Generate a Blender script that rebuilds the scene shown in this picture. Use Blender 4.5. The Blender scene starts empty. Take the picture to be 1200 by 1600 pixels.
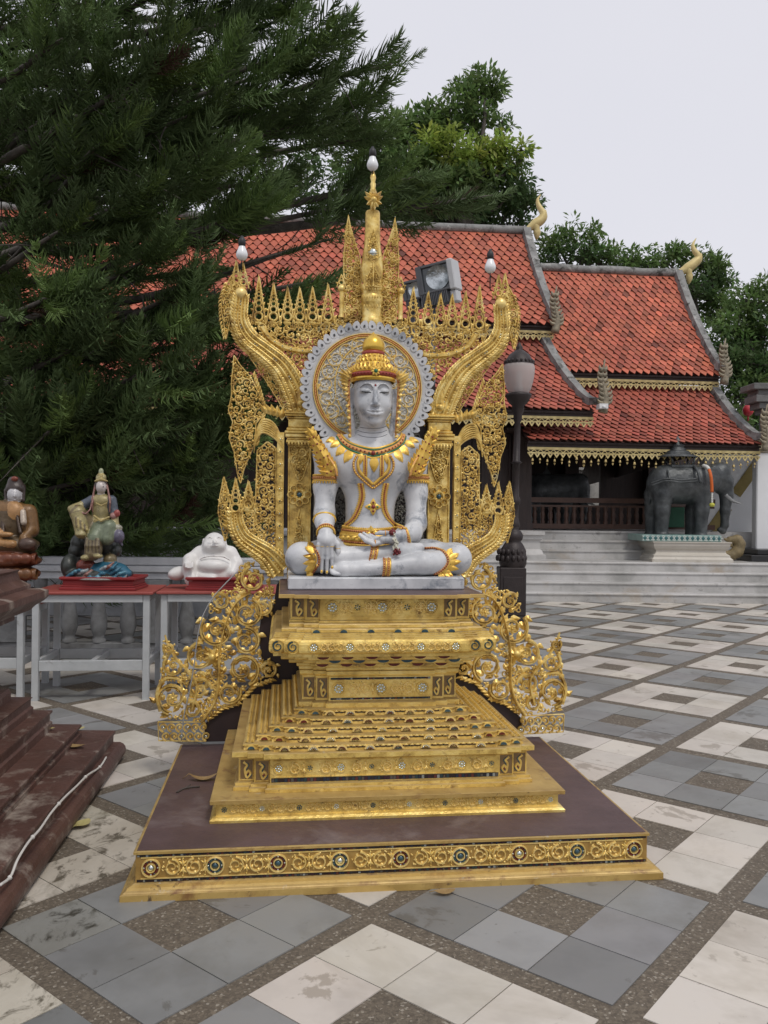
import bpy, math, random
import numpy as np
from mathutils import Vector, Matrix
from mathutils.bvhtree import BVHTree

random.seed(7)
rng = np.random.default_rng(7)
scene = bpy.context.scene
COL = scene.collection
PI = math.pi

# ------------------------------------------------------------------ camera
CAM_H, CAM_F, CAM_ROLL = 1.5, 1303.0, 0.0105
cam_data = bpy.data.cameras.new('camera')
cam = bpy.data.objects.new('camera', cam_data)
COL.objects.link(cam)
cam.location = (0, 0, CAM_H)
cam.rotation_euler = (Matrix.Rotation(math.radians(90), 4, 'X') @ Matrix.Rotation(CAM_ROLL, 4, 'Z')).to_euler()
cam_data.sensor_fit = 'VERTICAL'
cam_data.sensor_height = 36.0
cam_data.sensor_width = 27.0
cam_data.lens = CAM_F / 1600.0 * 36.0
cam_data.clip_end = 500
scene.camera = cam

# ------------------------------------------------------------------ sky, sun, exposure
SUN_EL, SUN_AZ = math.radians(58), math.radians(150)      # high, behind and to the right of the camera, veiled by cloud
world = bpy.data.worlds.new('World')
scene.world = world
world.use_nodes = True
wn, wl = world.node_tree.nodes, world.node_tree.links
bg = wn['Background']
sky = wn.new('ShaderNodeTexSky')
sky.sky_type = 'NISHITA'
sky.sun_disc = False
sky.sun_elevation = SUN_EL
sky.sun_rotation = SUN_AZ
sky.dust_density = 4.0
hs = wn.new('ShaderNodeHueSaturation')
hs.inputs['Saturation'].default_value = 0.18
wl.new(sky.outputs[0], hs.inputs['Color'])
cloud = wn.new('ShaderNodeRGB')
cloud.outputs[0].default_value = (7.7, 7.8, 8.7, 1)      # the overcast deck, a little brighter where it thins
ctc = wn.new('ShaderNodeTexCoord'); cno = wn.new('ShaderNodeTexNoise'); cno.inputs['Scale'].default_value = 2.2; cno.inputs['Detail'].default_value = 6
wl.new(ctc.outputs['Generated'], cno.inputs['Vector'])
thin = wn.new('ShaderNodeMix'); thin.data_type = 'RGBA'; thin.inputs[7].default_value = (8.8, 8.75, 9.35, 1)
wl.new(cno.outputs['Fac'], thin.inputs[0]); wl.new(cloud.outputs[0], thin.inputs[6])
wm = wn.new('ShaderNodeMix')
wm.data_type = 'RGBA'
wm.inputs[0].default_value = 0.86
wl.new(hs.outputs[0], wm.inputs[6])
wl.new(thin.outputs[2], wm.inputs[7])
wl.new(wm.outputs[2], bg.inputs['Color'])
bg.inputs['Strength'].default_value = 0.1
sun_data = bpy.data.lights.new('sun', 'SUN')
sun_data.energy = 1.25
sun_data.angle = math.radians(11)
sun_data.color = (1.0, 0.95, 0.87)
sun = bpy.data.objects.new('sun', sun_data)
COL.objects.link(sun)
_sd = Vector((math.sin(SUN_AZ) * math.cos(SUN_EL), math.cos(SUN_AZ) * math.cos(SUN_EL), math.sin(SUN_EL)))
sun.rotation_euler = _sd.to_track_quat('Z', 'Y').to_euler()
scene.view_settings.view_transform = 'Standard'
scene.view_settings.look = 'None'
scene.view_settings.exposure = 0.0
scene.view_settings.gamma = 1.0
scene.cycles.max_bounces = 6
scene.cycles.diffuse_bounces = 3
scene.cycles.transparent_max_bounces = 6

# ------------------------------------------------------------------ measuring helpers (photo pixel -> real place at a real depth)
_c, _s = math.cos(CAM_ROLL), math.sin(CAM_ROLL)
def ray(px, py):
    x, y = px - 600.0, py - 800.0
    x, y = x * _c + y * _s, -x * _s + y * _c
    return x / CAM_F, -y / CAM_F
def atY(px, py, Y):
    a, b = ray(px, py)
    return np.array([a * Y, Y, CAM_H + b * Y])
def atZ(px, py, z=0.0):
    a, b = ray(px, py)
    Y = (z - CAM_H) / b
    return np.array([a * Y, Y, z])

# throne frame: origin at the front left corner of the plinth, x along its front, y to the back
T_O = atZ(195, 1412)
_fr = atZ(1030, 1375)
T_X = (_fr - T_O) / np.linalg.norm(_fr - T_O)
T_YAW = math.atan2(T_X[1], T_X[0])
T_Y = np.array([-T_X[1], T_X[0], 0.0])
def onT(px, py, dep):
    a, b = ray(px, py)
    r = np.array([a, 1.0, b]); C = np.array([0, 0, CAM_H])
    t = ((T_O + T_Y * dep - C) @ T_Y) / (r @ T_Y)
    q = C + r * t - T_O
    return np.array([q @ T_X, q @ T_Y, q[2]])
def t2w(l):
    return T_O + l[0] * T_X + l[1] * T_Y + np.array([0, 0, l[2]])

# ------------------------------------------------------------------ mesh builder
class MB:
    def __init__(s):
        s.v = []; s.n = 0; s.f = []
    def add(s, v, f, mat=0, col=None, smooth=None):
        v = np.asarray(v, dtype=np.float64).reshape(-1, 3)
        if isinstance(f, np.ndarray):
            s.f.append((f + s.n, mat, col, smooth))
        else:
            by = {}
            for q in f: by.setdefault(len(q), []).append(q)
            for k, qs in by.items():
                s.f.append((np.array(qs, dtype=np.int64) + s.n, mat, col, smooth))
        s.v.append(v); s.n += len(v)
        return s
    def build(s, name, mats, parent=None, smooth=False, xf=None):
        if s.n == 0: return None
        V = np.concatenate(s.v)
        if xf is not None: V = xf(V)
        sizes = np.concatenate([np.full(len(f), f.shape[1]) for f, *_ in s.f])
        loops = np.concatenate([f.ravel() for f, *_ in s.f])
        me = bpy.data.meshes.new(name)
        me.vertices.add(len(V)); me.vertices.foreach_set('co', V.astype(np.float32).ravel())
        me.loops.add(len(loops)); me.loops.foreach_set('vertex_index', loops.astype(np.int32))
        me.polygons.add(len(sizes))
        st = np.zeros(len(sizes), dtype=np.int32); st[1:] = np.cumsum(sizes)[:-1]
        me.polygons.foreach_set('loop_start', st)
        mi = np.concatenate([np.full(len(f), m) for f, m, *_ in s.f]).astype(np.int32)
        me.polygons.foreach_set('material_index', mi)
        sm = np.concatenate([np.full(len(f), smooth if q is None else q) for f, _, _, q in s.f])
        me.polygons.foreach_set('use_smooth', sm.astype(bool))
        if any(c is not None for _, _, c, _ in s.f):
            at = me.attributes.new('Col', 'FLOAT_COLOR', 'FACE')
            cs = []
            for f, _, c, _ in s.f:
                if c is None: c = (1, 1, 1)
                c = np.asarray(c, dtype=np.float32)
                if c.ndim == 1: c = np.tile(c[:3], (len(f), 1))
                cs.append(np.concatenate([c[:, :3], np.ones((len(f), 1), np.float32)], 1))
            at.data.foreach_set('color', np.concatenate(cs).astype(np.float32).ravel())
        me.update(calc_edges=True)
        if not isinstance(mats, (list, tuple)): mats = [mats]
        for m in mats: me.materials.append(m)
        o = bpy.data.objects.new(name, me)
        COL.objects.link(o)
        if parent is not None: o.parent = parent
        return o

def tag(o, label=None, cat=None, group=None, kind=None):
    if label: o['label'] = label
    if cat: o['category'] = cat
    if group: o['group'] = group
    if kind: o['kind'] = kind
    return o
def thing(name, label, cat, loc=(0, 0, 0), rz=0.0, group=None):
    o = bpy.data.objects.new(name, None)
    o.empty_display_size = 0.1
    COL.objects.link(o)
    o.location = [float(q) for q in loc]; o.rotation_euler = (0, 0, rz)
    return tag(o, label, cat, group)
def copy_tree(o, parent=None):
    c = o.copy(); COL.objects.link(c); c.parent = parent
    for ch in list(o.children): copy_tree(ch, c)
    return c

# ------------------------------------------------------------------ shapes -> MB
BOXF = np.array([[0, 3, 2, 1], [4, 5, 6, 7], [0, 1, 5, 4], [1, 2, 6, 5], [2, 3, 7, 6], [3, 0, 4, 7]])
def box(mb, lo, hi, mat=0, col=None, R=None, o=None):
    x0, y0, z0 = lo; x1, y1, z1 = hi
    v = np.array([[x0, y0, z0], [x1, y0, z0], [x1, y1, z0], [x0, y1, z0], [x0, y0, z1], [x1, y0, z1], [x1, y1, z1], [x0, y1, z1]], float)
    if R is not None: v = v @ np.asarray(R).T
    if o is not None: v = v + np.asarray(o)
    mb.add(v, BOXF, mat, col)
def bbox(mb, lo, hi, b=0.006, mat=0, col=None):
    """box with chamfered edges"""
    lo = np.array(lo, float); hi = np.array(hi, float)
    b = min(b, 0.45 * (hi - lo).min())
    vs = []; idx = {}
    for sx in (0, 1):
        for sy in (0, 1):
            for sz in (0, 1):
                c = np.array([hi[k] if q else lo[k] for k, q in enumerate((sx, sy, sz))])
                d = np.array([-b if q else b for q in (sx, sy, sz)])
                for ax in range(3):
                    p = c + d; p[ax] = c[ax]
                    idx[(sx, sy, sz, ax)] = len(vs); vs.append(p)
    F = []
    def face(pts, out):
        P = [vs[i] for i in pts]
        nrm = np.cross(P[1] - P[0], P[2] - P[0])
        F.append(pts if nrm @ out > 0 else pts[::-1])
    cen = (lo + hi) / 2
    for ax in range(3):
        a, c = [k for k in range(3) if k != ax]
        for sgn in (0, 1):
            pts = []
            for (p, q) in ((0, 0), (1, 0), (1, 1), (0, 1)):
                key = [0, 0, 0]; key[ax] = sgn; key[a] = p; key[c] = q
                pts.append(idx[(*key, ax)])
            out = np.zeros(3); out[ax] = 1 if sgn else -1
            face(pts, out)
        for p in (0, 1):
            for q in (0, 1):
                k0 = [0, 0, 0]; k1 = [0, 0, 0]
                k0[a] = k1[a] = p; k0[c] = k1[c] = q; k0[ax] = 0; k1[ax] = 1
                pts = [idx[(*k0, a)], idx[(*k1, a)], idx[(*k1, c)], idx[(*k0, c)]]
                out = np.zeros(3); out[a] = 1 if p else -1; out[c] = 1 if q else -1
                face(pts, out)
    for sx in (0, 1):
        for sy in (0, 1):
            for sz in (0, 1):
                pts = [idx[(sx, sy, sz, k)] for k in range(3)]
                out = np.array([1 if q else -1 for q in (sx, sy, sz)], float)
                face(pts, out)
    mb.add(np.array(vs), F, mat, col)
def rot_z(a):
    c, s = math.cos(a), math.sin(a)
    return np.array([[c, -s, 0], [s, c, 0], [0, 0, 1]])
def lathe(mb, prof, o=(0, 0, 0), n=20, mat=0, col=None, smooth=None, sy=1.0, axis='z', a0=0.0):
    """prof: list of (r, z)"""
    prof = np.array(prof, float); m = len(prof)
    a = np.arange(n) * 2 * PI / n + a0
    r = prof[:, 0][:, None]; z = np.repeat(prof[:, 1][:, None], n, 1)
    v = np.stack([r * np.cos(a), r * np.sin(a) * sy, z], 2).reshape(-1, 3)
    if axis == 'y': v = v[:, [0, 2, 1]] * np.array([1, -1, 1])
    i = np.arange(m - 1)[:, None] * n; j = np.arange(n)[None]; k = (j + 1) % n
    f = np.stack([i + j, i + k, i + n + k, i + n + j], 2).reshape(-1, 4)
    v = v + np.asarray(o)
    mb.add(v, f, mat, col, smooth)
def frames(P):
    P = np.asarray(P, float)
    T = np.gradient(P, axis=0)
    T /= np.maximum(np.linalg.norm(T, axis=1)[:, None], 1e-9)
    return T
def tube(mb, P, r, n=8, mat=0, col=None, smooth=True, up=(0, 1, 0), flat=1.0, cap=True):
    """round tube along P; flat squashes it along 'up'"""
    P = np.asarray(P, float); m = len(P)
    r = np.broadcast_to(np.asarray(r, float), (m,))
    T = frames(P); up = np.asarray(up, float)
    A = np.cross(T, up)
    bad = np.linalg.norm(A, axis=1) < 1e-3
    A[bad] = np.cross(T[bad], np.array([0.31, 0.2, 0.9]))
    A /= np.linalg.norm(A, axis=1)[:, None]
    B = np.cross(A, T)
    a = np.arange(n) * 2 * PI / n
    v = P[:, None] + r[:, None, None] * (np.cos(a)[None, :, None] * A[:, None] + flat * np.sin(a)[None, :, None] * B[:, None])
    v = v.reshape(-1, 3)
    i = np.arange(m - 1)[:, None] * n; j = np.arange(n)[None]; k = (j + 1) % n
    f = np.stack([i + j, i + k, i + n + k, i + n + j], 2).reshape(-1, 4)
    fs = [tuple(q) for q in f] if cap else f
    if cap:
        fs.append(tuple(range(n))[::-1]); fs.append(tuple(range((m - 1) * n, m * n)))
    mb.add(v, fs, mat, col, smooth)
def smooth_path(pts, n=24):
    """Catmull-Rom through pts"""
    p = np.asarray(pts, float)
    p = np.vstack([2 * p[0] - p[1], p, 2 * p[-1] - p[-2]])
    seg = len(p) - 3
    out = []
    for u in np.linspace(0, seg - 1e-6, n):
        k = int(u); t = u - k
        a, b, c, d = p[k:k + 4]
        out.append(0.5 * (2 * b + (c - a) * t + (2 * a - 5 * b + 4 * c - d) * t * t + (3 * b - 3 * c + d - a) * t ** 3))
    return np.array(out)
def prism(mb, poly, y0, y1, mat=0, col=None, axis='y'):
    """extrude a 2-D outline (x, z) between two depths"""
    p = np.asarray(poly, float)
    area = 0.5 * np.sum(p[:, 0] * np.roll(p[:, 1], -1) - np.roll(p[:, 0], -1) * p[:, 1])
    if area < 0: p = p[::-1]
    m = len(p)
    a = np.stack([p[:, 0], np.full(m, y0), p[:, 1]], 1); b = np.stack([p[:, 0], np.full(m, y1), p[:, 1]], 1)
    if axis == 'z':
        a = np.stack([p[:, 0], p[:, 1], np.full(m, y1)], 1); b = np.stack([p[:, 0], p[:, 1], np.full(m, y0)], 1)
    F = [tuple(range(m)), tuple(range(2 * m - 1, m - 1, -1))]
    for k in range(m):
        q = (k + 1) % m
        F.append((k, m + k, m + q, q))
    mb.add(np.vstack([a, b]), F, mat, col)
_ICO = None
def ball(mb, c, r, mat=0, col=None, n=10, smooth=True):
    r = np.broadcast_to(np.asarray(r, float), (3,))
    k = max(4, n // 2)
    th = np.linspace(0, PI, k + 1)
    prof = np.stack([np.maximum(np.sin(th), 1e-4), -np.cos(th)], 1)
    a = np.arange(n) * 2 * PI / n
    v = np.stack([prof[:, 0][:, None] * np.cos(a), prof[:, 0][:, None] * np.sin(a), np.repeat(prof[:, 1][:, None], n, 1)], 2).reshape(-1, 3)
    i = np.arange(k)[:, None] * n; j = np.arange(n)[None]; q = (j + 1) % n
    f = np.stack([i + j, i + q, i + n + q, i + n + j], 2).reshape(-1, 4)
    mb.add(v * r + np.asarray(c), f, mat, col, smooth)

# ------------------------------------------------------------------ materials
MAT = {}
def _ramp(nt, fac, stops):
    r = nt.nodes.new('ShaderNodeValToRGB')
    e = r.color_ramp.elements
    while len(e) < len(stops): e.new(0.5)
    for k, (p, c) in enumerate(stops):
        e[k].position = p; e[k].color = (*c, 1)
    nt.links.new(fac, r.inputs[0])
    return r.outputs[0]
def _noise(nt, vec, scale, detail=4, rough=0.6, dist=0.0):
    t = nt.nodes.new('ShaderNodeTexNoise')
    t.inputs['Scale'].default_value = scale; t.inputs['Detail'].default_value = detail
    t.inputs['Roughness'].default_value = rough; t.inputs['Distortion'].default_value = dist
    nt.links.new(vec, t.inputs['Vector'])
    return t.outputs['Fac']
def _mix(nt, fac, a, b, mode='MIX'):
    m = nt.nodes.new('ShaderNodeMix'); m.data_type = 'RGBA'; m.blend_type = mode
    if isinstance(fac, (int, float)): m.inputs[0].default_value = fac
    else: nt.links.new(fac, m.inputs[0])
    for sock, q in ((m.inputs[6], a), (m.inputs[7], b)):
        if isinstance(q, tuple): sock.default_value = (*q, 1)
        else: nt.links.new(q, sock)
    return m.outputs[2]
def _thr(nt, fac, a, b):
    m = nt.nodes.new('ShaderNodeMapRange')
    m.inputs[1].default_value = a; m.inputs[2].default_value = b
    nt.links.new(fac, m.inputs[0])
    return m.outputs[0]
def pbr(name, stops, scale=6.0, rough=0.6, metal=0.0, bump=0.0, bscale=None, spots=None, attr=False, detail=5, coat=0.0, rvar=0.0, spec=None, stretch=None, dist=0.0, bdist=0.02, trans=0.0):
    """stops: colours spread over a noise; spots: (colour, scale, lo, hi) wear with a shape of its own; attr: tint per face"""
    m = bpy.data.materials.new(name); m.use_nodes = True
    nt = m.node_tree; b = nt.nodes['Principled BSDF']
    tc = nt.nodes.new('ShaderNodeTexCoord'); vec = tc.outputs['Object']
    if stretch:
        mp = nt.nodes.new('ShaderNodeMapping'); mp.inputs['Scale'].default_value = stretch
        nt.links.new(vec, mp.inputs['Vector']); vec = mp.outputs[0]
    if len(stops) == 1: stops = [stops[0], stops[0]]
    n1 = _noise(nt, vec, scale, detail, 0.62, dist)
    k = len(stops)
    c = _ramp(nt, n1, [(0.32 + 0.36 * i / (k - 1), stops[i]) for i in range(k)])
    for sp in (spots or []):
        f = _thr(nt, _noise(nt, vec, sp[1], 6, 0.68, 0.4), sp[2], sp[3])
        c = _mix(nt, f, c, sp[0])
    if attr:
        a = nt.nodes.new('ShaderNodeAttribute'); a.attribute_name = 'Col'
        c = _mix(nt, 1.0, c, a.outputs['Color'], 'MULTIPLY')
    nt.links.new(c, b.inputs['Base Color'])
    b.inputs['Roughness'].default_value = rough
    if rvar:
        rr = nt.nodes.new('ShaderNodeMapRange')
        rr.inputs[1].default_value = 0.3; rr.inputs[2].default_value = 0.7
        rr.inputs[3].default_value = rough - rvar; rr.inputs[4].default_value = rough + rvar
        nt.links.new(_noise(nt, vec, scale * 1.7, 4), rr.inputs[0]); nt.links.new(rr.outputs[0], b.inputs['Roughness'])
    b.inputs['Metallic'].default_value = metal
    if spec is not None: b.inputs['Specular IOR Level'].default_value = spec
    if coat: b.inputs['Coat Weight'].default_value = coat
    if trans:
        b.inputs['Transmission Weight'].default_value = trans
    if bump:
        bp = nt.nodes.new('ShaderNodeBump'); bp.inputs['Strength'].default_value = bump; bp.inputs['Distance'].default_value = bdist
        nt.links.new(_noise(nt, vec, bscale or scale * 3, 5, 0.6), bp.inputs['Height'])
        nt.links.new(bp.outputs[0], b.inputs['Normal'])
    MAT[name] = m
    return m
GOLD = pbr('gold_leaf', [(0.47, 0.30, 0.07), (0.80, 0.575, 0.16), (0.93, 0.73, 0.27)], 9, 0.36, 0.40, 0.5, 60, spots=[((0.26, 0.15, 0.05), 12, 0.575, 0.70), ((0.09, 0.045, 0.03), 30, 0.66, 0.72)], rvar=0.10, bdist=0.006)
GOLDB = pbr('gold_bright', [(0.82, 0.60, 0.19), (0.94, 0.73, 0.30)], 14, 0.33, 0.4, 0.15, 80, bdist=0.004)
GOLDF = pbr('gold_fretwork', [(0.34, 0.20, 0.05), (0.76, 0.53, 0.145), (0.95, 0.76, 0.31)], 16, 0.34, 0.42, 0.3, 70, spots=[((0.40, 0.37, 0.24), 5, 0.64, 0.74), ((0.17, 0.09, 0.04), 22, 0.62, 0.72)], bdist=0.006)
GOLDW = pbr('gold_paint_worn', [(0.46, 0.30, 0.09), (0.66, 0.46, 0.155)], 5, 0.42, 0.35, 0.25, 50, spots=[((0.14, 0.09, 0.05), 18, 0.62, 0.70), ((0.30, 0.16, 0.06), 7, 0.55, 0.72), ((0.55, 0.50, 0.40), 26, 0.68, 0.73)], bdist=0.006)
GOLDTRIM = pbr('yellow_gilt_trim', [(0.56, 0.44, 0.18), (0.70, 0.58, 0.28)], 6, 0.5, 0.15)
MAROON = pbr('maroon_board', [(0.075, 0.047, 0.047), (0.11, 0.07, 0.07)], 4, 0.5, 0, 0.15, 30, spots=[((0.20, 0.16, 0.155), 2.3, 0.56, 0.78), ((0.5, 0.47, 0.45), 30, 0.755, 0.775)], rvar=0.1)
GOLDS = pbr('shaded_gold_ground', [(0.30, 0.175, 0.045), (0.48, 0.31, 0.09)], 12, 0.5, 0.3, 0.3, 70, bdist=.004)  # plinth face behind the brighter relief: recess shade put into the colour
DUSTG = pbr('dusty_gold', [(0.36, 0.24, 0.085), (0.54, 0.385, 0.145)], 6, 0.5, 0.25, 0.3, 60, spots=[((0.22, 0.12, 0.06), 9, 0.55, 0.70), ((0.50, 0.44, 0.33), 14, 0.63, 0.74)], rvar=.08, bdist=.004)
DARKBOARD = pbr('dark_back_board', [(0.020, 0.012, 0.013), (0.035, 0.02, 0.02)], 5, 0.55)

def translucent(m, f):
    nt = m.node_tree; out = nt.nodes['Material Output']; b = nt.nodes['Principled BSDF']
    t = nt.nodes.new('ShaderNodeBsdfTranslucent'); mx = nt.nodes.new('ShaderNodeMixShader'); mx.inputs[0].default_value = f
    l = b.inputs['Base Color'].links[0].from_socket
    nt.links.new(l, t.inputs['Color']); nt.links.new(b.outputs[0], mx.inputs[1]); nt.links.new(t.outputs[0], mx.inputs[2]); nt.links.new(mx.outputs[0], out.inputs['Surface'])
def proj(P):
    x, y = CAM_F * P[0] / P[1], -CAM_F * (P[2] - CAM_H) / P[1]
    return 600 + x * _c - y * _s, 800 + x * _s + y * _c
def pebbles(m, scale, pal):
    """exposed-stone speckle: a random stone colour per Voronoi cell"""
    nt = m.node_tree; b = nt.nodes['Principled BSDF']
    tc = nt.nodes.new('ShaderNodeTexCoord')
    v = nt.nodes.new('ShaderNodeTexVoronoi'); v.inputs['Scale'].default_value = scale
    nt.links.new(tc.outputs['Object'], v.inputs['Vector'])
    sp = nt.nodes.new('ShaderNodeSeparateColor'); nt.links.new(v.outputs['Color'], sp.inputs[0])
    c = _ramp(nt, sp.outputs[0], pal)
    old = b.inputs['Base Color'].links[0].from_socket
    nt.links.new(_mix(nt, .5, old, c), b.inputs['Base Color'])
# ================================================================== SETTING MATERIALS
AGG = pbr('aggregate', [(0.075, 0.06, 0.043), (0.14, 0.115, 0.085)], 40, 0.75, 0, 0.5, 170, spots=[((0.32, 0.29, 0.24), 150, 0.66, 0.74), ((0.03, 0.026, 0.02), 3, 0.56, 0.8)], bdist=0.004)
pebbles(AGG, 125, [(0.0, (0.075, 0.06, 0.045)), (0.45, (0.125, 0.10, 0.075)), (0.78, (0.18, 0.15, 0.11)), (0.93, (0.24, 0.20, 0.15)), (0.97, (0.45, 0.41, 0.34))])
TILE = pbr('floor_tile', [(0.80, 0.80, 0.80), (1, 1, 1), (1.0, 0.99, 0.97)], 1.7, 0.42, 0, 0.08, 20, attr=True, rvar=0.12,
           spots=[((0.72, 0.70, 0.66), 1.1, 0.52, 0.70), ((0.45, 0.42, 0.37), 7, 0.64, 0.76), ((0.66, 0.64, 0.61), 2.6, 0.60, 0.63), ((0.40, 0.38, 0.35), 16, 0.69, 0.75)], spec=0.45, bdist=0.003)
MARBLE = pbr('terrace_marble', [(0.33, 0.325, 0.31), (0.47, 0.46, 0.445), (0.54, 0.53, 0.52)], 1.6, 0.4, 0, 0.05, 30, spots=[((0.36, 0.29, 0.21), 1.3, 0.56, 0.78), ((0.20, 0.19, 0.18), 5, 0.60, 0.74), ((0.25, 0.235, 0.215), 14, 0.62, 0.72)], rvar=0.1)
ROOFT = pbr('roof_tile', [(0.80, 0.78, 0.78), (1, 1, 1), (1.05, 1.12, 1.1)], 0.9, 0.62, 0, 0.2, 40, attr=True, spots=[((0.13, 0.075, 0.06), 1.1, 0.60, 0.80)])
ROOFB = pbr('roof_underlay', [(0.05, 0.022, 0.016)], 5, 0.9)
MORTAR = pbr('weathered_mortar', [(0.16, 0.16, 0.155), (0.30, 0.30, 0.29)], 4, 0.85, 0, 0.6, 20, spots=[((0.06, 0.06, 0.055), 5, 0.52, 0.64), ((0.48, 0.48, 0.46), 3, 0.58, 0.70)])
DWOOD = pbr('dark_wood', [(0.026, 0.015, 0.012), (0.048, 0.027, 0.022)], 3, 0.5, 0, 0.2, 20, stretch=(6, 6, 0.7), rvar=0.1)
RWOOD = pbr('rail_wood', [(0.06, 0.028, 0.018), (0.10, 0.048, 0.03)], 3, 0.5, 0, 0.2, 20)
WHITEWALL = pbr('white_render', [(0.70, 0.71, 0.72), (0.80, 0.81, 0.82)], 1.2, 0.8, 0, 0.05, 30)
STONE = pbr('pale_stone', [(0.36, 0.35, 0.33), (0.5, 0.49, 0.46)], 3, 0.75, 0, 0.3, 30, spots=[((0.16, 0.155, 0.14), 4, 0.55, 0.72)])
BALU = pbr('grimy_balustrade', [(0.10, 0.10, 0.10), (0.22, 0.225, 0.23)], 4, 0.7, 0, 0.3, 25, spots=[((0.09, 0.09, 0.085), 3, 0.5, 0.7)])
BALT = pbr('balustrade_cap', [(0.36, 0.37, 0.39), (0.52, 0.53, 0.55)], 3, 0.6, 0, 0.2, 25, spots=[((0.3, 0.3, 0.3), 5, 0.6, 0.75)])
BARK = pbr('bark', [(0.05, 0.042, 0.036), (0.115, 0.10, 0.09)], 8, 0.9, 0, 0.6, 30, stretch=(1, 1, 0.4))
NEEDLE = pbr('pine_needles', [(1, 1, 1)], 3, 0.6, 0, attr=True, spec=0.25); translucent(NEEDLE, .3)
LEAF = pbr('broad_leaves', [(0.9, 0.9, 0.9), (1, 1, 1)], 2, 0.55, 0, attr=True, spec=0.35); translucent(LEAF, .4)

# ================================================================== COURTYARD FLOOR
S = 0.9783                                             # paving module: nine tiles round an aggregate square, aggregate bands between
GA = 0.882
GV = np.array([math.cos(GA), math.sin(GA)]); GI = np.array([-math.sin(GA), math.cos(GA)])
G0 = np.array([0.4791, 1.6501]) * CAM_H
def grid(i, v): return G0 + S * (v * GV + i * GI)
mb = MB()
g = 160.0
mb.add([[-g, -g, 0], [g, -g, 0], [g, g, 0], [-g, g, 0]], [(0, 1, 2, 3)])
tag(mb.build('ground', AGG), kind='structure')
mb = MB()
band = 0.0945; t3 = (1 - band) / 3
WHT = np.array([0.555, 0.515, 0.46]); GRY = np.array([0.235, 0.238, 0.234])
r2 = np.random.default_rng(3)
for i in range(-14, 16):
    for v in range(-12, 22):
        c = grid(i + .5, v + .5)
        if not (-7 < c[0] < 10.5 and 0.2 < c[1] < 14.6): continue
        for a in range(3):
            for b in range(3):
                if a == 1 and b == 1: continue
                white = (i + v) % 2 != 0
                if (i, v, a, b) in ((0, -1, 2, 0), (0, -1, 1, 0), (1, -2, 0, 2), (1, -2, 0, 1)): white = False
                base = WHT if white else GRY
                k = 1 + r2.normal(0, .05 if white else .10)
                col = base * k * (1 + r2.normal(0, .007, 3))
                gp = 0.0045
                i0 = i + band / 2 + a * t3 + gp / 2; i1 = i + band / 2 + (a + 1) * t3 - gp / 2
                v0 = v + band / 2 + b * t3 + gp / 2; v1 = v + band / 2 + (b + 1) * t3 - gp / 2
                z = 0.004 + r2.uniform(0, .0012)
                mid_ = grid((i0 + i1) / 2, (v0 + v1) / 2)
                mi_ = 1 if (-1.75 < mid_[0] < -.75 and 2.7 < mid_[1] < 4.15 and white) or (mid_[0] < -1.1 and 2.5 < mid_[1] < 3.3) else 0
                P = [(*grid(i0, v0), z), (*grid(i0, v1), z), (*grid(i1, v1), z), (*grid(i1, v0), z)]
                Q = [(p[0], p[1], 0.0005) for p in P]
                mb.add(np.array(P + Q), [(3, 2, 1, 0)[::-1], (0, 1, 5, 4)[::-1], (1, 2, 6, 5)[::-1], (2, 3, 7, 6)[::-1], (3, 0, 4, 7)[::-1]], mi_, col)
TILEM = pbr('mouldy_tile', [(0.72, 0.70, 0.64), (1, 1, 0.96)], 2.5, 0.5, 0, 0.1, 20, attr=True, spots=[((0.20, 0.185, 0.15), 9, 0.52, 0.62), ((0.30, 0.28, 0.22), 2.5, 0.55, 0.70)], stretch=(1.3, .8, 1))
tag(mb.build('courtyard_paving', [TILE, TILEM]), kind='structure')

# ================================================================== TEMPLE
TA = math.radians(6.2)
TE = np.array([math.cos(TA), math.sin(TA), 0.0]); TD = np.array([-math.sin(TA), math.cos(TA), 0.0])
TR = rot_z(TA)
temple = thing('temple_hall', 'long dark wood temple hall under tiered red tiled roofs with gilt eaves', 'temple', (3.0, 16.0, 0))
T_loc = np.array([3.0, 16.0, 0.0])
def tl(p): return np.asarray(p, float) - T_loc         # world -> temple parent space
def tem(u, w, z): return u * TE + w * TD + np.array([0, 0, z])      # u along the front, w back; parent space, origin (3,16)

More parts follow.
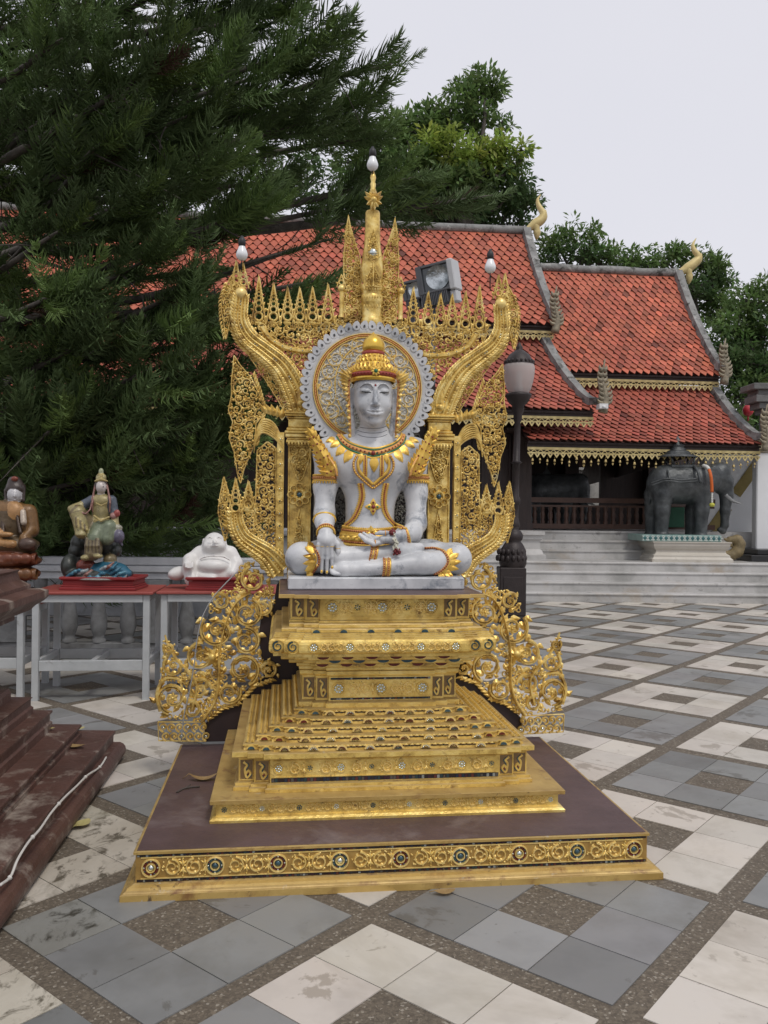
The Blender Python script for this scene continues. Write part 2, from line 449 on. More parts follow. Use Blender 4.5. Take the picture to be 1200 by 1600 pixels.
def roof_plane(name, A, B, C, D, sag, nr, wcol, seed, base=(0.44, 0.110, 0.060)):
    """A ridge left, B ridge right, C eave right, D eave left; tiles are separate scale-shaped plates"""
    A, B, C, D = [np.asarray(q, float) for q in (A, B, C, D)]
    N = np.cross(B - A, D - A); N /= np.linalg.norm(N)
    if N[2] < 0: N = -N
    def P(s, t):      # s 0..1 left-right, t 0..1 ridge-eave
        s = np.asarray(s)[..., None]; t = np.asarray(t)[..., None]
        p = A * (1 - s) * (1 - t) + B * s * (1 - t) + C * s * t + D * (1 - s) * t
        return p - N * sag * 4 * t * (1 - t)
    mb = MB(); rr = np.random.default_rng(seed)
    n = 14
    S_, T_ = np.meshgrid([0, 1], np.linspace(0, 1, n), indexing='xy')
    V = P(S_, T_) - N * 0.03
    mb.add(V.reshape(-1, 3), [(2 * k, 2 * k + 1, 2 * k + 3, 2 * k + 2) for k in range(n - 1)], 1)
    mb.add(V.reshape(-1, 3) - N * .05, [(2 * k + 2, 2 * k + 3, 2 * k + 1, 2 * k) for k in range(n - 1)], 1)
    L = max(np.linalg.norm(B - A), np.linalg.norm(C - D)); nc = int(L / wcol)
    dt = 1.0 / nr; ds = 1.0 / nc
    r, c = np.meshgrid(np.arange(nr), np.arange(nc + 1), indexing='ij')
    r = r.ravel(); c = c.ravel()
    sc = (c + 0.5 * (r % 2)) * ds + rr.normal(0, ds * .03, len(r)); t0 = r * dt
    keep = (sc > ds * .3) & (sc < 1 - ds * .3)
    r, c, sc, t0 = r[keep], c[keep], sc[keep], t0[keep]
    m = len(r)
    h = 0.48 * ds
    lift = rr.uniform(.024, .040, m)
    tips = t0 + dt * 1.52 + rr.normal(0, dt * .04, m)
    tips = np.minimum(tips, 1.03)
    mid = t0 + dt * .62
    pts = [(sc - h, t0 - dt * .1, .000), (sc + h, t0 - dt * .1, .000), (sc + h, mid, .012), (sc + h * .50, t0 + dt * 1.14, .018), (sc, tips, .020), (sc - h * .50, t0 + dt * 1.14, .018), (sc - h, mid, .012)]
    top = np.stack([P(a, np.clip(b, 0, 1.03)) + N * (q / .02 * lift)[:, None] for a, b, q in [(a, b, np.full(m, q)) for a, b, q in pts]], 1)
    bot = top[:, 2:] - N * .016
    V = np.concatenate([top, bot], 1).reshape(-1, 3)
    o = np.arange(m)[:, None] * 12
    fa = o + np.array([[6, 5, 4, 3, 2, 1, 0]])
    rim = np.concatenate([o + np.array([[2 + k, 3 + k, 8 + k, 7 + k]]) for k in range(4)])
    col = np.array(base) * np.clip(rr.normal(1, .17, m), .5, 1.5)[:, None] * (1 + rr.normal(0, .03, (m, 3)))
    old = rr.random(m) < .07
    col[old] *= rr.uniform(.45, .75, old.sum())[:, None]
    nv = (B - A); flip = np.dot(np.cross(top[0, 1] - top[0, 0], top[0, 4] - top[0, 0]), N) > 0
    if flip: fa = fa[:, ::-1]
    mb.add(V, fa, 0, col); mb.f.append((rim + (mb.n - len(V)), 0, np.tile(col * .6, (4, 1)), None))
    o = mb.build(name, [ROOFT, ROOFB], temple)
    return P, N
def gable_strip(P, N, s, w, h, name='bargeboard', t1=1.02):
    """mortared verge that follows the roof's curve"""
    mb = MB(); n = 16
    t = np.linspace(-.01, t1, n)
    ctr = P(np.full(n, s), t) + N * (h * .5 - .03)
    ctr[-3:] += np.array([[0, 0, .02], [0, 0, .06], [0, 0, .14]])
    V = []
    for k in range(n):
        a = TE * w / 2; b = N * h / 2
        ww = 1 - .25 * k / n
        jit = 1 + .05 * math.sin(k * 2.7)
        V += [ctr[k] - a * ww - b, ctr[k] + a * ww - b, ctr[k] + a * ww * .8 + b * jit, ctr[k] - a * ww * .8 + b * jit]
    F = [(4 * k + j, 4 * k + (j + 1) % 4, 4 * k + 4 + (j + 1) % 4, 4 * k + 4 + j) for k in range(n - 1) for j in range(4)]
    F += [(3, 2, 1, 0), tuple(range(4 * n - 4, 4 * n))]
    mb.add(V, F)
    return mb.build(name, MORTAR, temple)
def ridge_cap(A, B, name='ridge_cap'):
    mb = MB(); n = 12
    P = np.array([A + (B - A) * k / (n - 1) + np.array([0, 0, .04 + .015 * math.sin(k * 1.9)]) for k in range(n)])
    tube(mb, P, .10, 8, up=(0, 0, 1))
    mb.build(name, MORTAR, temple)
def trim(D, C, h, name='eave_trim', mat=None, beam=.16, back=0.12):
    """dark beam with a pierced gilt valance hanging under it, along the eave D->C"""
    D = np.asarray(D, float); C = np.asarray(C, float)
    L = np.linalg.norm(C - D); e = (C - D) / L; d = np.array([-e[1], e[0], 0]); d /= np.linalg.norm(d)
    if d[1] < 0: d = -d
    up = np.array([0, 0, 1.0])
    M = np.stack([e, d, up], 1)
    mb = MB(); box(mb, (0, back, -beam - .03), (L, back + .14, -.03), R=M, o=D)
    box(mb, (0, back - .06, -.07), (L, back - .002, -.028), R=M, o=D)
    mb.build('eave_beam', DWOOD, temple)
    mb = MB(); y0 = back - .035; z1 = -beam + .03
    box(mb, (0, y0, z1 - h * .24), (L, y0 + .02, z1), R=M, o=D)
    box(mb, (0, y0, z1 - h * .62), (L, y0 + .02, z1 - h * .48), R=M, o=D)
    n = int(L / (h * .62)); w = L / n
    for k in range(n):
        x = k * w
        for q in (0, 1):       # lattice struts round a heart-shaped gap
            a, b = (x, x + w / 2) if q else (x + w, x + w / 2)
            mb.add((np.array([[a - .012, y0, z1 - h * .24], [a + .012, y0, z1 - h * .24], [b + .012, y0, z1 - h * .5], [b - .012, y0, z1 - h * .5]]) @ M.T) + D, [(0, 1, 2, 3)])
        tri = np.array([[x + .004, y0, z1 - h * .58], [x + w - .004, y0, z1 - h * .58], [x + w * .72, y0, z1 - h * .82], [x + w * .5, y0, z1 - h], [x + w * .28, y0, z1 - h * .82]])
        hole = np.array([[x + w * .36, y0 - .001, z1 - h * .63], [x + w * .64, y0 - .001, z1 - h * .63], [x + w * .5, y0 - .001, z1 - h * .80]])
        t2 = tri.copy(); t2[:, 1] += .015
        mb.add(np.vstack([tri, t2]) @ M.T + D, [(4, 3, 2, 1, 0), (5, 6, 7, 8, 9), (1, 2, 7, 6), (2, 3, 8, 7), (3, 4, 9, 8), (4, 0, 5, 9)], 0)
        mb.add(hole @ M.T + D, [(2, 1, 0)], 1)
    mb.build(name, [mat or GOLDTRIM, DWOOD], temple)

def flame_fin(base, h, seed, name='flame_finial'):
    mb = MB(); rr = random.Random(seed)
    b = tl(base)
    spine = smooth_path([b, b + TE * .05 + [0, 0, h * .3], b - TE * .02 + [0, 0, h * .62], b + TE * .03 + [0, 0, h]], 12)
    tube(mb, spine, np.linspace(.09, .012, 12), 6)
    for k in range(1, 9):
        for sg in (-1, 1):
            p = spine[k + 1]
            q = p + sg * TE * (.16 - .012 * k) + np.array([0, 0, .10])
            tube(mb, smooth_path([p, (p + q) / 2 + sg * TE * .03 - [0, 0, .015], q], 5), [.05, .05, .035, .02, .006], 5)
    mb.build(name, MAT.get('naga_mosaic') or pbr('naga_mosaic', [(0.16, 0.14, 0.10), (0.34, 0.29, 0.20)], 14, 0.5, 0.2, 0.4, 60), temple)
def chofa(px, Y, pts, rad):
    mb = MB()
    P = smooth_path([tl(atY(x, y, Y)) for x, y in pts], 22)
    tube(mb, P, np.interp(np.linspace(0, 1, 22), np.linspace(0, 1, len(rad)), rad), 8)
    return mb

LL, RL = 15.0, 4.6
# left (main) section
Rr = atY(822, 364, 18.8); Ru = atY(868, 506, 17.0); Rt = atY(846, 526, 17.25); Re = atY(930, 640, 15.6)
sec1 = [tl(q) for q in (Rr, Ru, Rt, Re)]
off1 = TE * LL
P1, N1 = roof_plane('roof', sec1[0] - off1, sec1[0], sec1[1], sec1[1] - off1, .10, 20, .175, 1)
P2, N2 = roof_plane('roof', sec1[2] - off1, sec1[2], sec1[3], sec1[3] - off1, .14, 17, .155, 2, base=(0.36, 0.088, 0.056))
gable_strip(P1, N1, 1.0, .21, .16); gable_strip(P2, N2, 1.0, .21, .16)
ridge_cap(sec1[0] - off1, sec1[0])
trim(sec1[1] - off1, sec1[1], .20); trim(sec1[3] - off1, sec1[3], .20)
# right (porch) section
Qr = atY(1058, 430, 19.2); Qu = atY(1127, 586, 17.4); Qt = atY(1112, 606, 17.65); Qe = atY(1192, 694, 16.0)
sec2 = [tl(q) for q in (Qr, Qu, Qt, Qe)]
off2 = TE * RL
P3, N3 = roof_plane('roof', sec2[0] - off2, sec2[0], sec2[1], sec2[1] - off2, .10, 22, .150, 3, base=(0.45, 0.113, 0.062))
P4, N4 = roof_plane('roof', sec2[2] - off2, sec2[2], sec2[3], sec2[3] - off2, .12, 14, .150, 4, base=(0.36, 0.088, 0.056))
gable_strip(P3, N3, 1.0, .21, .16); gable_strip(P4, N4, 1.0, .21, .16)
ridge_cap(sec2[0] - off2, sec2[0])
trim(sec2[1] - off2, sec2[1], .20); trim(sec2[3] - off2, sec2[3], .20)
# back slopes close the roofs
for sec, off in ((sec1, off1), (sec2, off2)):
    mb = MB(); b = sec[0] + TD * 4.5 + np.array([0, 0, -4.2])
    mb.add([sec[0], b, b - off, sec[0] - off], [(0, 1, 2, 3)])
    mb.build('back_roof', ROOFB, temple)
    mb = MB()                 # gable infill
    mb.add([sec[0] - TE * .4 + [0, 0, -.25], sec[1] - TE * .7 + TD * .4 + [0, 0, -.3], sec[3] - TE * 1.0 + TD * .8 + [0, 0, -.2], b - TE * .8 + [0, 0, -.6]], [(0, 1, 2, 3)])
    mb.build('gable_wall', DWOOD, temple)
for nm, pts, Y in (('ridge_finial', [(806, 357), (822, 359), (836, 350), (846, 343), (849, 334), (842, 322), (840, 312), (845, 304)], 18.8),
                   ('ridge_finial', [(1046, 424), (1058, 427), (1074, 419), (1086, 410), (1092, 402), (1084, 390), (1083, 381), (1088, 372)], 19.2)):
    mb = MB()
    P = smooth_path([tl(atY(x, y, Y)) for x, y in pts], 22)
    tube(mb, P, np.interp(np.linspace(0, 1, 22), [0, .15, .3, .5, .62, .8, 1], [.012, .06, .115, .10, .075, .045, .006]), 8)
    x, y = pts[2]
    tube(mb, smooth_path([tl(atY(x, y, Y)), tl(atY(x + 3, y + 12, Y)), tl(atY(x + 2, y + 25, Y))], 7), [.09, .10, .075, .085, .075, .05, .015], 8)
    x, y = pts[4]
    tube(mb, smooth_path([tl(atY(x - 4, y + 2, Y)), tl(atY(x + 3, y + 1, Y)), tl(atY(x + 4, y - 6, Y))], 6), [.06, .05, .04, .03, .02, .01], 6)
    mb.build(nm, GOLDTRIM, temple)
flame_fin(atY(942, 645, 15.5), 1.0, 1); flame_fin(atY(867, 520, 16.9), .95, 2)
flame_fin(atY(1131, 600, 17.3), .95, 3); flame_fin(atY(1196, 705, 15.9), .9, 4)
# walls, posts, railing, floor
FZ = 1.17
mb = MB()
box(mb, (-17, 1.0, FZ), (-.30, 1.12, 3.6), R=TR); mb.build('wood_wall', DWOOD, temple)
mb = MB()
for u in np.arange(-16, -.6, .75):
    box(mb, (u + .06, .965, FZ + .15), (u + .10, .998, 3.2), R=TR); box(mb, (u + .62, .965, FZ + .15), (u + .66, .998, 3.2), R=TR)
    for z in (FZ + .15, FZ + .85, FZ + 1.6): box(mb, (u + .10, .967, z), (u + .62, .998, z + .05), R=TR)
mb.build('wall_moulding', DWOOD, temple)
posts = MB()
for u, w in ((-.15, .85), (-.15, 4.2), (4.1, 4.2), (2.0, 4.2)):
    mb = MB(); box(mb, (u - .17, w - .17, FZ), (u + .17, w + .17, 3.4), R=TR)
    box(mb, (u - .20, w - .20, FZ), (u + .20, w + .20, FZ + .14), R=TR)
    mb.build('post', DWOOD, temple)
mb = MB(); box(mb, (-.6, .3, FZ + 1.95), (4.4, 4.6, FZ + 2.0), R=TR); mb.build('ceiling', DWOOD, temple)
mb = MB(); box(mb, (-.3, 4.4, FZ), (2.0, 4.5, 3.2), R=TR); box(mb, (2.85, 4.4, FZ), (7.5, 4.5, 3.6), R=TR)
box(mb, (2.0, 4.4, FZ), (2.85, 4.5, FZ + .55), R=TR); mb.build('back_wall', DWOOD, temple)
# railing between the front posts
mb = MB()
box(mb, (.05, .80, FZ + .56), (3.95, .92, FZ + .66), R=TR); box(mb, (.05, .83, FZ + .47), (3.95, .89, FZ + .51), R=TR); box(mb, (.05, .80, FZ + .03), (3.95, .92, FZ + .13), R=TR)
rail = mb.build('railing', RWOOD, temple)
for k in range(23):
    mb = MB(); u = .14 + k * .165
    lathe(mb, [(.05, .13), (.05, .18), (.03, .20), (.052, .28), (.05, .33), (.03, .38), (.045, .42), (.045, .47)], tem(u, .86, FZ), 8)
    mb.build('baluster', RWOOD, rail, smooth=True)
# small camera under the gable corner
mb = MB(); c = tl(atY(941, 636, 15.45)); box(mb, c - [.08, .12, .04], c + [.08, .12, .05]); tube(mb, [c, c + [0, -.16, -.02]], .035, 8)
mb.build('security_camera', pbr('white_plastic', [(0.7, 0.7, 0.7)], 4, 0.4), temple)

# terrace
mb = MB()
TW = np.array([0.0, 14.17, 0.0])
for k in range(4):
    z0 = .0 if k == 0 else .16 * k - .012
    y0 = .30 * k
    ins = .02 if k % 2 == 0 else .0
    box(mb, (-14, y0 + ins, z0), (14, 9, .16 * k + .115), o=TW)
    bbox(mb, (-14, y0 - .02 + ins, .16 * k + .117), (14, 8.98, .16 * k + .16), .012); 
    mb.v[-1] = mb.v[-1] + TW
for x in np.arange(-13, 14, .9):       # joints
    pass
ter = thing('marble_terrace', 'stepped grey marble terrace in front of the temple hall', 'terrace')
mb.build('step', MARBLE, ter)
mb = MB(); LT = .64
for k in range(3):
    y0 = 16.0 + .26 * k - 14.17
    box(mb, (3.0, y0, LT + .002), (5.3, 5, LT + .176 * (k + 1) - .04), o=TW)
    box(mb, (2.98, y0 - .02, LT + .176 * (k + 1) - .038), (5.32, 5, LT + .176 * (k + 1)), o=TW)
mb.build('stair', MARBLE, ter)
mb = MB()
def moulded_block(mb, x0, x1, y0, y1, prof):
    """stack of (offset, z) rings round a rectangle"""
    V = []; n = len(prof)
    for o_, z in prof: V += [(x0 - o_, y0 - o_, z), (x1 + o_, y0 - o_, z), (x1 + o_, y1 + o_, z), (x0 - o_, y1 + o_, z)]
    F = [(4 * k + j, 4 * k + (j + 1) % 4, 4 * k + 4 + (j + 1) % 4, 4 * k + 4 + j) for k in range(n - 1) for j in range(4)]
    F.append(tuple(range(4 * n - 4, 4 * n)))
    mb.add(V, F)
pf = [(.10, LT), (.10, LT + .08), (.06, LT + .10), (.03, LT + .17), (0, LT + .19), (0, LT + .34), (.04, LT + .38), (.04, LT + .44), (.08, LT + .46), (.08, LT + .53)]
moulded_block(mb, -11, 2.95, 15.75, 19, pf)
mb.build('plinth_wall', MARBLE, ter)
# upper floor of the hall
mb = MB(); box(mb, (-14, 16.85, LT), (8, 21.5, FZ)); mb.build('hall_floor', MARBLE, ter)

# pale wall seen through the porch opening
mb = MB(); bbox(mb, (2.5, 24.0, 0), (12.0, 24.3, 2.75), .02); bbox(mb, (2.45, 23.9, 2.752), (12.05, 24.4, 2.9), .02)
tag(mb.build('garden_wall', STONE), 'pale garden wall seen through the open porch behind the railing', 'wall')
TWIGB = pbr('grey_bark', [(0.05, 0.043, 0.036), (0.12, 0.105, 0.09)], 8, 0.9, 0, 0.6, 30, stretch=(1, 1, 0.4))
# ================================================================== TREES
def spray_template(seed, n=92, rl=.28):
    """one feathery pine spray of unit length along +x: a twig with two ranks of rope-like branchlets"""
    r = np.random.default_rng(seed)
    V = []; F = []
    ts = np.sort(r.uniform(.02, 1.0, n))
    for k, t in enumerate(ts):
        side = 1 if k % 2 else -1
        base = np.array([t, 0, -.10 * math.sin(PI * t * .9) + .10 * t * t])
        L = rl * (0.55 + .45 * math.sin(PI * min(1, t * .8 + .12))) * r.uniform(.75, 1.2) * (1 - .45 * max(0, t - .75) / .25)
        d0 = np.array([.62, side * (.95 - .5 * t), .20]) + r.normal(0, .16, 3)
        if r.random() < .34: d0[2] -= .9; d0[1] *= .6
        d0 /= np.linalg.norm(d0)
        d1 = d0 * .8 + np.array([.45, 0, .38]); d1 /= np.linalg.norm(d1)
        p1 = base + d0 * L * .5; p2 = p1 + d1 * L * .5
        w = .0085
        a = np.cross(d0, [0.1, .2, 1]); a /= np.linalg.norm(a); b = np.cross(d0, a)
        o = len(V)
        for c, s in ((base, .75), (p1, 1.0)):
            for q in range(3):
                an = q * 2 * PI / 3
                V.append(c + w * s * (math.cos(an) * a + math.sin(an) * b))
        V.append(p2)
        for q in range(3):
            e = (q + 1) % 3
            F += [(o + q, o + e, o + 3 + e), (o + q, o + 3 + e, o + 3 + q), (o + 3 + q, o + 3 + e, o + 6)]
    # the twig itself
    o = len(V)
    for t in (0, .35, .7, 1.0):
        c = np.array([t, 0, -.10 * math.sin(PI * t * .9) + .10 * t * t])
        for q in range(3):
            an = q * 2 * PI / 3; V.append(c + .009 * (1 - .6 * t) * np.array([0, math.cos(an), math.sin(an)]))
    for k in range(3):
        for q in range(3):
            e = (q + 1) % 3; F += [(o + 3 * k + q, o + 3 * k + e, o + 3 * k + 3 + e), (o + 3 * k + q, o + 3 * k + 3 + e, o + 3 * k + 3 + q)]
    return np.array(V), np.array(F)
def place(mb, tpl, pos, X, up, scale, col):
    """many copies of a template: X = its direction, all into one crown"""
    V, F = tpl
    X = X / np.linalg.norm(X, axis=1)[:, None]
    Y = np.cross(up, X); Y /= np.maximum(np.linalg.norm(Y, axis=1)[:, None], 1e-6)
    Z = np.cross(X, Y)
    M = np.stack([X, Y, Z], 2) * scale[:, None, None]
    W = np.einsum('nij,kj->nki', M, V) + pos[:, None]
    f = (F[None] + (np.arange(len(pos)) * len(V))[:, None, None]).reshape(-1, F.shape[1])
    mb.add(W.reshape(-1, 3), f, 0, np.repeat(col, len(F), 0))

pine = thing('pine_tree', 'huge dark green pine with feathery drooping sprays filling the upper left', 'tree', (-5.2, 9.4, 0))
PB = np.array([-5.2, 9.4, 0.0])
tr = MB()
tube(tr, smooth_path([(0, 0, -.1), (.05, 0, 2), (0, .05, 5), (.05, 0, 9), (0, 0, 12.5)], 14), np.linspace(.34, .06, 14), 10, up=(0, 1, 0))
tr.build('trunk', TWIGB, pine)
limbs = [  # tip in the photo, its distance
 (612, 100, 9.0), (430, 15, 9.5), (380, -60, 9.2), (560, 165, 9.5), (500, 72, 8.6), (590, 215, 10.2), (770, 305, 10.8), (660, 275, 10.2), (560, 318, 9.6), (520, 372, 9.2),
 (506, 436, 9.0), (452, 392, 8.7), (430, 476, 8.6), (405, 520, 9.2), (352, 566, 8.6), (366, 618, 8.2), (346, 690, 8.6), (306, 742, 8.2), (336, 790, 9.4), (262, 806, 8.6), (206, 842, 8.6), (122, 846, 8.4), (60, 820, 8.3),
 (250, 96, 7.6), (186, 206, 7.6), (306, 176, 8.0), (120, 50, 7.6), (206, 306, 7.6), (100, 356, 7.5), (332, 262, 8.1), (236, 402, 7.8), (86, 456, 7.5), (156, 526, 7.6), (262, 566, 7.7), (100, 656, 7.6), (226, 656, 7.8), (60, 740, 7.8), (170, 740, 8),
 (452, 96, 11), (402, 206, 11.5), (352, 46, 11), (506, 206, 11), (430, 282, 11), (306, 300, 11), (250, 486, 11.2), (340, 420, 10.4), (140, 430, 11), (60, 250, 10.8),
 (110, 610, 10.8), (210, 700, 10.8), (320, 650, 10.8), (150, 800, 10.8), (290, 836, 11), (360, 860, 11.2), (60, 560, 10.6), (250, 600, 10.5), (330, 520, 10.6), (40, 150, 9), (20, 20, 8.6), (300, -30, 9), (180, -40, 8.5), (400, 120, 8.4), (480, 190, 8.8), (390, 330, 8.6),
 (300, 500, 8), (180, 620, 8), (80, 550, 8), (300, 630, 8.3), (250, 730, 8.4), (130, 700, 8.2), (380, 660, 9.3), (300, 450, 8.2), (30, 650, 8), (40, 380, 8), (150, 120, 8), (330, 110, 9), (240, 250, 9), (380, 30, 9),(130, 270, 9),(20, 480, 9)]
limbs += [(-320, 100, 10.5), (-420, 300, 9.5), (-300, 480, 10.5), (-450, 600, 9.0), (-280, 700, 9.5), (-350, -80, 9.5), (-260, 250, 11.5), (-200, 560, 11.5), (-420, 760, 10.0), (-300, -200, 10.5), (-150, 380, 12.5), (-120, 120, 12.5)]   # the far side of the tree
tpls = [spray_template(k) for k in range(6)]
lm = MB(); buck = [[] for _ in tpls]
rp = np.random.default_rng(11)
WINDOWS = [(462, 385, 96, 52), (60, 392, 60, 24), (215, 455, 34, 18), (350, 405, 24, 20), (360, 545, 34, 26), (200, 600, 22, 16), (215, 478, 22, 14), (340, 440, 20, 14)]   # openings between the limbs where the roof shows
for li, (px, py, Y) in enumerate(limbs):
    tip = atY(px, py, Y) - PB
    L = np.linalg.norm(tip[:2])
    st = np.array([0, 0, max(.5, tip[2] - .12 * L + rp.normal(0, .25))])
    mid = (st + tip) / 2 + np.array([rp.normal(0, .12), rp.normal(0, .12), -.05 * L])
    P = smooth_path([st, mid, tip - (tip - st) * .15 + [0, 0, -.05 * L * .3], tip], 26)
    tube(lm, P, np.linspace(.018 + .011 * L, .008, 26), 6, up=(0, 0, 1))
    T = frames(P)
    n = int(7 + L * 4.3)
    for k in range(n):
        t = rp.beta(1.6, 1.0) * .86 + .14 if rp.random() < .8 else rp.uniform(.10, .45)
        i = min(25, int(t * 25)); p = P[i]; d = T[i]
        side = 1 if k % 2 else -1
        lat = np.cross(d, [0, 0, 1]); lat /= np.linalg.norm(lat)
        w = d * rp.uniform(.5, 1.1) + lat * side * rp.uniform(.25, 1.0) * (1.1 - .7 * t) + np.array([0, 0, rp.normal(.10, .24)])
        sc = rp.uniform(.55, 1.0) * (1.0 - .35 * max(0, t - .8) / .2) * (0.80 + .05 * min(L, 5))
        q = proj(PB + p + w / np.linalg.norm(w) * sc * .95)
        if q[1] < 330 and q[0] > np.interp(q[1], [-200, 0, 40, 75, 112, 150, 200, 262, 330], [470, 545, 585, 668, 650, 610, 640, 720, 800]) and rp.random() < .95: continue      # the crown's own outline on the open side
        qs = [proj(PB + p + w / np.linalg.norm(w) * sc * f_) for f_ in (.3, .85)]
        if any(((q[0] - wx) / wr) ** 2 + ((q[1] - wy) / wh) ** 2 < 1 for wx, wy, wr, wh in WINDOWS for q in qs) and rp.random() < .9: continue
        buck[rp.integers(len(tpls))].append((p, w, sc, li))
    buck[rp.integers(len(tpls))].append((P[-3], T[-1] + np.array([0, 0, .05]), .55, li))
    # bare twigs
    for k in range(3):
        i = rp.integers(4, 20); q = P[i] + np.array([rp.normal(0, .3), rp.normal(0, .3), -rp.uniform(.15, .5)])
        tube(lm, smooth_path([P[i], (P[i] + q) / 2 + rp.normal(0, .05, 3), q], 5), [.010, .008, .006, .005, .003], 4)
lm.build('limbs', TWIGB, pine)
cr = MB()
limbc = rp.random(len(limbs))
for tpl, b in zip(tpls, buck):
    pos = np.array([q[0] for q in b]); X = np.array([q[1] for q in b]); sc = np.array([q[2] for q in b])
    li = np.array([q[3] for q in b])
    up = np.tile([0, 0, 1.0], (len(b), 1)) + rp.normal(0, .25, (len(b), 3))
    base = np.array([0.118, 0.178, 0.068])[None] * (1 + .8 * (limbc[li] - .5))[:, None]
    young = rp.random(len(b)) < .22
    col = base * rp.uniform(.7, 1.35, (len(b), 1)) + np.where(young[:, None], np.array([[.050, .075, .008]]), 0)
    dead = rp.random(len(b)) < .014
    col[dead] = (0.075, 0.04, 0.025)
    place(cr, tpl, pos, X, up, sc, col)
crown = cr.build('crown', NEEDLE, pine)

def leaf_template(n, seed, spread=.5, droop=.2):
    """a cluster of pointed folded leaves round a twig tip"""
    r = np.random.default_rng(seed); V = []; F = []
    for k in range(n):
        th = r.uniform(0, 2 * PI); ph = r.normal(.1, .5)
        d = np.array([math.cos(th) * math.cos(ph), math.sin(th) * math.cos(ph), math.sin(ph)])
        c = d * r.uniform(.05, spread) + np.array([0, 0, r.normal(0, .08)])
        d = d + np.array([0, 0, -droop + r.normal(0, .3)]); d /= np.linalg.norm(d)
        s = np.cross(d, [r.normal(0, .4), r.normal(0, .4), 1]); s /= np.linalg.norm(s); u = np.cross(s, d)
        L = r.uniform(.35, .6); w = L * .19
        o = len(V)
        V += [c, c + d * L * .5 + s * w + u * .03, c + d * L, c + d * L * .5 - s * w + u * .03, c + d * L * .5]
        F += [(o, o + 1, o + 4), (o + 1, o + 2, o + 4), (o, o + 4, o + 3), (o + 4, o + 2, o + 3)]
    return np.array(V), np.array(F)
LT_ = [leaf_template(20, 50 + k) for k in range(4)]
def broadleaf(label, base, blobs, seed, size=.42, group=None, per=85):
    """blobs: (px, py, rx, ry, Y, colour) clumps of the crown"""
    r = np.random.default_rng(seed); base = np.array(base, float)
    t = thing('broadleaf_tree', label, 'tree', base, 0, group)
    cr = MB(); tk = MB()
    top = np.mean([atY(b[0], b[1], b[4]) for b in blobs], 0) - base
    tp = smooth_path([(0, 0, -.1), top * [.25, .25, .45], top * [.7, .7, .8], top], 10)
    tube(tk, tp, np.linspace(.30, .07, 10), 8)
    bu = [[] for _ in LT_]
    for (px, py, rx, ry, Y, colr) in blobs:
        c = atY(px, py, Y) - base; k = Y / CAM_F
        R = np.array([rx * k, (rx + ry) * .5 * k, ry * k])
        tube(tk, smooth_path([tp[r.integers(5, 10)], (tp[7] + c) / 2 + r.normal(0, .2, 3), c], 8), np.linspace(.10, .02, 8), 5)
        m = max(8, int(per * (rx * ry) / 2200))
        for _ in range(m):
            u = r.normal(0, 1, 3); u /= np.linalg.norm(u)
            p = c + u * R * r.uniform(.45, 1.08)
            if r.random() < .25: tube(tk, np.array([c, (c + p) / 2 + [0, 0, -.05], p]), [.03, .02, .008], 4)
            bu[r.integers(4)].append((p, np.array([u[0], u[1], .2]) + r.normal(0, .2, 3), size * r.uniform(.75, 1.25), np.array(colr) * r.uniform(.75, 1.3) * (1 + r.normal(0, .05, 3))))
    for tpl, b in zip(LT_, bu):
        if not b: continue
        place(cr, tpl, np.array([q[0] for q in b]), np.array([q[1] for q in b]), np.tile([0, 0, 1.0], (len(b), 1)) + r.normal(0, .2, (len(b), 3)), np.array([q[2] for q in b]), np.array([q[3] for q in b]))
    tk.build('trunk', TWIGB, t); cr.build('crown', LEAF, t)
    return t
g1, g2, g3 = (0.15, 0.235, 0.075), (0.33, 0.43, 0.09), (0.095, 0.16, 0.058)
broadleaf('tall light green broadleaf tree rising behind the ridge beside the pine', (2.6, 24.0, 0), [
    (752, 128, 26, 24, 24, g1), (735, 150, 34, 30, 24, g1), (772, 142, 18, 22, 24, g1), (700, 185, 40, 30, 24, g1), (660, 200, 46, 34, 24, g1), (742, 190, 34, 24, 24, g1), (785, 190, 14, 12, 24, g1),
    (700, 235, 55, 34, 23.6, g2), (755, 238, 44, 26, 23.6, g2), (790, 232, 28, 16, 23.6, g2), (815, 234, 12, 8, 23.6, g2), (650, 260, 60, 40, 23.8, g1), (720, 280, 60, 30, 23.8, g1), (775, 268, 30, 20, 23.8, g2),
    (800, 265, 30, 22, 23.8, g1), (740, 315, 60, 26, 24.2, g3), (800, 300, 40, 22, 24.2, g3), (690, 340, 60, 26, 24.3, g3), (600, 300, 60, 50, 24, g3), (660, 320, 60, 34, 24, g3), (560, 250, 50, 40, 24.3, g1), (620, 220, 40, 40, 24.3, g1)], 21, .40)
broadleaf('low dark broadleaf tree just behind the main ridge finial', (4.4, 25.0, 0), [
    (760, 325, 60, 24, 25, g3), (800, 318, 36, 20, 25, g3), (700, 345, 70, 18, 25, g3), (836, 315, 14, 12, 25, g3), (780, 350, 60, 14, 25, g3), (640, 350, 60, 20, 25, g3)], 22, .38)
broadleaf('rounded mid green tree between the two ridge finials', (7.4, 27.0, 0), [
    (868, 378, 30, 26, 27, g1), (905, 372, 26, 26, 27, g1), (930, 368, 12, 14, 27, g1), (955, 400, 40, 18, 27, g1), (990, 408, 40, 18, 27, g1), (900, 405, 40, 16, 27, g3), (860, 410, 30, 20, 27, g3)], 23, .40)
broadleaf('bushy green tree behind the porch ridge finial', (11.0, 27.5, 0), [
    (1035, 402, 30, 18, 27.5, g1), (1062, 398, 24, 16, 27.5, g1), (1095, 415, 36, 22, 27.5, g1), (1120, 432, 26, 26, 27.5, g1), (1010, 416, 30, 14, 27.5, g3), (1100, 455, 50, 30, 27.5, g3), (1125, 490, 40, 36, 27.5, g1)], 24, .42)
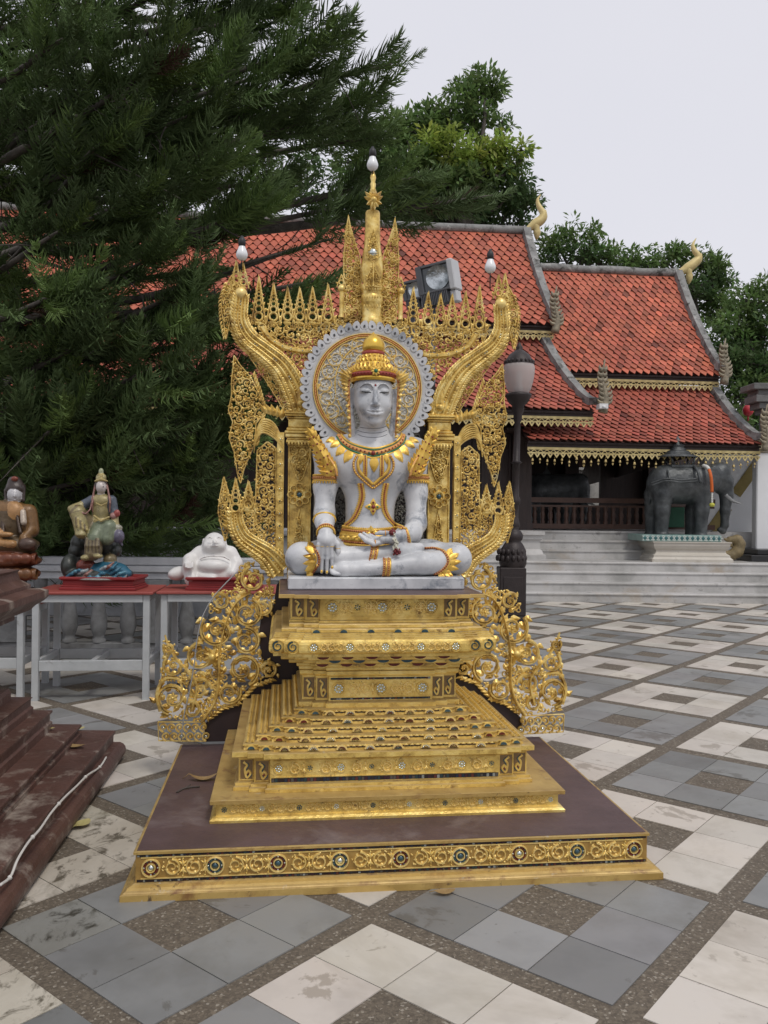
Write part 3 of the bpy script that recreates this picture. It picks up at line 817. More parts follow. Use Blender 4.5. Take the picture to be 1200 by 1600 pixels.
broadleaf('dense dark green tree at the right edge above the white gate', (12.5, 25.0, 0), [
    (1165, 470, 34, 28, 25, g1), (1192, 455, 24, 20, 25, g1), (1150, 520, 50, 36, 25, g1), (1195, 520, 40, 40, 25, g3), (1165, 565, 46, 40, 24.5, g3), (1128, 560, 34, 36, 25, g3), (1195, 590, 40, 50, 25, g3), (1160, 620, 40, 40, 24.5, g1), (1145, 660, 24, 30, 24, g1), (1190, 660, 40, 40, 25, g3)], 25, .40, per=90)
broadleaf('green tree hidden far behind the pine branches', (-7.0, 26.0, 0), [
    (60, 420, 70, 50, 26, g3), (180, 400, 70, 40, 26, g3), (280, 330, 60, 40, 26, g1), (380, 300, 60, 40, 26, g1), (480, 290, 60, 45, 26, g3), (100, 300, 60, 50, 26, g3)], 26, .42, per=50)
# ================================================================== GOLDEN THRONE (throne frame: x along the front, y back, z up)
GLASS_S = pbr('mirror_glass', [(0.55, 0.62, 0.62), (0.8, 0.85, 0.82)], 60, 0.12, 0.85)
GLASS_B = pbr('blue_glass', [(0.035, 0.07, 0.09), (0.07, 0.13, 0.15)], 60, 0.2, 0.3)
GLASS_R = pbr('red_glass', [(0.10, 0.018, 0.014), (0.17, 0.03, 0.02)], 60, 0.25, 0.2)
MOSAIC = pbr('mosaic_glass', [(1, 1, 1)], 5, 0.25, 0.3, attr=True)
throne = thing('golden_throne', 'tall ornate golden throne with pierced carved wings, stepped base and pointed crest', 'throne', T_O, T_YAW)
rT = np.random.default_rng(5)

# ---- planar ornament: everything is written in (x, z) and stands h proud of a plane y = y0
def strip(mb, P, w, y0, h, mat=0, col=None, closed=False):
    P = np.asarray(P, float); m = len(P)
    w = np.broadcast_to(np.asarray(w, float), (m,))
    T = np.gradient(P, axis=0); T /= np.maximum(np.linalg.norm(T, axis=1)[:, None], 1e-9)
    N = np.stack([-T[:, 1], T[:, 0]], 1)
    a = P + N * w[:, None]; b = P + N * w[:, None] * .45; c = P - N * w[:, None] * .45; d = P - N * w[:, None]
    hh = h * np.clip(w / max(w.max(), 1e-6), .45, 1)
    V = np.stack([np.stack([a[:, 0], np.full(m, y0), a[:, 1]], 1), np.stack([b[:, 0], y0 - hh, b[:, 1]], 1),
                  np.stack([c[:, 0], y0 - hh, c[:, 1]], 1), np.stack([d[:, 0], np.full(m, y0), d[:, 1]], 1)], 1).reshape(-1, 3)
    k = np.arange(m - 1)[:, None] * 4
    F = np.concatenate([k + np.array([[j, j + 1, j + 5, j + 4]]) for j in range(3)] + [k + np.array([[3, 0, 4, 7]])])
    mb.add(V, F, mat, col)
def leaf2(mb, x, z, ang, L, w, y0, h, mat=0):
    d = np.array([math.cos(ang), math.sin(ang)]); n = np.array([-d[1], d[0]])
    p = np.array([x, z])
    b = n * w * .35      # tips curl a little to one side
    Q = [p, p + d * L * .14 + n * w * .72, p + d * L * .42 + n * w, p + d * L * .74 + n * w * .62 + b * .5, p + d * L + b, p + d * L * .74 - n * w * .5 + b * .5, p + d * L * .42 - n * w, p + d * L * .14 - n * w * .72, p + d * L * .42]
    V = [(q[0], y0, q[1]) for q in Q]; V[8] = (Q[8][0], y0 - h, Q[8][1]); V[4] = (Q[4][0], y0 - h * .35, Q[4][1])
    mb.add(np.array(V), [(8, (k + 1) % 8, k) for k in range(8)], mat, None, L < .05)
def dome(mb, x, z, r, y0, h, mat=0, n=8):
    a = np.arange(n) * 2 * PI / n
    V = [(x + r * math.cos(t), y0, z + r * math.sin(t)) for t in a] + [(x + r * .7 * math.cos(t), y0 - h * .7, z + r * .7 * math.sin(t)) for t in a] + [(x, y0 - h, z)]
    F = [(k, n + k, n + (k + 1) % n, (k + 1) % n) for k in range(n)] + [(n + k, 2 * n, n + (k + 1) % n) for k in range(n)]
    mb.add(np.array(V), F, mat, None, True)
def flower2(mb, x, z, r, y0, h, n=5, a0=0.0, mat=0, cm=None):
    for k in range(n): leaf2(mb, x, z, a0 + k * 2 * PI / n, r, r * .42, y0, h * .8, mat)
    dome(mb, x, z, r * .32, y0, h * 1.2, mat if cm is None else cm, 6)
def ring2(mb, x, z, r, w, y0, h, mat=0, n=14):
    a = np.linspace(0, 2 * PI, n + 1)
    strip(mb, np.stack([x + r * np.cos(a), z + r * np.sin(a)], 1), w, y0, h, mat)
def spiral2(mb, x, z, R, a0, hand, w, y0, h, turns=1.5, mat=0, n=22, inner=.16):
    t = np.linspace(0, 1, n)
    r = R * ((1 - t) ** .85 * (1 - inner) + inner)
    a = a0 + hand * t * turns * 2 * PI
    strip(mb, np.stack([x + r * np.cos(a), z + r * np.sin(a)], 1), w * (1 - .45 * t), y0, h, mat)
def jewel(mb, x, z, r, y0, petals=7, mats=(1, 1), rim=True):
    """mirror-glass flower in a gilt ring"""
    if rim: ring2(mb, x, z, r * 1.12, r * .12, y0, r * .3, 0)
    for k in range(petals):
        a = k * 2 * PI / petals + .3
        dome(mb, x + r * .66 * math.cos(a), z + r * .66 * math.sin(a), r * .27, y0, r * .25, mats[0], 6)
    dome(mb, x, z, r * .34, y0, r * .4, mats[1], 8)
def inside(P, poly):
    x, z = P[:, 0], P[:, 1]; c = np.zeros(len(P), bool); n = len(poly)
    for i in range(n):
        a, b = poly[i], poly[(i + 1) % n]
        cr = (a[1] > z) != (b[1] > z)
        with np.errstate(divide='ignore', invalid='ignore'):
            xi = (b[0] - a[0]) * (z - a[1]) / (b[1] - a[1] if b[1] != a[1] else 1e-9) + a[0]
        c ^= cr & (x < xi)
    return c
def edist(P, poly):
    d = np.full(len(P), 1e9); n = len(poly)
    for i in range(n):
        a, b = np.array(poly[i]), np.array(poly[(i + 1) % n]); ab = b - a
        t = np.clip(((P - a) @ ab) / max(ab @ ab, 1e-12), 0, 1)
        d = np.minimum(d, np.linalg.norm(P - a - t[:, None] * ab, axis=1))
    return d
def fretwork(mb, poly, y0, rmax, rmin, seed, h=.014, w=None, edge=.0055, taken=None, jewels=.06, N=5200, gaps=True, gd=.030):
    """fill an outline with interlocking scrolls, flowers and leaves"""
    r_ = np.random.default_rng(seed); poly = np.asarray(poly, float)
    w = w or rmax * .15
    lo, hi = poly.min(0), poly.max(0)
    P = r_.uniform(lo, hi, (N, 2)); P = P[inside(P, poly)]
    D = edist(P, poly)
    C = list(taken or [])
    nt = len(C)
    lv = rmax
    while lv >= rmin:
        for p, d in zip(P, D):
            if d < lv * .93: continue
            ok = True
            for c in C:
                if (p[0] - c[0]) ** 2 + (p[1] - c[1]) ** 2 < ((lv + c[2]) * .94) ** 2: ok = False; break
            if ok: C.append((p[0], p[1], lv))
        lv *= .80
    hand = 1
    for x, z, R in C[nt:]:
        a0 = r_.uniform(0, 2 * PI); hand = -hand
        ww = max(w * .75, min(w * 1.25, R * .20)); hh = h * 1.25 * r_.uniform(.8, 1.2)
        if R > rmin * 1.5:
            spiral2(mb, x, z, R - ww * .4, a0, hand, ww, y0, hh, r_.uniform(1.15, 1.6))
            dome(mb, x, z, R * .22, y0 - h * .2, hh, 1 if r_.random() < jewels else 0, 6)
            for k in range(5):
                a = a0 + hand * (.6 + k * 1.15) + r_.normal(0, .2)
                leaf2(mb, x + R * .78 * math.cos(a), z + R * .78 * math.sin(a), a + hand * .9, R * .74, R * .26, y0 - hh * .4, hh * .9)
            for k in range(2):
                a = a0 + hand * (2.2 + 2.2 * k)
                leaf2(mb, x + R * .46 * math.cos(a), z + R * .46 * math.sin(a), a + PI - hand * .7, R * .5, R * .2, y0 - hh * .3, hh * .7)
            if r_.random() < .5: flower2(mb, x, z, R * .62, y0 - hh * .5, hh, 5, a0)
        elif r_.random() < .5:
            ring2(mb, x, z, R * .8, R * .24, y0, hh * .8, n=10)
        else:
            flower2(mb, x, z, R * 1.05, y0, hh, r_.integers(4, 7), a0)
    if gaps and len(C):
        CA = np.array([(c[0], c[1], c[2]) for c in C])
        got = []
        for p, d in zip(P, D):
            if d < .005: continue
            q = (np.hypot(CA[:, 0] - p[0], CA[:, 1] - p[1]) - CA[:, 2]).min()
            if q < .003 or any((p[0] - g[0]) ** 2 + (p[1] - g[1]) ** 2 < gd ** 2 for g in got): continue
            got.append(p); a = r_.uniform(0, 2 * PI)
            for j in range(3): leaf2(mb, p[0], p[1], a + j * 2.1, .020, .0075, y0, h)
    if edge:
        Q = np.vstack([poly, poly[:1]])
        dd = np.concatenate([[0], np.cumsum(np.linalg.norm(np.diff(Q, axis=0), axis=1))])
        n = int(dd[-1] / .012) + 4; s = np.linspace(0, dd[-1], n)
        E = np.stack([np.interp(s, dd, Q[:, 0]), np.interp(s, dd, Q[:, 1])], 1)
        strip(mb, E, edge, y0, h * .9)
    return C[nt:]
def fringe(mb, path, L, y0, h, step, side=1, lean=.6, w=.45):
    """row of acanthus leaves along an edge"""
    path = np.asarray(path, float)
    d = np.concatenate([[0], np.cumsum(np.linalg.norm(np.diff(path, axis=0), axis=1))])
    for s in np.arange(step / 2, d[-1], step):
        x = np.interp(s, d, path[:, 0]); z = np.interp(s, d, path[:, 1])
        x2 = np.interp(min(s + .01, d[-1]), d, path[:, 0]); z2 = np.interp(min(s + .01, d[-1]), d, path[:, 1])
        a = math.atan2(z2 - z, x2 - x)
        leaf2(mb, x, z, a + side * lean, L, L * w * .5, y0, h)
def spike(mb, x, z0, z1, w, y0, h=.012):
    """pointed openwork finial: stacked rings between two ogee edges"""
    H = z1 - z0
    t = np.linspace(0, 1, 9)
    prof = w * .5 * ((1 - t) ** .95 + .05 * (1 - t))
    for sg in (-1, 1): strip(mb, np.stack([x + sg * prof, z0 + t * H], 1), w * .07, y0, h)
    leaf2(mb, x, z0 - w * .1, PI / 2, w * .5, w * .3, y0 - .002, h); zz = z0 + w * .32; k = 0
    while zz < z1 - H * .22:
        r = .86 * np.interp((zz - z0) / H, t, prof)
        ring2(mb, x, zz + r * .6, r * .76, r * .24, y0 - .002, h, n=10)
        for sg in (-1, 1): leaf2(mb, x + sg * r * 1.05, zz + r * .1, PI / 2 - sg * .75, r * 1.0, r * .36, y0 - .003, h * .8)
        zz += r * 1.42; k += 1
    leaf2(mb, x, z1 - H * .30, PI / 2, H * .36, w * .12, y0 - .002, h)
def mirror_mb(src, xc):
    """a left-hand piece reflected about x = xc"""
    m = MB(); m.n = src.n
    for v in src.v:
        q = v.copy(); q[:, 0] = 2 * xc - q[:, 0]; m.v.append(q)
    m.f = [(f[:, ::-1], a, c, s) for f, a, c, s in src.f]
    return m
def pair(name, src, mats, xc, parent, smooth=False):
    return [src.build(name, mats, parent, smooth), mirror_mb(src, xc).build(name, mats, parent, smooth)]

# ---- stepped base -------------------------------------------------
def redent(xc, hw, yf, yb, steps):
    """plan outline (front edges only are stepped): list of (x, y) going left-back, front, right-back, with outward dirs"""
    L = [(-hw[-1], yb)]
    ys = [yf + s for s in steps]
    for k in range(len(hw) - 1, -1, -1):
        L.append((-hw[k], ys[k]))
        if k > 0: L.append((-hw[k - 1], ys[k]))
    Rr_ = [(-x, y) for x, y in L[::-1]]
    return [(xc + x, y) for x, y in L + Rr_]
def loft(mb, plan, prof, mats=None, cap=True):
    n = len(plan); P = np.array(plan)
    nx = np.zeros((n, 2))
    for k in range(n):
        a, b, c = P[k - 1], P[k], P[(k + 1) % n]
        for p, q in ((a, b), (b, c)):
            e = q - p
            nn = np.array([e[1], -e[0]])      # outline runs counter-clockwise seen from above? left-back -> front -> right-back
            nn = nn / max(np.linalg.norm(nn), 1e-9)
            for ax in (0, 1):
                if abs(nn[ax]) > .5: nx[k, ax] = nn[ax]
    for k, (o, z) in enumerate(prof):
        pass
    V = np.concatenate([np.column_stack([P + nx * o, np.full(n, z)]) for o, z in prof])
    for k in range(len(prof) - 1):
        F = [(k * n + j, k * n + (j + 1) % n, (k + 1) * n + (j + 1) % n, (k + 1) * n + j) for j in range(n)]
        mb.add(V[[*range(k * n, (k + 2) * n)]] , [tuple(q - k * n for q in f) for f in F], (9 if prof[k + 1][0] < prof[k][0] - .002 and abs(prof[k + 1][1] - prof[k][1]) < .0055 else (mats[k] if mats else 0)))
    if cap:
        top = V[-n:]
        mb.add(top, [tuple(range(n))], 5 if mats and mats[-1] == 5 else 9)
def relief(mb, x0, x1, z0, z1, y0, seed, n=None, h=.005, small=True):
    h = h * 1.7
    """band of S-scrolls with leaves"""
    r_ = np.random.default_rng(seed)
    H = z1 - z0; R = H * .44
    n = n or max(1, round((x1 - x0) / (2.05 * R))); st = (x1 - x0) / n
    for k in range(n):
        x = x0 + (k + .5) * st; z = (z0 + z1) / 2; s = 1 if k % 2 else -1
        for q in range(9):
            a = r_.uniform(0, 2 * PI); rr0 = R * r_.uniform(.85, 1.15); px_, pz_ = x + min(rr0, st * .52) * math.cos(a), z + min(rr0, H * .46) * math.sin(a)
            leaf2(mb, px_, pz_, a + s * r_.uniform(.6, 1.6), R * r_.uniform(.25, .42), R * .10, y0, h * .8, 7)
        spiral2(mb, x, z, min(R, st * .5), s * PI / 2 + (PI if s < 0 else 0), s, H * .06, y0, h, 1.6, 7, n=24)
        for q in range(4):
            a = s * (q * 1.4) + .4
            leaf2(mb, x + R * .55 * math.cos(a), z + R * .55 * math.sin(a), a + s * 1.2, R * .5, R * .17, y0, h, 7)
        for sg in (-1, 1):
            leaf2(mb, x + st * .5, z, sg * PI / 2, H * .42, H * .08, y0, h, 7); dome(mb, x + st * .5, z + sg * H * .44, H * .05, y0, h, 0, 6)
            leaf2(mb, x + st * .5, z + sg * H * .12, sg * PI / 2 + .8, H * .3, H * .06, y0, h); leaf2(mb, x + st * .5, z + sg * H * .12, sg * PI / 2 - .8, H * .3, H * .06, y0, h)
def mosaic(mb, x0, x1, z0, z1, y0, seed, mat=2, sz=.011, miss=.12):
    r_ = np.random.default_rng(seed)
    pal = np.array([(0.05, .02, .03), (.025, .035, .06), (.03, .055, .06), (.12, .035, .03), (.10, .09, .08), (.28, .30, .28), (.03, .03, .035)])
    box(mb, (x0, y0 - .0015, z0), (x1, y0 + .004, z1), mat, (.03, .02, .02))
    n = int((x1 - x0) / sz)
    for k in range(n):
        if r_.random() < miss: continue
        a = x0 + (k + .06) * (x1 - x0) / n; b = x0 + (k + .9) * (x1 - x0) / n; dz = r_.uniform(0, .2) * (z1 - z0)
        t = r_.normal(0, .0012)
        mb.add([(a, y0 - .003 + t, z0 + dz * .5), (b, y0 - .003 - t, z0 + dz * .5), (b, y0 - .003 - t, z1 - dz), (a, y0 - .003 + t, z1 - dz)], [(0, 1, 2, 3)], mat, pal[r_.integers(len(pal))])
TM = [GOLD, GLASS_S, MOSAIC, GLASS_B, GLASS_R, MAROON, GOLDW, GOLDB, GOLDS, DUSTG]
xc = 1.062
# plinth
mb = MB(); pl = [(.03, 1.53), (.03, .05), (2.10, .05), (2.10, 1.53)]
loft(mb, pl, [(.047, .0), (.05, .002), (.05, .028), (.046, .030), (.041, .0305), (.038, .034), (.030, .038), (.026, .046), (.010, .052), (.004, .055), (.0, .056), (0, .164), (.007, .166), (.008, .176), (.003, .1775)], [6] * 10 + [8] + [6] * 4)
box(mb, (.034, .054, .1700), (2.096, 1.526, .1792), 5)
plinth = mb.build('plinth', TM, throne)
mb = MB()
mosaic(mb, .035, 2.095, .155, .1635, .05, 1, miss=.3); mosaic(mb, .035, 2.095, .0575, .067, .05, 2, miss=.3)
box(mb, (.05, .046, .069), (2.08, .0515, .073), 7); box(mb, (.05, .046, .150), (2.08, .0515, .1535), 7)
nr_ = 9; xs = [.088 + k * (2.042 - .088) / (nr_ - 1) for k in range(nr_)]
for k in range(nr_):
    ring2(mb, xs[k], .1115, .0335, .004, .05, .010, 7, 24); ring2(mb, xs[k], .1115, .025, .005, .05, .004, 3 if k % 2 else 4, 24)
    for q in range(12):
        a = q * PI / 6; dome(mb, xs[k] + .0262 * math.cos(a), .1115 + .0262 * math.sin(a), .0048, .048, .003, [1, 3, 4][q % 3], 5)
    dome(mb, xs[k], .1115, .013, .049, .009, 3 if k % 3 else 1, 10); ring2(mb, xs[k], .1115, .0165, .003, .049, .008, 7, 18)
    if k < nr_ - 1: relief(mb, xs[k] + .038, xs[k + 1] - .038, .075, .149, .05, 10 + k, 2, h=.0075)
mb.build('carved_panel', TM, plinth)
# base tier
mb = MB(); hw = .769; pl = [(xc - hw, 1.46), (xc - hw, .31), (xc + hw, .31), (xc + hw, 1.46)]
loft(mb, pl, [(.004, .178), (.006, .190), (-.004, .198), (-.02, .204), (-.02, .252), (-.012, .256), (.004, .258), (.005, .274), (.002, .2755)], [0, 0, 0, 0, 0, 0, 6, 6, 6])
lower = mb.build('lower_tier', TM, throne)
mb = MB(); N_ = 10
for k in range(N_):
    x = xc - .715 + k * 1.43 / (N_ - 1)
    jewel(mb, x, .228, .0135, .33, 7, (1, 1) if k % 2 else (3, 3), False)
    if k < N_ - 1: relief(mb, x + .018, x + 1.43 / (N_ - 1) - .018, .209, .248, .33, 40 + k, 3, h=.004)
mb.build('carved_panel', TM, lower)
# second box with stepped corners
HW2 = [.530, .600, .668]; ST2 = [0, .022, .045]; yf = .385
mb = MB(); pl = redent(xc - .012, HW2, yf, 1.46, ST2)
loft(mb, pl, [(.004, .276), (.004, .291), (-.004, .296), (-.004, .308), (-.018, .312), (-.018, .412), (-.008, .417), (.010, .424), (.010, .445), (.007, .447)], None)
second = mb.build('second_tier', TM, throne)
mb = MB(); x0, x1 = xc - .012 - .495, xc - .012 + .495
mosaic(mb, x0 - .012, x1 + .012, .315, .333, yf + .018, 5, sz=.014, miss=.05); box(mb, (x0, yf + .014, .336), (x1, yf + .02, .339)); box(mb, (x0, yf + .014, .405), (x1, yf + .02, .409))
N_ = 8
for k in range(N_):
    x = x0 + .02 + k * (x1 - x0 - .04) / (N_ - 1)
    if k % 2 == 0: jewel(mb, x, .374, .019, yf + .018, 7)
    else: jewel(mb, x, .374, .013, yf + .018, 6, (3, 3))
    if k < N_ - 1: relief(mb, x + .026, x + (x1 - x0 - .04) / (N_ - 1) - .026, .344, .402, yf + .018, 60 + k, 1, h=.006)
def comma(mb, x, z0, z1, w, y0, s=1, seed=0):
    """curled S motif in coloured glass on a corner panel"""
    H = z1 - z0
    box(mb, (x - w / 2, y0 - .002, z0), (x + w / 2, y0 + .003, z1), 2, (.21, .135, .06))
    P = smooth_path([(x - s * w * .25, z1 - H * .12), (x + s * w * .05, z1 - H * .28), (x - s * w * .12, z1 - H * .5), (x + s * w * .02, z0 + H * .10), (x + s * w * .30, z0 + H * .28), (x + s * w * .12, z0 + H * .44), (x - s * w * .02, z0 + H * .30)], 24)
    strip(mb, P, w * .13, y0, .006, 0); P2 = P + np.array([s * w * .13, 0]); strip(mb, P2[:16], w * .06, y0, .005, 3)
    dome(mb, x + s * w * .12, z0 + H * .28, w * .12, y0, .008, 4, 6)
    strip(mb, np.array([(x - w / 2, z0), (x - w / 2, z1), (x + w / 2, z1), (x + w / 2, z0), (x - w / 2, z0)]), .0025, y0, .005, 0)
def corners(mb, xm, HW, ST, yf, inset, z0, z1):
    for sg in (-1, 1):
        for k in (1, 2):
            xa, xb = HW[k - 1] - inset, HW[k] - inset
            comma(mb, xm + sg * (xa + xb) / 2, z0, z1, (xb - xa) * .84, yf + ST[k] + inset, -sg)
corners(mb, xc - .012, HW2, ST2, yf, .018, .318, .406)
mb.build('carved_panel', TM, second)
# terraces
terr = MB(); det = MB()
for k in range(5):
    f = k / 4.0
    hw2 = [.500 - .055 * k, .565 - .0555 * k, .632 - .056 * k]
    yk = .410 + .048 * k; z0 = .446 + .0268 * k; z1 = z0 + .0268
    pl = redent(xc - .010, hw2, yk, 1.45 - .0 * k, [0, .02, .04])
    loft(terr, pl, [(0, z0), (0, z0 + .010), (-.004, z0 + .012), (-.004, z1 - .010), (.004, z1 - .006), (.004, z1 - .001), (.001, z1)], None)
    mosaic(det, xc - .01 - hw2[0] + .01, xc - .01 + hw2[0] - .01, z0 + .0125, z0 + .0175, yk + .004, 80 + k, sz=.012, miss=.45)
    nd = 8 - (k // 2)
    for q in range(int(hw2[0] * 2 / .026)):        # fine leaf row along the front of the tread
        x = xc - .01 - hw2[0] + .013 + q * .026
        det.add(np.array([(x - .011, yk - .001, z1 - .010), (x, yk - .003, z1 + .001), (x + .011, yk - .001, z1 - .010), (x, yk - .010, z1 - .006)]), [(1, 0, 3), (2, 1, 3), (0, 2, 3)], 7)
    for q in range(nd):
        x = xc - .01 + (q - (nd - 1) / 2 + (.25 if k % 2 else -.12)) * (hw2[0] * 2 / nd)
        for rr_, mt in ((.025, 7), (.018, 4 if (q + k) % 4 else 3)):
            a = np.linspace(0, PI, 9)
            pts = np.stack([x + rr_ * np.cos(a), z0 + .006 + rr_ * .8 * np.sin(a)], 1)
            prism(det, np.vstack([pts, [[x - rr_, z0 + .003], [x + rr_, z0 + .003]]]) if False else pts, yk - .010 - (.003 if mt else 0), yk, mt)
        for a in np.linspace(.35, PI - .35, 5): dome(det, x + .0135 * math.cos(a), z0 + .006 + .0115 * math.sin(a), .003, yk - .0128, .003, 1 if q % 2 else 4, 5)
    for sg in (-1, 1):
        for j in (1, 2):
            x = xc - .01 + sg * (hw2[j - 1] + hw2[j]) / 2; y_ = yk + .02 * j
            for rr_, mt in ((.021, 0), (.015, 4 if k % 2 else 3)):
                a = np.linspace(0, PI, 8)
                prism(det, np.stack([x + rr_ * np.cos(a), z0 + .006 + rr_ * .8 * np.sin(a)], 1), y_ - .010 - (.003 if mt else 0), y_, mt)
        # leaf scales running back along the treads
        xs_ = xc - .01 + sg * (hw2[2] - .024)
        for qi, y_ in enumerate(np.arange(yk + .06, 1.40, .022)):
            for dx_ in (-.013, .013):
                det.add(np.array([(xs_ + dx_ - .011, y_ + .02, z1 - .001), (xs_ + dx_, y_ - .006, z1 + .004), (xs_ + dx_ + .011, y_ + .02, z1 - .001), (xs_ + dx_, y_ + .008, z1 + .013), (xs_ + dx_, y_ + .024, z1 - .001)]), [(0, 1, 3), (1, 2, 3), (2, 4, 3), (4, 0, 3)], 7 if qi % 2 else 0)
t_ = terr.build('terrace_tier', TM, throne); det.build('antefix_row', TM, t_)
# waist, inverted steps, bull-nose, top box, top board
xm = 1.050
HWw = [.258, .318, .382]; STw = [0, .022, .045]; yw = .648
mb = MB(); pl = redent(xm, HWw, yw, 1.45, STw)
loft(mb, pl, [(.004, .579), (.004, .600), (-.002, .604), (-.012, .609), (-.012, .722), (-.003, .727), (.0, .733), (.0, .748), (-.004, .750), (.004, .756), (.004, .772)], None, cap=False)
waist = mb.build('waist', TM, throne)
mb = MB(); x0, x1 = xm - .238, xm + .238
mosaic(mb, x0, x1, .613, .622, yw + .012, 101, sz=.013); mosaic(mb, x0, x1, .708, .717, yw + .012, 102, sz=.013)
box(mb, (x0, yw + .008, .6245), (x1, yw + .013, .627)); box(mb, (x0, yw + .008, .703), (x1, yw + .013, .7055))
for k in range(3):
    x = xm + (k - 1) * .2; jewel(mb, x, .665, .026, yw + .012, 8)
    if k < 2:
        relief(mb, x + .038, x + .162, .634, .697, yw + .012, 110 + k, 2, h=.005)
corners(mb, xm, HWw, STw, yw, .012, .618, .714)
mb.build('carved_panel', TM, waist)
mb = MB()
HWb = [.385, .452, .520]; STb = [0, .022, .045]; yb_ = .500
for k in range(3):
    z0 = .772 + .0225 * k; q = .040 * k
    pl = redent(xm, [HWw[j] + .012 + q * .92 for j in range(3)], yw - .022 - .034 * k, 1.45, STw)
    loft(mb, pl, [(0, z0), (.004, z0 + .004), (.004, z0 + .016), (0, z0 + .0205), (-.01, z0 + .0225)], None, cap=False)
    for j in range(6):
        x = xm + (j - 2.5 + (.5 if k % 2 else 0)) * .112
        a = np.linspace(PI, 2 * PI, 9)
        prism(mb, np.stack([x + .036 * np.cos(a), z0 + .021 + .019 * np.sin(a)], 1), yw - .036 - .034 * k, yw - .02 - .034 * k, 0)
        prism(mb, np.stack([x + .028 * np.cos(a), z0 + .020 + .014 * np.sin(a)], 1), yw - .039 - .034 * k, yw - .03 - .034 * k, 3 if k % 2 else 4)
pl = redent(xm, HWb, yb_, 1.45, STb)
loft(mb, pl, [(-.06, .838), (-.014, .840), (-.012, .853), (-.004, .856), (.004, .864), (.006, .874), (.006, .899), (.003, .911), (-.006, .919), (-.012, .921), (-.012, .929), (-.016, .931), (-.016, .938), (-.022, .940), (-.022, .946)], None)
bull = mb.build('bullnose_tier', TM, throne)
mb = MB(); x0, x1 = xm - .375, xm + .375
for k in range(5):
    x = x0 + .05 + k * (x1 - x0 - .10) / 4
    jewel(mb, x, .886, .020, yb_ - .006, 7)
    if k < 4: relief(mb, x + .026, x + (x1 - x0 - .10) / 4 - .026, .862, .910, yb_ - .006, 120 + k, 3, h=.006)
for sg in (-1, 1):
    for k in (1, 2):
        x = xm + sg * (HWb[k - 1] + HWb[k]) / 2
        spiral2(mb, x, .886, .024, PI / 2, -sg, .0045, yb_ + STb[k] - .006, .007, 1.3, 3); spiral2(mb, x, .886, .017, PI / 2, -sg, .003, yb_ + STb[k] - .006, .008, 1.3, 0)
        ring2(mb, x, .886, .029, .0022, yb_ + STb[k] - .006, .005, 0)
mb.build('carved_panel', TM, bull)
mb = MB()
for k in range(2):
    z0 = .947 + .017 * k
    pl = redent(xm, [HWb[j] - .05 - .035 * k for j in range(3)], yb_ + .045 + .038 * k, 1.45, STb)
    loft(mb, pl, [(0, z0), (0, z0 + .012), (-.003, z0 + .0165)], None)
    nd = 6
    for j in range(nd):
        x = xm + (j - (nd - 1) / 2) * .125
        if k == 0:
            for rr_, mt in ((.022, 0), (.016, 3)):
                a = np.linspace(0, PI, 9)
                prism(mb, np.stack([x + rr_ * np.cos(a), z0 + .001 + rr_ * .8 * np.sin(a)], 1), yb_ + .034 - (.003 if mt else 0), yb_ + .045, mt)
HWt = [.292, .360, .428]; STt = [0, .022, .045]; yt = .632
pl = redent(xm, HWt, yt, 1.45, STt)
loft(mb, pl, [(.006, .981), (.006, .990), (0, .993), (0, 1.098)], None)
top = mb.build('upper_box', TM, throne)
mb = MB(); x0, x1 = xm - .28, xm + .28
box(mb, (x0, yt - .004, 1.005), (x1, yt + .001, 1.008)); box(mb, (x0, yt - .004, 1.012), (x1, yt + .001, 1.014))
for k in range(5):
    x = x0 + .045 + k * (x1 - x0 - .09) / 4
    jewel(mb, x, 1.052, .027 if k % 2 == 0 else .016, yt, 8 if k % 2 == 0 else 6, (1, 1) if k % 2 == 0 else (3, 1))
    if k < 4: relief(mb, x + .034, x + (x1 - x0 - .09) / 4 - .026, 1.022, 1.090, yt, 130 + k, 2, h=.005)
corners(mb, xm, HWt, STt, yt, 0, 1.002, 1.092)
mb.build('carved_panel', TM, top)
mb = MB(); pl = redent(xm, [.345, .412, .482], .556, 1.46, STt)
loft(mb, pl, [(0, 1.0985), (.002, 1.1), (.002, 1.115), (0, 1.1165)], [6, 6, 6, 5])
mb.build('top_board', TM, throne)

# ---- back board -----------------------------------------------------
XB = 1.068; YB = 1.47
def L(px, py, y=YB):
    q = onT(px, py, y); return (q[0], q[2])
def LP(pts, y=YB): return np.array([L(a, b, y) for a, b in pts])
mb = MB()
lp = LP([(318, 1160), (320, 1132), (338, 1116), (366, 1098), (392, 1072), (412, 1058), (408, 1024), (404, 992), (408, 966), (428, 945), (432, 915), (440, 905)])
out = [tuple(q) for q in lp] + [(XB, L(440, 905)[1]), (XB, L(318, 1160)[1])]
prism(mb, out, YB + .012, YB + .04)
prism(mb, [(2 * XB - a, b) for a, b in out], YB + .012, YB + .04)
prism(mb, [(.66, 1.117), (1.476, 1.117), (1.476, 2.10), (1.40, 2.42), (1.20, 2.50), (.93, 2.50), (.73, 2.42), (.66, 2.10)], YB + .012, YB + .035)
mb.build('back_board', DARKBOARD, throne)
FM = [GOLDF, GLASS_S, MOSAIC, GLASS_B, GLASS_R, MAROON, GOLDB]
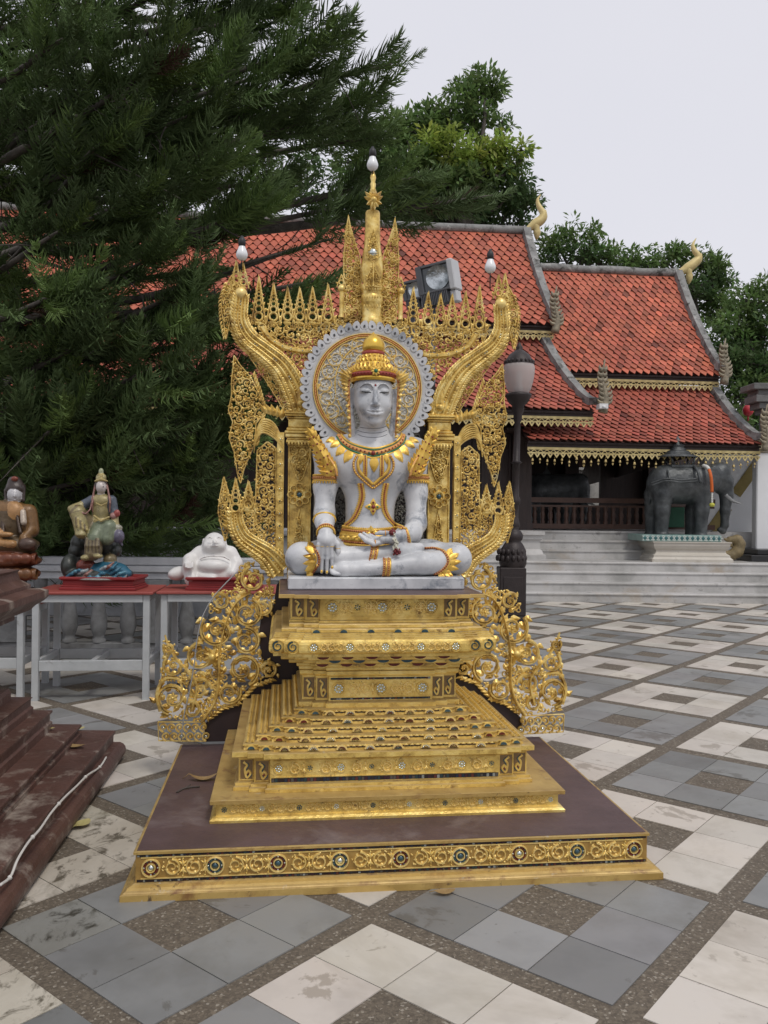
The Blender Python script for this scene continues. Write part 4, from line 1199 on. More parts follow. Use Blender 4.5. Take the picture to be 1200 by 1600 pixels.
# lower wings
mb = MB(); y = YB
wing = [(322, 1128), (300, 1124), (262, 1126), (248, 1110), (243, 1080), (250, 1066), (252, 1040), (257, 1012), (257, 990), (270, 1014), (284, 1034), (296, 1046), (306, 1030), (314, 1000), (312, 980), (322, 955), (338, 936), (356, 923), (370, 918), (366, 900), (372, 884), (388, 876), (404, 884), (416, 896), (424, 908), (428, 930), (426, 950), (414, 962), (404, 966), (404, 980), (402, 1000), (404, 1016), (412, 1030), (428, 1034), (436, 1046), (432, 1060), (416, 1062), (402, 1066), (392, 1074), (376, 1080), (370, 1096), (354, 1104), (340, 1108), (332, 1118)]
wp = LP(wing)
big = []
def bigspiral(px, py, rpx, a0, hand, turns=1.4):
    c = np.array(L(px, py)); R = rpx / 277.0
    spiral2(mb, c[0], c[1], R * .93, a0, hand, .0105, y, .024, turns, 0, 30)
    spiral2(mb, c[0], c[1], R * .80, a0 + .2, hand, .0035, y - .006, .020, turns * .9, 0, 26)
    for k in range(6):
        a = a0 + hand * k * 1.05
        leaf2(mb, c[0] + R * .55 * math.cos(a), c[1] + R * .55 * math.sin(a), a + hand * 1.6, R * .58, R * .19, y - .004, .014)
        leaf2(mb, c[0] + R * .95 * math.cos(a), c[1] + R * .95 * math.sin(a), a + hand * 1.1, R * .52, R * .17, y - .004, .012)
    flower2(mb, c[0], c[1], R * .34, y - .006, .014, 6, a0)
    big.append((c[0], c[1], R))
for q in ((270, 1090, 27, -1.8, -1), (312, 1076, 20, 0, 1), (358, 1082, 20, .4, -1), (380, 1045, 28, -1.2, 1), (384, 1002, 25, 1.6, -1), (340, 985, 29, 2.4, 1), (386, 958, 26, 1.2, -1), (396, 905, 22, 1.8, 1), (410, 948, 16, .6, -1), (420, 1047, 15, 2.8, -1), (314, 1026, 24, 1.4, 1), (272, 1040, 18, 2.2, 1), (345, 940, 15, 2.6, -1), (264, 1012, 9, 2.4, 1), (300, 1108, 15, 2, -1)):
    bigspiral(*q)
stem = smooth_path(LP([(316, 1126), (336, 1095), (342, 1060), (343, 1020), (350, 985), (358, 960), (372, 938), (392, 926)]), 30)
strip(mb, stem, np.linspace(.013, .007, 30), y - .004, .026); strip(mb, stem, .004, y - .02, .014)
fringe(mb, stem[::-1], .045, y - .006, .012, .035, 1, .8); fringe(mb, stem, .045, y - .006, .012, .04, 1, .8)
stem = smooth_path(LP([(252, 1110), (246, 1085), (258, 1060), (280, 1062), (286, 1082)]), 24); strip(mb, stem, np.linspace(.016, .006, 24), y - .004, .024)
stem = smooth_path(LP([(300, 1110), (308, 1070), (292, 1046), (276, 1030), (262, 1005), (258, 992)]), 24); strip(mb, stem, np.linspace(.012, .005, 24), y - .004, .024)
fretwork(mb, wp, y, 0.0337, 0.0130, 201, .014, .00783, 0, taken=big, jewels=.08, N=6000, gd=.017)
fringe(mb, LP([(318, 1124), (345, 1104), (372, 1094), (394, 1070), (420, 1060)]), .05, y - .004, .012, .026, -1, .7)
c = L(332, 1026); flower2(mb, c[0], c[1], .055, y - .012, .022, 8, .2); dome(mb, c[0], c[1] - .0, .030, y - .012, .034, 0, 12)
# foot of the wing: two rows of small curls
for row in range(2):
    for k in range(6):
        cx_, cz_ = L(256 + k * 12.5 + 4 * row, 1136 + 14 * row)
        spiral2(mb, cx_, cz_, .024, -PI / 2, -1, .0062, y - .004, .016, 1.25); dome(mb, cx_, cz_, .010, y - .004, .014, 1 if (k + row) % 3 == 0 else 0, 7)
q = LP([(247, 1128), (248, 1157), (322, 1158), (318, 1128)]); strip(mb, np.vstack([q, q[:1]]), .004, y, .01)
pair('wing', mb, FM, XB, throne)
# side panels beside the statue
mb = MB()
fretwork(mb, LP([(402, 704), (418, 690), (430, 700), (432, 860), (416, 872), (398, 868), (396, 820), (400, 770)]), YB, 0.0328, 0.0119, 211, .014, .00702, .005)
fretwork(mb, LP([(366, 556), (376, 572), (392, 590), (405, 616), (416, 642), (400, 662), (398, 694), (390, 712), (381, 734), (376, 756), (371, 740), (366, 706), (358, 684), (364, 660), (357, 642), (362, 618), (362, 596)]), YB - .006, 0.0308, 0.0108, 212, .015, .00702, .004)
fretwork(mb, LP([(388, 758), (396, 790), (404, 830), (398, 862), (384, 846), (376, 822), (380, 790)]), YB, 0.0270, 0.0108, 213, .014, .00675, .004)
fretwork(mb, LP([(350, 745), (358, 772), (352, 800), (358, 826), (352, 846), (346, 824), (341, 800), (344, 775)]), YB - .010, 0.0212, 0.0097, 214, .014, .006075, .004)
for px, z0, z1, w in ((368, 806, 748, 22), (352, 790, 752, 16), (388, 800, 752, 22)):
    a = L(px, z0); b = L(px, z1); spike(mb, a[0], a[1], b[1], w / 277., YB - .008)
# jewelled upright
a = L(431, 900); b = L(443, 690)
box(mb, (a[0], YB - .024, a[1]), (L(443, 800)[0], YB + .012, L(440, 676)[1]))
for k in range(10):
    z = L(437, 860 - k * 19.2)[1]; x = L(437, 800)[0]
    flower2(mb, x, z, .017, YB - .024, .008, 6, 0, 0, 1 if k % 2 else 3)
for sg in (431.5, 442.5):
    strip(mb, LP([(sg, 900), (sg, 800), (sg, 700)]), .003, YB - .024, .007)
# acanthus sweep over the panel
for k in range(7):
    o = k * 3.6
    P = smooth_path(LP([(442, 700 - o * .2 - k), (428, 684 - o), (410, 676 - o * .9), (400, 690 - o * .6), (397, 708 - o * 1.2)]), 18)
    strip(mb, P, np.interp(np.linspace(0, 1, 18), [0, .5, 1], [.004, .0085, .002]), YB - .02 + .002 * k, .016)
fringe(mb, LP([(398, 700), (404, 668), (412, 640), (404, 612), (396, 590)]), .040, YB - .012, .012, .022, -1, .6)
for k in range(5):
    c = L(438 - k * 5, 655 - k * 2); leaf2(mb, c[0], c[1], 1.2 + .25 * k, .07, .018, YB - .02, .014)
pair('side_panel', mb, FM, XB, throne)
def serpent(path, wpx, y, h):
    """thick S-curved body with raised edges and rows of studs"""
    m = MB(); P = smooth_path(LP(path, y), 40); w = np.interp(np.linspace(0, 1, 40), np.linspace(0, 1, len(wpx)), wpx) / 277. / 2
    T = np.gradient(P, axis=0); T /= np.linalg.norm(T, axis=1)[:, None]; N = np.stack([-T[:, 1], T[:, 0]], 1)
    prof = [(-1, 0), (-.94, .62), (-.80, .95), (-.66, 1), (-.54, .55), (-.44, .50), (-.30, .86), (-.16, .90), (-.06, .52), (.06, .52), (.16, .90), (.30, .86), (.44, .50), (.54, .55), (.66, 1), (.80, .95), (.94, .62), (1, 0)]
    k = len(prof); V = []
    for i in range(40):
        for a, b in prof:
            q = P[i] + N[i] * w[i] * a; V.append((q[0], y - h * b, q[1]))
    F = [(i * k + j, i * k + j + 1, (i + 1) * k + j + 1, (i + 1) * k + j) for i in range(39) for j in range(k - 1)]
    F += [tuple(range(k)), tuple(range(39 * k, 40 * k))[::-1]]
    m.add(np.array(V), F, 0, None, True)
    dd = np.concatenate([[0], np.cumsum(np.linalg.norm(np.diff(P, axis=0), axis=1))])
    for s in np.arange(.01, dd[-1] - .01, .0165):
        x = np.interp(s, dd, P[:, 0]); z = np.interp(s, dd, P[:, 1]); ii = min(39, int(s / dd[-1] * 39))
        for a in (-.49, .49, -.85, .85):
            ta = math.atan2(T[ii][1], T[ii][0]); leaf2(m, x + N[ii][0] * w[ii] * a, z + N[ii][1] * w[ii] * a, ta + (.5 if a > 0 else -.5), .034, .0105, y - h * .62, .016, 6 if int(s * 800) % 2 else 0)
        for a in (0,):
            dome(m, x + N[ii][0] * w[ii] * a, z + N[ii][1] * w[ii] * a, .0066, y - h * .5, .012, 1 if int(s * 1000) % 4 == 0 else 6, 6)
    return m, P, N, w
m1, P, N, w = serpent([(474, 648), (462, 610), (442, 575), (416, 552), (388, 530), (375, 505), (376, 478), (378, 462)], [34, 37, 33, 28, 26, 23, 20, 18], YB - .01, .045)
fringe(m1, (P + N * w[:, None])[4:34], .042, YB - .01, .012, .02, 1, .5)
for k in range(5):
    c = L(372 - k * 2, 470 + k * 7); leaf2(m1, c[0], c[1], 2.3 - k * .12, .06 - .005 * k, .014, YB - .03, .016)
c = L(377, 461); ball(m1, (c[0], YB - .03, c[1]), .036, 6, None, 12)
q = LP([(384, 548), (400, 560), (424, 580), (446, 610), (462, 640), (446, 646), (432, 622), (412, 590), (394, 564)]); fretwork(m1, q, YB - .004, .020, .009, 221, .012, .006075, .003)
pair('serpent', m1, FM, XB + .008, throne, False)
m2, P, N, w = serpent([(440, 892), (420, 868), (398, 853), (380, 840), (370, 820), (368, 800)], [38, 30, 25, 23, 20, 16], YB - .014, .045)
fringe(m2, (P + N * w[:, None])[4:36], .036, YB - .012, .012, .02, 1, .5)
c = L(364, 802); 
for k in range(4):
    c = L(362 - k, 806 + k * 7); leaf2(m2, c[0], c[1], 2.4, .05, .014, YB - .03, .014)
pair('serpent', m2, FM, XB + .008, throne, False)
# head plumes of the upper serpents
mb = MB(); y = YB - .014
for px, z0, z1, w_ in ((369, 462, 410, 20), (380, 452, 413, 17)):
    a = L(px, z0); b = L(px, z1); spike(mb, a[0], a[1], b[1], w_ / 277., y)
fretwork(mb, LP([(364, 430), (370, 450), (364, 475), (362, 495), (357, 515), (353, 532), (350, 505), (346, 485), (348, 462), (355, 445)]), y, 0.0231, 0.0097, 231, .014, .00621, .004)
fringe(mb, LP([(356, 440), (346, 470), (347, 500), (353, 528)]), .03, y, .01, .02, -1, .7)
pair('plume', mb, FM, XB + .008, throne)
# upper crest
mb = MB(); y = YB + .002
left = [(384, 486), (400, 500), (440, 505), (500, 500), (530, 492), (534, 470), (546, 440), (562, 420), (568, 440), (568, 520), (520, 545), (500, 560), (480, 600), (470, 580), (440, 552), (410, 535), (390, 515)]
fretwork(mb, LP(left), y, 0.0347, 0.0114, 241, .014, .00675, .0, N=9000, jewels=.05)
fretwork(mb, LP([(480, 600), (500, 560), (530, 540), (570, 530), (570, 660), (490, 660), (484, 630)]), y + .002, 0.0328, 0.0130, 242, .012, .00675, 0)
for px, zt in ((404, 433), (427, 444), (449, 450), (468, 451), (488, 450), (512, 445)):
    a = L(px, 507); b = L(px, zt); spike(mb, a[0], a[1], b[1], 21 / 277., y - .006)
fretwork(mb, LP([(537, 470), (537, 400), (540, 372), (544, 345), (549, 360), (556, 385), (562, 400), (565, 470), (562, 500), (540, 500)]), y - .004, 0.0250, 0.0097, 243, .014, .00648, .0045)
a = L(544, 376); b = L(544, 338); spike(mb, a[0], a[1], b[1], 12 / 277., y - .008)
for k, zz in enumerate((378, 366, 356)): ring2(mb, L(544.5, zz)[0], L(544.5, zz)[1], .014 - .003 * k, .004, y - .008, .012)
band = smooth_path(LP([(410, 512), (422, 530), (444, 543), (470, 549), (494, 549), (510, 540)]), 30); strip(mb, band, .017, y - .012, .018)
dd = np.linspace(8, 28, 7).astype(int)
for i in dd: flower2(mb, band[i][0], band[i][1], .015, y - .028, .008, 6, 0, 0, 1)
a = L(533, 498); b = L(533, 458); lathe(mb, [(.016, a[1]), (.013, a[1] + .02), (.013, b[1]), (.017, b[1] + .005)], (a[0], y - .03, 0), 10); ball(mb, (b[0], y - .03, b[1] + .018), .022, 0, None, 10)
spike(mb, b[0], b[1] + .03, L(533, 430)[1], .05, y - .01)
pair('crest_panel', mb, FM, XB - .003, throne)
# pilasters
mb = MB(); y = YB - .03; x0 = L(448, 800, y)[0]; x1 = L(487, 800, y)[0]; xm_ = (x0 + x1) / 2; W = x1 - x0
zt_, zb_ = L(466, 696, y)[1], 1.117
box(mb, (x0 + .006, y + .012, zb_), (x1 - .006, YB + .012, zt_))
for x in (x0 + .01, x1 - .01): strip(mb, np.array([(x, zb_), (x, (zb_ + zt_) / 2), (x, zt_)]), .006, y + .012, .012)
zc = L(466, 773, y)[1]
tri = [(x0 + .012, zt_ - .005), (x1 - .012, zt_ - .005), (x1 - .016, zt_ - .07), (xm_ + .02, zc + .10), (xm_, zc + .075), (xm_ - .02, zc + .10), (x0 + .016, zt_ - .07)]
fretwork(mb, tri, y + .006, 0.0270, 0.0097, 251, .014, .006075, .0045)
tri = [(x0 + .012, zb_ + .01), (x1 - .012, zb_ + .01), (x1 - .014, zb_ + .12), (xm_ + .03, zb_ + .2), (xm_, zc - .075), (xm_ - .03, zb_ + .2), (x0 + .014, zb_ + .12)]
fretwork(mb, tri, y + .006, 0.0270, 0.0097, 252, .014, .006075, .0045)
for k in range(8):
    a = k * PI / 4; ring2(mb, xm_ + .046 * math.cos(a), zc + .046 * math.sin(a), .019, .0055, y + .004, .016, n=10)
    leaf2(mb, xm_, zc, a, .05, .015, y + .002, .012)
ring2(mb, xm_, zc, .026, .006, y, .014); dome(mb, xm_, zc, .017, y - .002, .014, 3, 10)
z = zt_
for o, h_ in ((.0, .012), (.008, .02), (.003, .012), (.012, .022), (.016, .016), (.005, .018), (-.004, .05), (.004, .012), (.016, .012), (.020, .014), (.010, .008)):
    bbox(mb, (x0 - o, y - .012 - o, z), (x1 + o, YB + .01, z + h_ - .0015), .004); z += h_
fringe(mb, np.array([(x0, zt_ + .02), (x1, zt_ + .02)]), .03, y - .024, .008, .018, -1, 1.57)
for k, (dx, hh) in enumerate(((-.03, .07), (.03, .07), (-.016, .10), (.016, .10), (0, .14))): leaf2(mb, xm_ + dx * 1.3, z, PI / 2 - dx * 8, hh, .022, y - .004 * k, .018)
dome(mb, xm_, z + .035, .024, y - .018, .02, 0, 10)
pair('pilaster', mb, FM, XB, throne)
# dark carved strip between pilaster and statue
mb = MB(); fretwork(mb, [(L(490, 800)[0], 1.13), (1.00, 1.13), (1.00, 1.9), (L(500, 690)[0], 1.95), (L(490, 800)[0], 1.85)], YB + .008, 0.0289, 0.0108, 261, .008, .004, .004, N=6000)
pair('inner_panel', mb, [pbr('tarnished_carving', [(0.10, 0.10, 0.09), (0.18, 0.17, 0.14)], 10, .5, .4)], XB, throne)
# spire
sx = L(580, 450)[0]; sy = YB - .04
def SZ(py): return L(580, py, sy)[1]
mb = MB(); kx = 1 / 277.
prof = [(15, 512), (17, 506), (17, 500), (15, 497), (15, 478), (17, 475), (17, 462), (15, 460), (16, 455), (18, 452), (17, 446), (14, 444), (16.5, 436), (17.5, 420), (16.5, 405), (14, 392), (12.6, 380), (11.8, 350), (11.4, 333), (10, 330)]
lathe(mb, [(r * kx, SZ(p)) for r, p in prof], (sx, sy, 0), 20, 0, None, True, sy=.8)
lathe(mb, [(4 * kx, SZ(330)), (4.5 * kx, SZ(312)), (4 * kx, SZ(300)), (5 * kx, SZ(297)), (3.6 * kx, SZ(294)), (4.6 * kx, SZ(288)), (3.2 * kx, SZ(284)), (4.8 * kx, SZ(278)), (4 * kx, SZ(274)), (.8 * kx, SZ(266))], (sx, sy, 0), 10, 0, None, True)
for ang, r_ in ((.35, 16), (.8, 19), (1.2, 15), (PI - .35, 16), (PI - .8, 19), (PI - 1.2, 15), (-.5, 14), (PI + .5, 14), (-1.1, 13), (PI + 1.1, 13), (-PI / 2, 15), (PI / 2, 14)):
    leaf2(mb, sx, SZ(318), ang, r_ * kx, 4.4 * kx, sy - .05, .02)
dome(mb, sx, SZ(318), 6 * kx, sy - .05, .03, 0, 12)
f = sy - .056
P = [(sx + 9 * kx, SZ(405)), (sx + 8 * kx, SZ(385)), (sx, SZ(362)), (sx - 8 * kx, SZ(385)), (sx - 9 * kx, SZ(405)), (sx, SZ(415))]
fretwork(mb, P, f + .01, 0.0115, 0.0087, 271, .008, .003, .003); dome(mb, sx, SZ(398), 7 * kx, f + .012, .014, 1, 12)
P = [(sx + 12 * kx, SZ(452)), (sx + 10 * kx, SZ(440)), (sx, SZ(417)), (sx - 10 * kx, SZ(440)), (sx - 12 * kx, SZ(452))]
fretwork(mb, P, f, 0.0135, 0.0087, 272, .010, .003, .003)
strip(mb, np.array([(sx, SZ(452)), (sx, SZ(435)), (sx, SZ(416))]), .006, f - .006, .01)
for py in (458, 470, 485): fringe(mb, np.array([(sx - 15 * kx, SZ(py)), (sx + 15 * kx, SZ(py))]), .022, sy - .055, .006, .015, 1, 1.57)
mb.build('spire', [GOLDF, GLASS_S], throne)
# lamp bulbs wired to the tips
BULB = pbr('opal_bulb', [(0.78, 0.80, 0.82)], 4, 0.25, spec=.5); SOCK = pbr('black_socket', [(0.02, 0.02, 0.022)], 4, 0.5)
for px, py, tipy in ((582, 258, 276), (378, 398, 425), (766, 418, 452)):
    yb = YB - .05; c = onT(px, py, yb); r = 9.2 / 283
    mb = MB(); tube(mb, [(c[0], yb, onT(px, tipy, yb)[2]), (c[0], yb, c[2] + .06)], .0035, 5, up=(0, 1, 0))
    w_ = mb.build('bulb_wire', SOCK, throne)
    mb = MB(); lathe(mb, [(.001, -1), (.5, -.9), (.86, -.55), (1, -.1), (.98, .2), (.84, .62), (.66, 1.05), (.55, 1.35), (.5, 1.5)], (0, 0, 0), 16, 0, None, True); 
    mb.v[-1] = mb.v[-1] * r + c
    b_ = mb.build('light_bulb', BULB, throne)
    mb = MB(); lathe(mb, [(.52, 1.42), (.6, 1.45), (.62, 2.3), (.5, 2.75), (.3, 2.9), (.22, 3.2), (.01, 3.25)], (0, 0, 0), 12, 0, None, True); mb.v[-1] = mb.v[-1] * r + c
    mb.build('lamp_holder', SOCK, b_)
# ================================================================== SCULPTING: smooth unions on a grid, meshed by surface nets
class Sculpt:
    def __init__(s, lo, hi, vox):
        s.lo = np.array(lo, float); s.vox = vox
        s.n = np.ceil((np.array(hi, float) - s.lo) / vox).astype(int) + 1
        s.d = np.full(s.n, 9.0, np.float32); s.c = None
    def colours(s): s.c = np.zeros((*s.n, 3), np.float32); s.c[:] = .5; return s
    def _blk(s, lo, hi, m):
        a = np.clip(np.floor((np.asarray(lo) - m - s.lo) / s.vox).astype(int), 0, s.n)
        b = np.clip(np.ceil((np.asarray(hi) + m - s.lo) / s.vox).astype(int) + 1, 0, s.n)
        if (b <= a).any(): return None, None
        ax = [(s.lo[i] + s.vox * np.arange(a[i], b[i])).astype(np.float32) for i in range(3)]
        return tuple(slice(a[i], b[i]) for i in range(3)), np.meshgrid(*ax, indexing='ij')
    def _merge(s, sl, e, k, op, col):
        d = s.d[sl]
        if op == 'add':
            if col is not None and s.c is not None:
                m = e < d; s.c[sl][m] = col
            if k > 0:
                h = np.maximum(k - np.abs(d - e), 0) / k
                s.d[sl] = np.minimum(d, e) - h * h * k * .25
            else: s.d[sl] = np.minimum(d, e)
        elif op == 'sub':
            if col is not None and s.c is not None:
                m = (-e > d - s.vox * 1.5); s.c[sl][m] = col
            if k > 0:
                h = np.maximum(k - np.abs(d + e), 0) / k
                s.d[sl] = np.maximum(d, -e) + h * h * k * .25
            else: s.d[sl] = np.maximum(d, -e)
    def cone(s, a, b, r1, r2, k=.02, op='add', col=None, sq=None):
        a = np.asarray(a, float); b = np.asarray(b, float); R = max(r1, r2)
        sl, g = s._blk(np.minimum(a, b) - R, np.maximum(a, b) + R, k + 2 * s.vox)
        if sl is None: return s
        ba = b - a; q = max(ba @ ba, 1e-9)
        p = [g[i] - a[i] for i in range(3)]
        t = np.clip((p[0] * ba[0] + p[1] * ba[1] + p[2] * ba[2]) / q, 0, 1)
        e = np.sqrt(sum((p[i] - t * ba[i]) ** 2 for i in range(3))) - (r1 + (r2 - r1) * t)
        s._merge(sl, e.astype(np.float32), k, op, col); return s
    def chain(s, pts, rs, k=.02, op='add', col=None):
        for i in range(len(pts) - 1): s.cone(pts[i], pts[i + 1], rs[i], rs[i + 1], k, op, col)
        return s
    def ell(s, c, r, k=.02, op='add', col=None, R=None):
        c = np.asarray(c, float); r = np.asarray(r, float); M = r.max() if R is not None else r
        sl, g = s._blk(c - M, c + M, k + 2 * s.vox)
        if sl is None: return s
        p = [g[i] - c[i] for i in range(3)]
        if R is not None:
            R = np.asarray(R); p = [sum(R[j, i] * p[j] for j in range(3)) for i in range(3)]
        k0 = np.sqrt(sum((p[i] / r[i]) ** 2 for i in range(3))); k1 = np.sqrt(sum((p[i] / r[i] ** 2) ** 2 for i in range(3)))
        e = k0 * (k0 - 1) / np.maximum(k1, 1e-6)
        s._merge(sl, e.astype(np.float32), k, op, col); return s
    def box(s, c, h, rad=.01, k=.01, op='add', col=None, R=None):
        c = np.asarray(c, float); h = np.asarray(h, float); M = np.linalg.norm(h) if R is not None else h
        sl, g = s._blk(c - M, c + M, k + 2 * s.vox)
        if sl is None: return s
        p = [g[i] - c[i] for i in range(3)]
        if R is not None:
            R = np.asarray(R); p = [sum(R[j, i] * p[j] for j in range(3)) for i in range(3)]
        q = [np.abs(p[i]) - h[i] + rad for i in range(3)]
        e = np.sqrt(sum(np.maximum(x, 0) ** 2 for x in q)) + np.minimum(np.maximum(np.maximum(q[0], q[1]), q[2]), 0) - rad
        s._merge(sl, e.astype(np.float32), k, op, col); return s
    def mesh(s, mb, mat=0, smooth=True, tint=None, xf=None):
        d = s.d; sg = d < 0
        n = s.n
        c8 = [(i, j, k) for i in (0, 1) for j in (0, 1) for k in (0, 1)]
        def cor(A, o): return A[o[0]:n[0] - 1 + o[0], o[1]:n[1] - 1 + o[1], o[2]:n[2] - 1 + o[2]]
        cnt = sum(cor(sg, o).astype(np.int8) for o in c8)
        act = (cnt > 0) & (cnt < 8)
        idx = np.full(act.shape, -1, np.int64); ii = np.argwhere(act); idx[act] = np.arange(len(ii))
        acc = np.zeros((len(ii), 3)); num = np.zeros(len(ii))
        val = {o: d[ii[:, 0] + o[0], ii[:, 1] + o[1], ii[:, 2] + o[2]] for o in c8}
        for a in c8:
            for ax in range(3):
                if a[ax]: continue
                b = list(a); b[ax] = 1; b = tuple(b)
                va, vb = val[a], val[b]; m = (va < 0) != (vb < 0)
                t = np.where(m, va / np.where(va == vb, 1, va - vb), 0)
                p = np.array(a, float)[None] + t[:, None] * (np.array(b) - np.array(a))[None]
                acc += np.where(m[:, None], p, 0); num += m
        V = s.lo + s.vox * (ii + acc / np.maximum(num, 1)[:, None])
        F = []
        for ax in range(3):
            u, w = [(1, 2), (2, 0), (0, 1)][ax]
            sA = [slice(1, n[i] - 1) for i in range(3)]; sA[ax] = slice(0, n[ax] - 1)
            sB = list(sA); sB[ax] = slice(1, n[ax])
            A, B = sg[tuple(sA)], sg[tuple(sB)]
            q = np.argwhere(A != B)
            if not len(q): continue
            off = np.array([1, 1, 1]); off[ax] = 0
            e = q + off
            def at(du, dw):
                p = e.copy(); p[:, u] += du; p[:, w] += dw
                return idx[p[:, 0], p[:, 1], p[:, 2]]
            f = np.stack([at(-1, -1), at(0, -1), at(0, 0), at(-1, 0)], 1)
            ins = A[q[:, 0], q[:, 1], q[:, 2]]
            f[~ins] = f[~ins][:, ::-1]
            F.append(f)
        F = np.concatenate(F); F = F[(F >= 0).all(1)]
        # relax a little to hide the grid
        for _ in range(2):
            S_ = np.zeros_like(V); N_ = np.zeros(len(V))
            for j in range(4):
                for o in (1, 3):
                    np.add.at(S_, F[:, j], V[F[:, (j + o) % 4]]); np.add.at(N_, F[:, j], 1)
            V = V * .5 + .5 * S_ / np.maximum(N_, 1)[:, None]
        col = None
        if s.c is not None:
            ce = V[F].mean(1); g = np.clip(np.round((ce - s.lo) / s.vox).astype(int), 0, s.n - 1)
            col = s.c[g[:, 0], g[:, 1], g[:, 2]]
        if xf is not None: V = xf(V)
        mb.add(V, F, mat, col, smooth)
        return V, F

# ================================================================== MARBLE STATUE
SMARB = pbr('statue_marble', [(0.36, 0.375, 0.39), (0.53, 0.54, 0.555), (0.66, 0.67, 0.68)], 5, 0.42, 0, 0.12, 90, rvar=0.08, detail=8,
            spots=[((0.21, 0.23, 0.26), 9, 0.54, 0.68), ((0.62, 0.64, 0.66), 28, 0.62, 0.75), ((0.20, 0.21, 0.23), 60, 0.66, 0.74)], bdist=0.004)
SMARBD = pbr('halo_hole_dark', [(0.05, 0.05, 0.055)], 8, 0.6)  # dark discs stand in for the halo's teardrop holes, their darkness put into colour
HAIRG = pbr('gilded_crown', [(0.68, 0.42, 0.06), (0.85, 0.58, 0.12)], 12, 0.28, 0.75, 0.1, 60, bdist=.003)
ORN = pbr('gilded_ornament', [(0.70, 0.42, 0.07), (0.88, 0.60, 0.14)], 20, 0.38, 0.55, 0.2, 90, bdist=.003)
OCHRE = pbr('ochre_ground', [(0.62, 0.28, 0.08), (0.72, 0.38, 0.12)], 20, 0.5, 0.1)
REDGEM = pbr('red_gem', [(0.16, 0.012, 0.012), (0.26, 0.03, 0.03)], 40, 0.2); GREENGEM = pbr('green_gem', [(0.01, 0.12, 0.05), (0.03, 0.2, 0.09)], 40, 0.2)
EYED = pbr('eye_paint', [(0.02, 0.02, 0.02)], 4, 0.4)
statue = thing('seated_statue', 'large grey marble seated figure with gold crown and round carved halo on the golden throne', 'statue', T_O, T_YAW)
def K(px, py, y): return onT(px, py, y)
SX = 1.042
Z0 = 1.117
# slab
mb = MB(); bbox(mb, (.609, .80, Z0 + .001), (1.480, 1.36, 1.178), .006); slab = mb.build('slab', SMARB, statue)
mb = MB()
S1 = Sculpt((.56, .74, 1.16), (1.60, 1.36, 2.04), .0048)
# trunk
S1.ell(K(581, 742, 1.125), (.178, .112, .175), 0)
S1.ell(K(580, 720, 1.115), (.185, .105, .10), .05)
S1.ell(K(548, 728, 1.075), (.085, .055, .070), .08); S1.ell(K(614, 728, 1.075), (.085, .055, .070), .08)
S1.ell(K(578, 800, 1.13), (.130, .096, .16), .06)
S1.ell(K(577, 838, 1.13), (.150, .125, .10), .05)
S1.ell(K(577, 868, 1.15), (.24, .17, .09), .05)
S1.ell(K(511, 708, 1.125), (.070, .070, .070), .05); S1.ell(K(651, 708, 1.125), (.070, .070, .070), .05)
S1.cone(K(560, 690, 1.13), K(515, 703, 1.13), .055, .06, .05); S1.cone(K(604, 690, 1.13), K(646, 703, 1.13), .055, .06, .05)
S1.cone(K(582, 702, 1.125), K(583, 650, 1.115), .078, .064, .05)
# arms
S1.chain([K(510, 715, 1.125), K(508, 760, 1.11), K(507, 803, 1.075)], [.062, .058, .050], .03)
S1.chain([K(507, 803, 1.075), K(507, 815, .98), K(509, 830, .90)], [.050, .045, .037], .03)
S1.chain([K(650, 715, 1.125), K(650, 770, 1.115), K(650, 818, 1.08)], [.062, .057, .052], .03)
S1.chain([K(650, 818, 1.08), K(644, 833, .99), K(630, 836, .935), K(624, 838, .915)], [.052, .046, .037, .032], .03)
# legs
S1.chain([K(540, 868, 1.16), K(505, 872, 1.08), K(474, 873, .985)], [.10, .092, .078], .035)
S1.chain([K(618, 868, 1.16), K(670, 872, 1.08), K(709, 873, .985)], [.10, .092, .078], .035)
S1.ell(K(470, 872, .98), (.078, .085, .078), .03); S1.ell(K(713, 873, .98), (.078, .085, .078), .03)
S1.chain([K(474, 876, .965), K(530, 872, .915), K(582, 867, .90)], [.070, .060, .044], .02)          # upper shin
S1.chain([K(582, 867, .90), K(620, 862, .905), K(656, 855, .93)], [.042, .040, .024], .02); S1.cone(K(600, 868, .905), K(640, 866, .90), .034, .03, .02)
S1.chain([K(700, 878, .945), K(660, 880, .885), K(604, 886, .865)], [.064, .058, .040], .012)        # lower shin in front
S1.chain([K(604, 886, .865), K(570, 889, .862), K(536, 890, .86), K(522, 891, .86)], [.040, .037, .034, .026], .015)
V_, F_ = S1.mesh(mb)
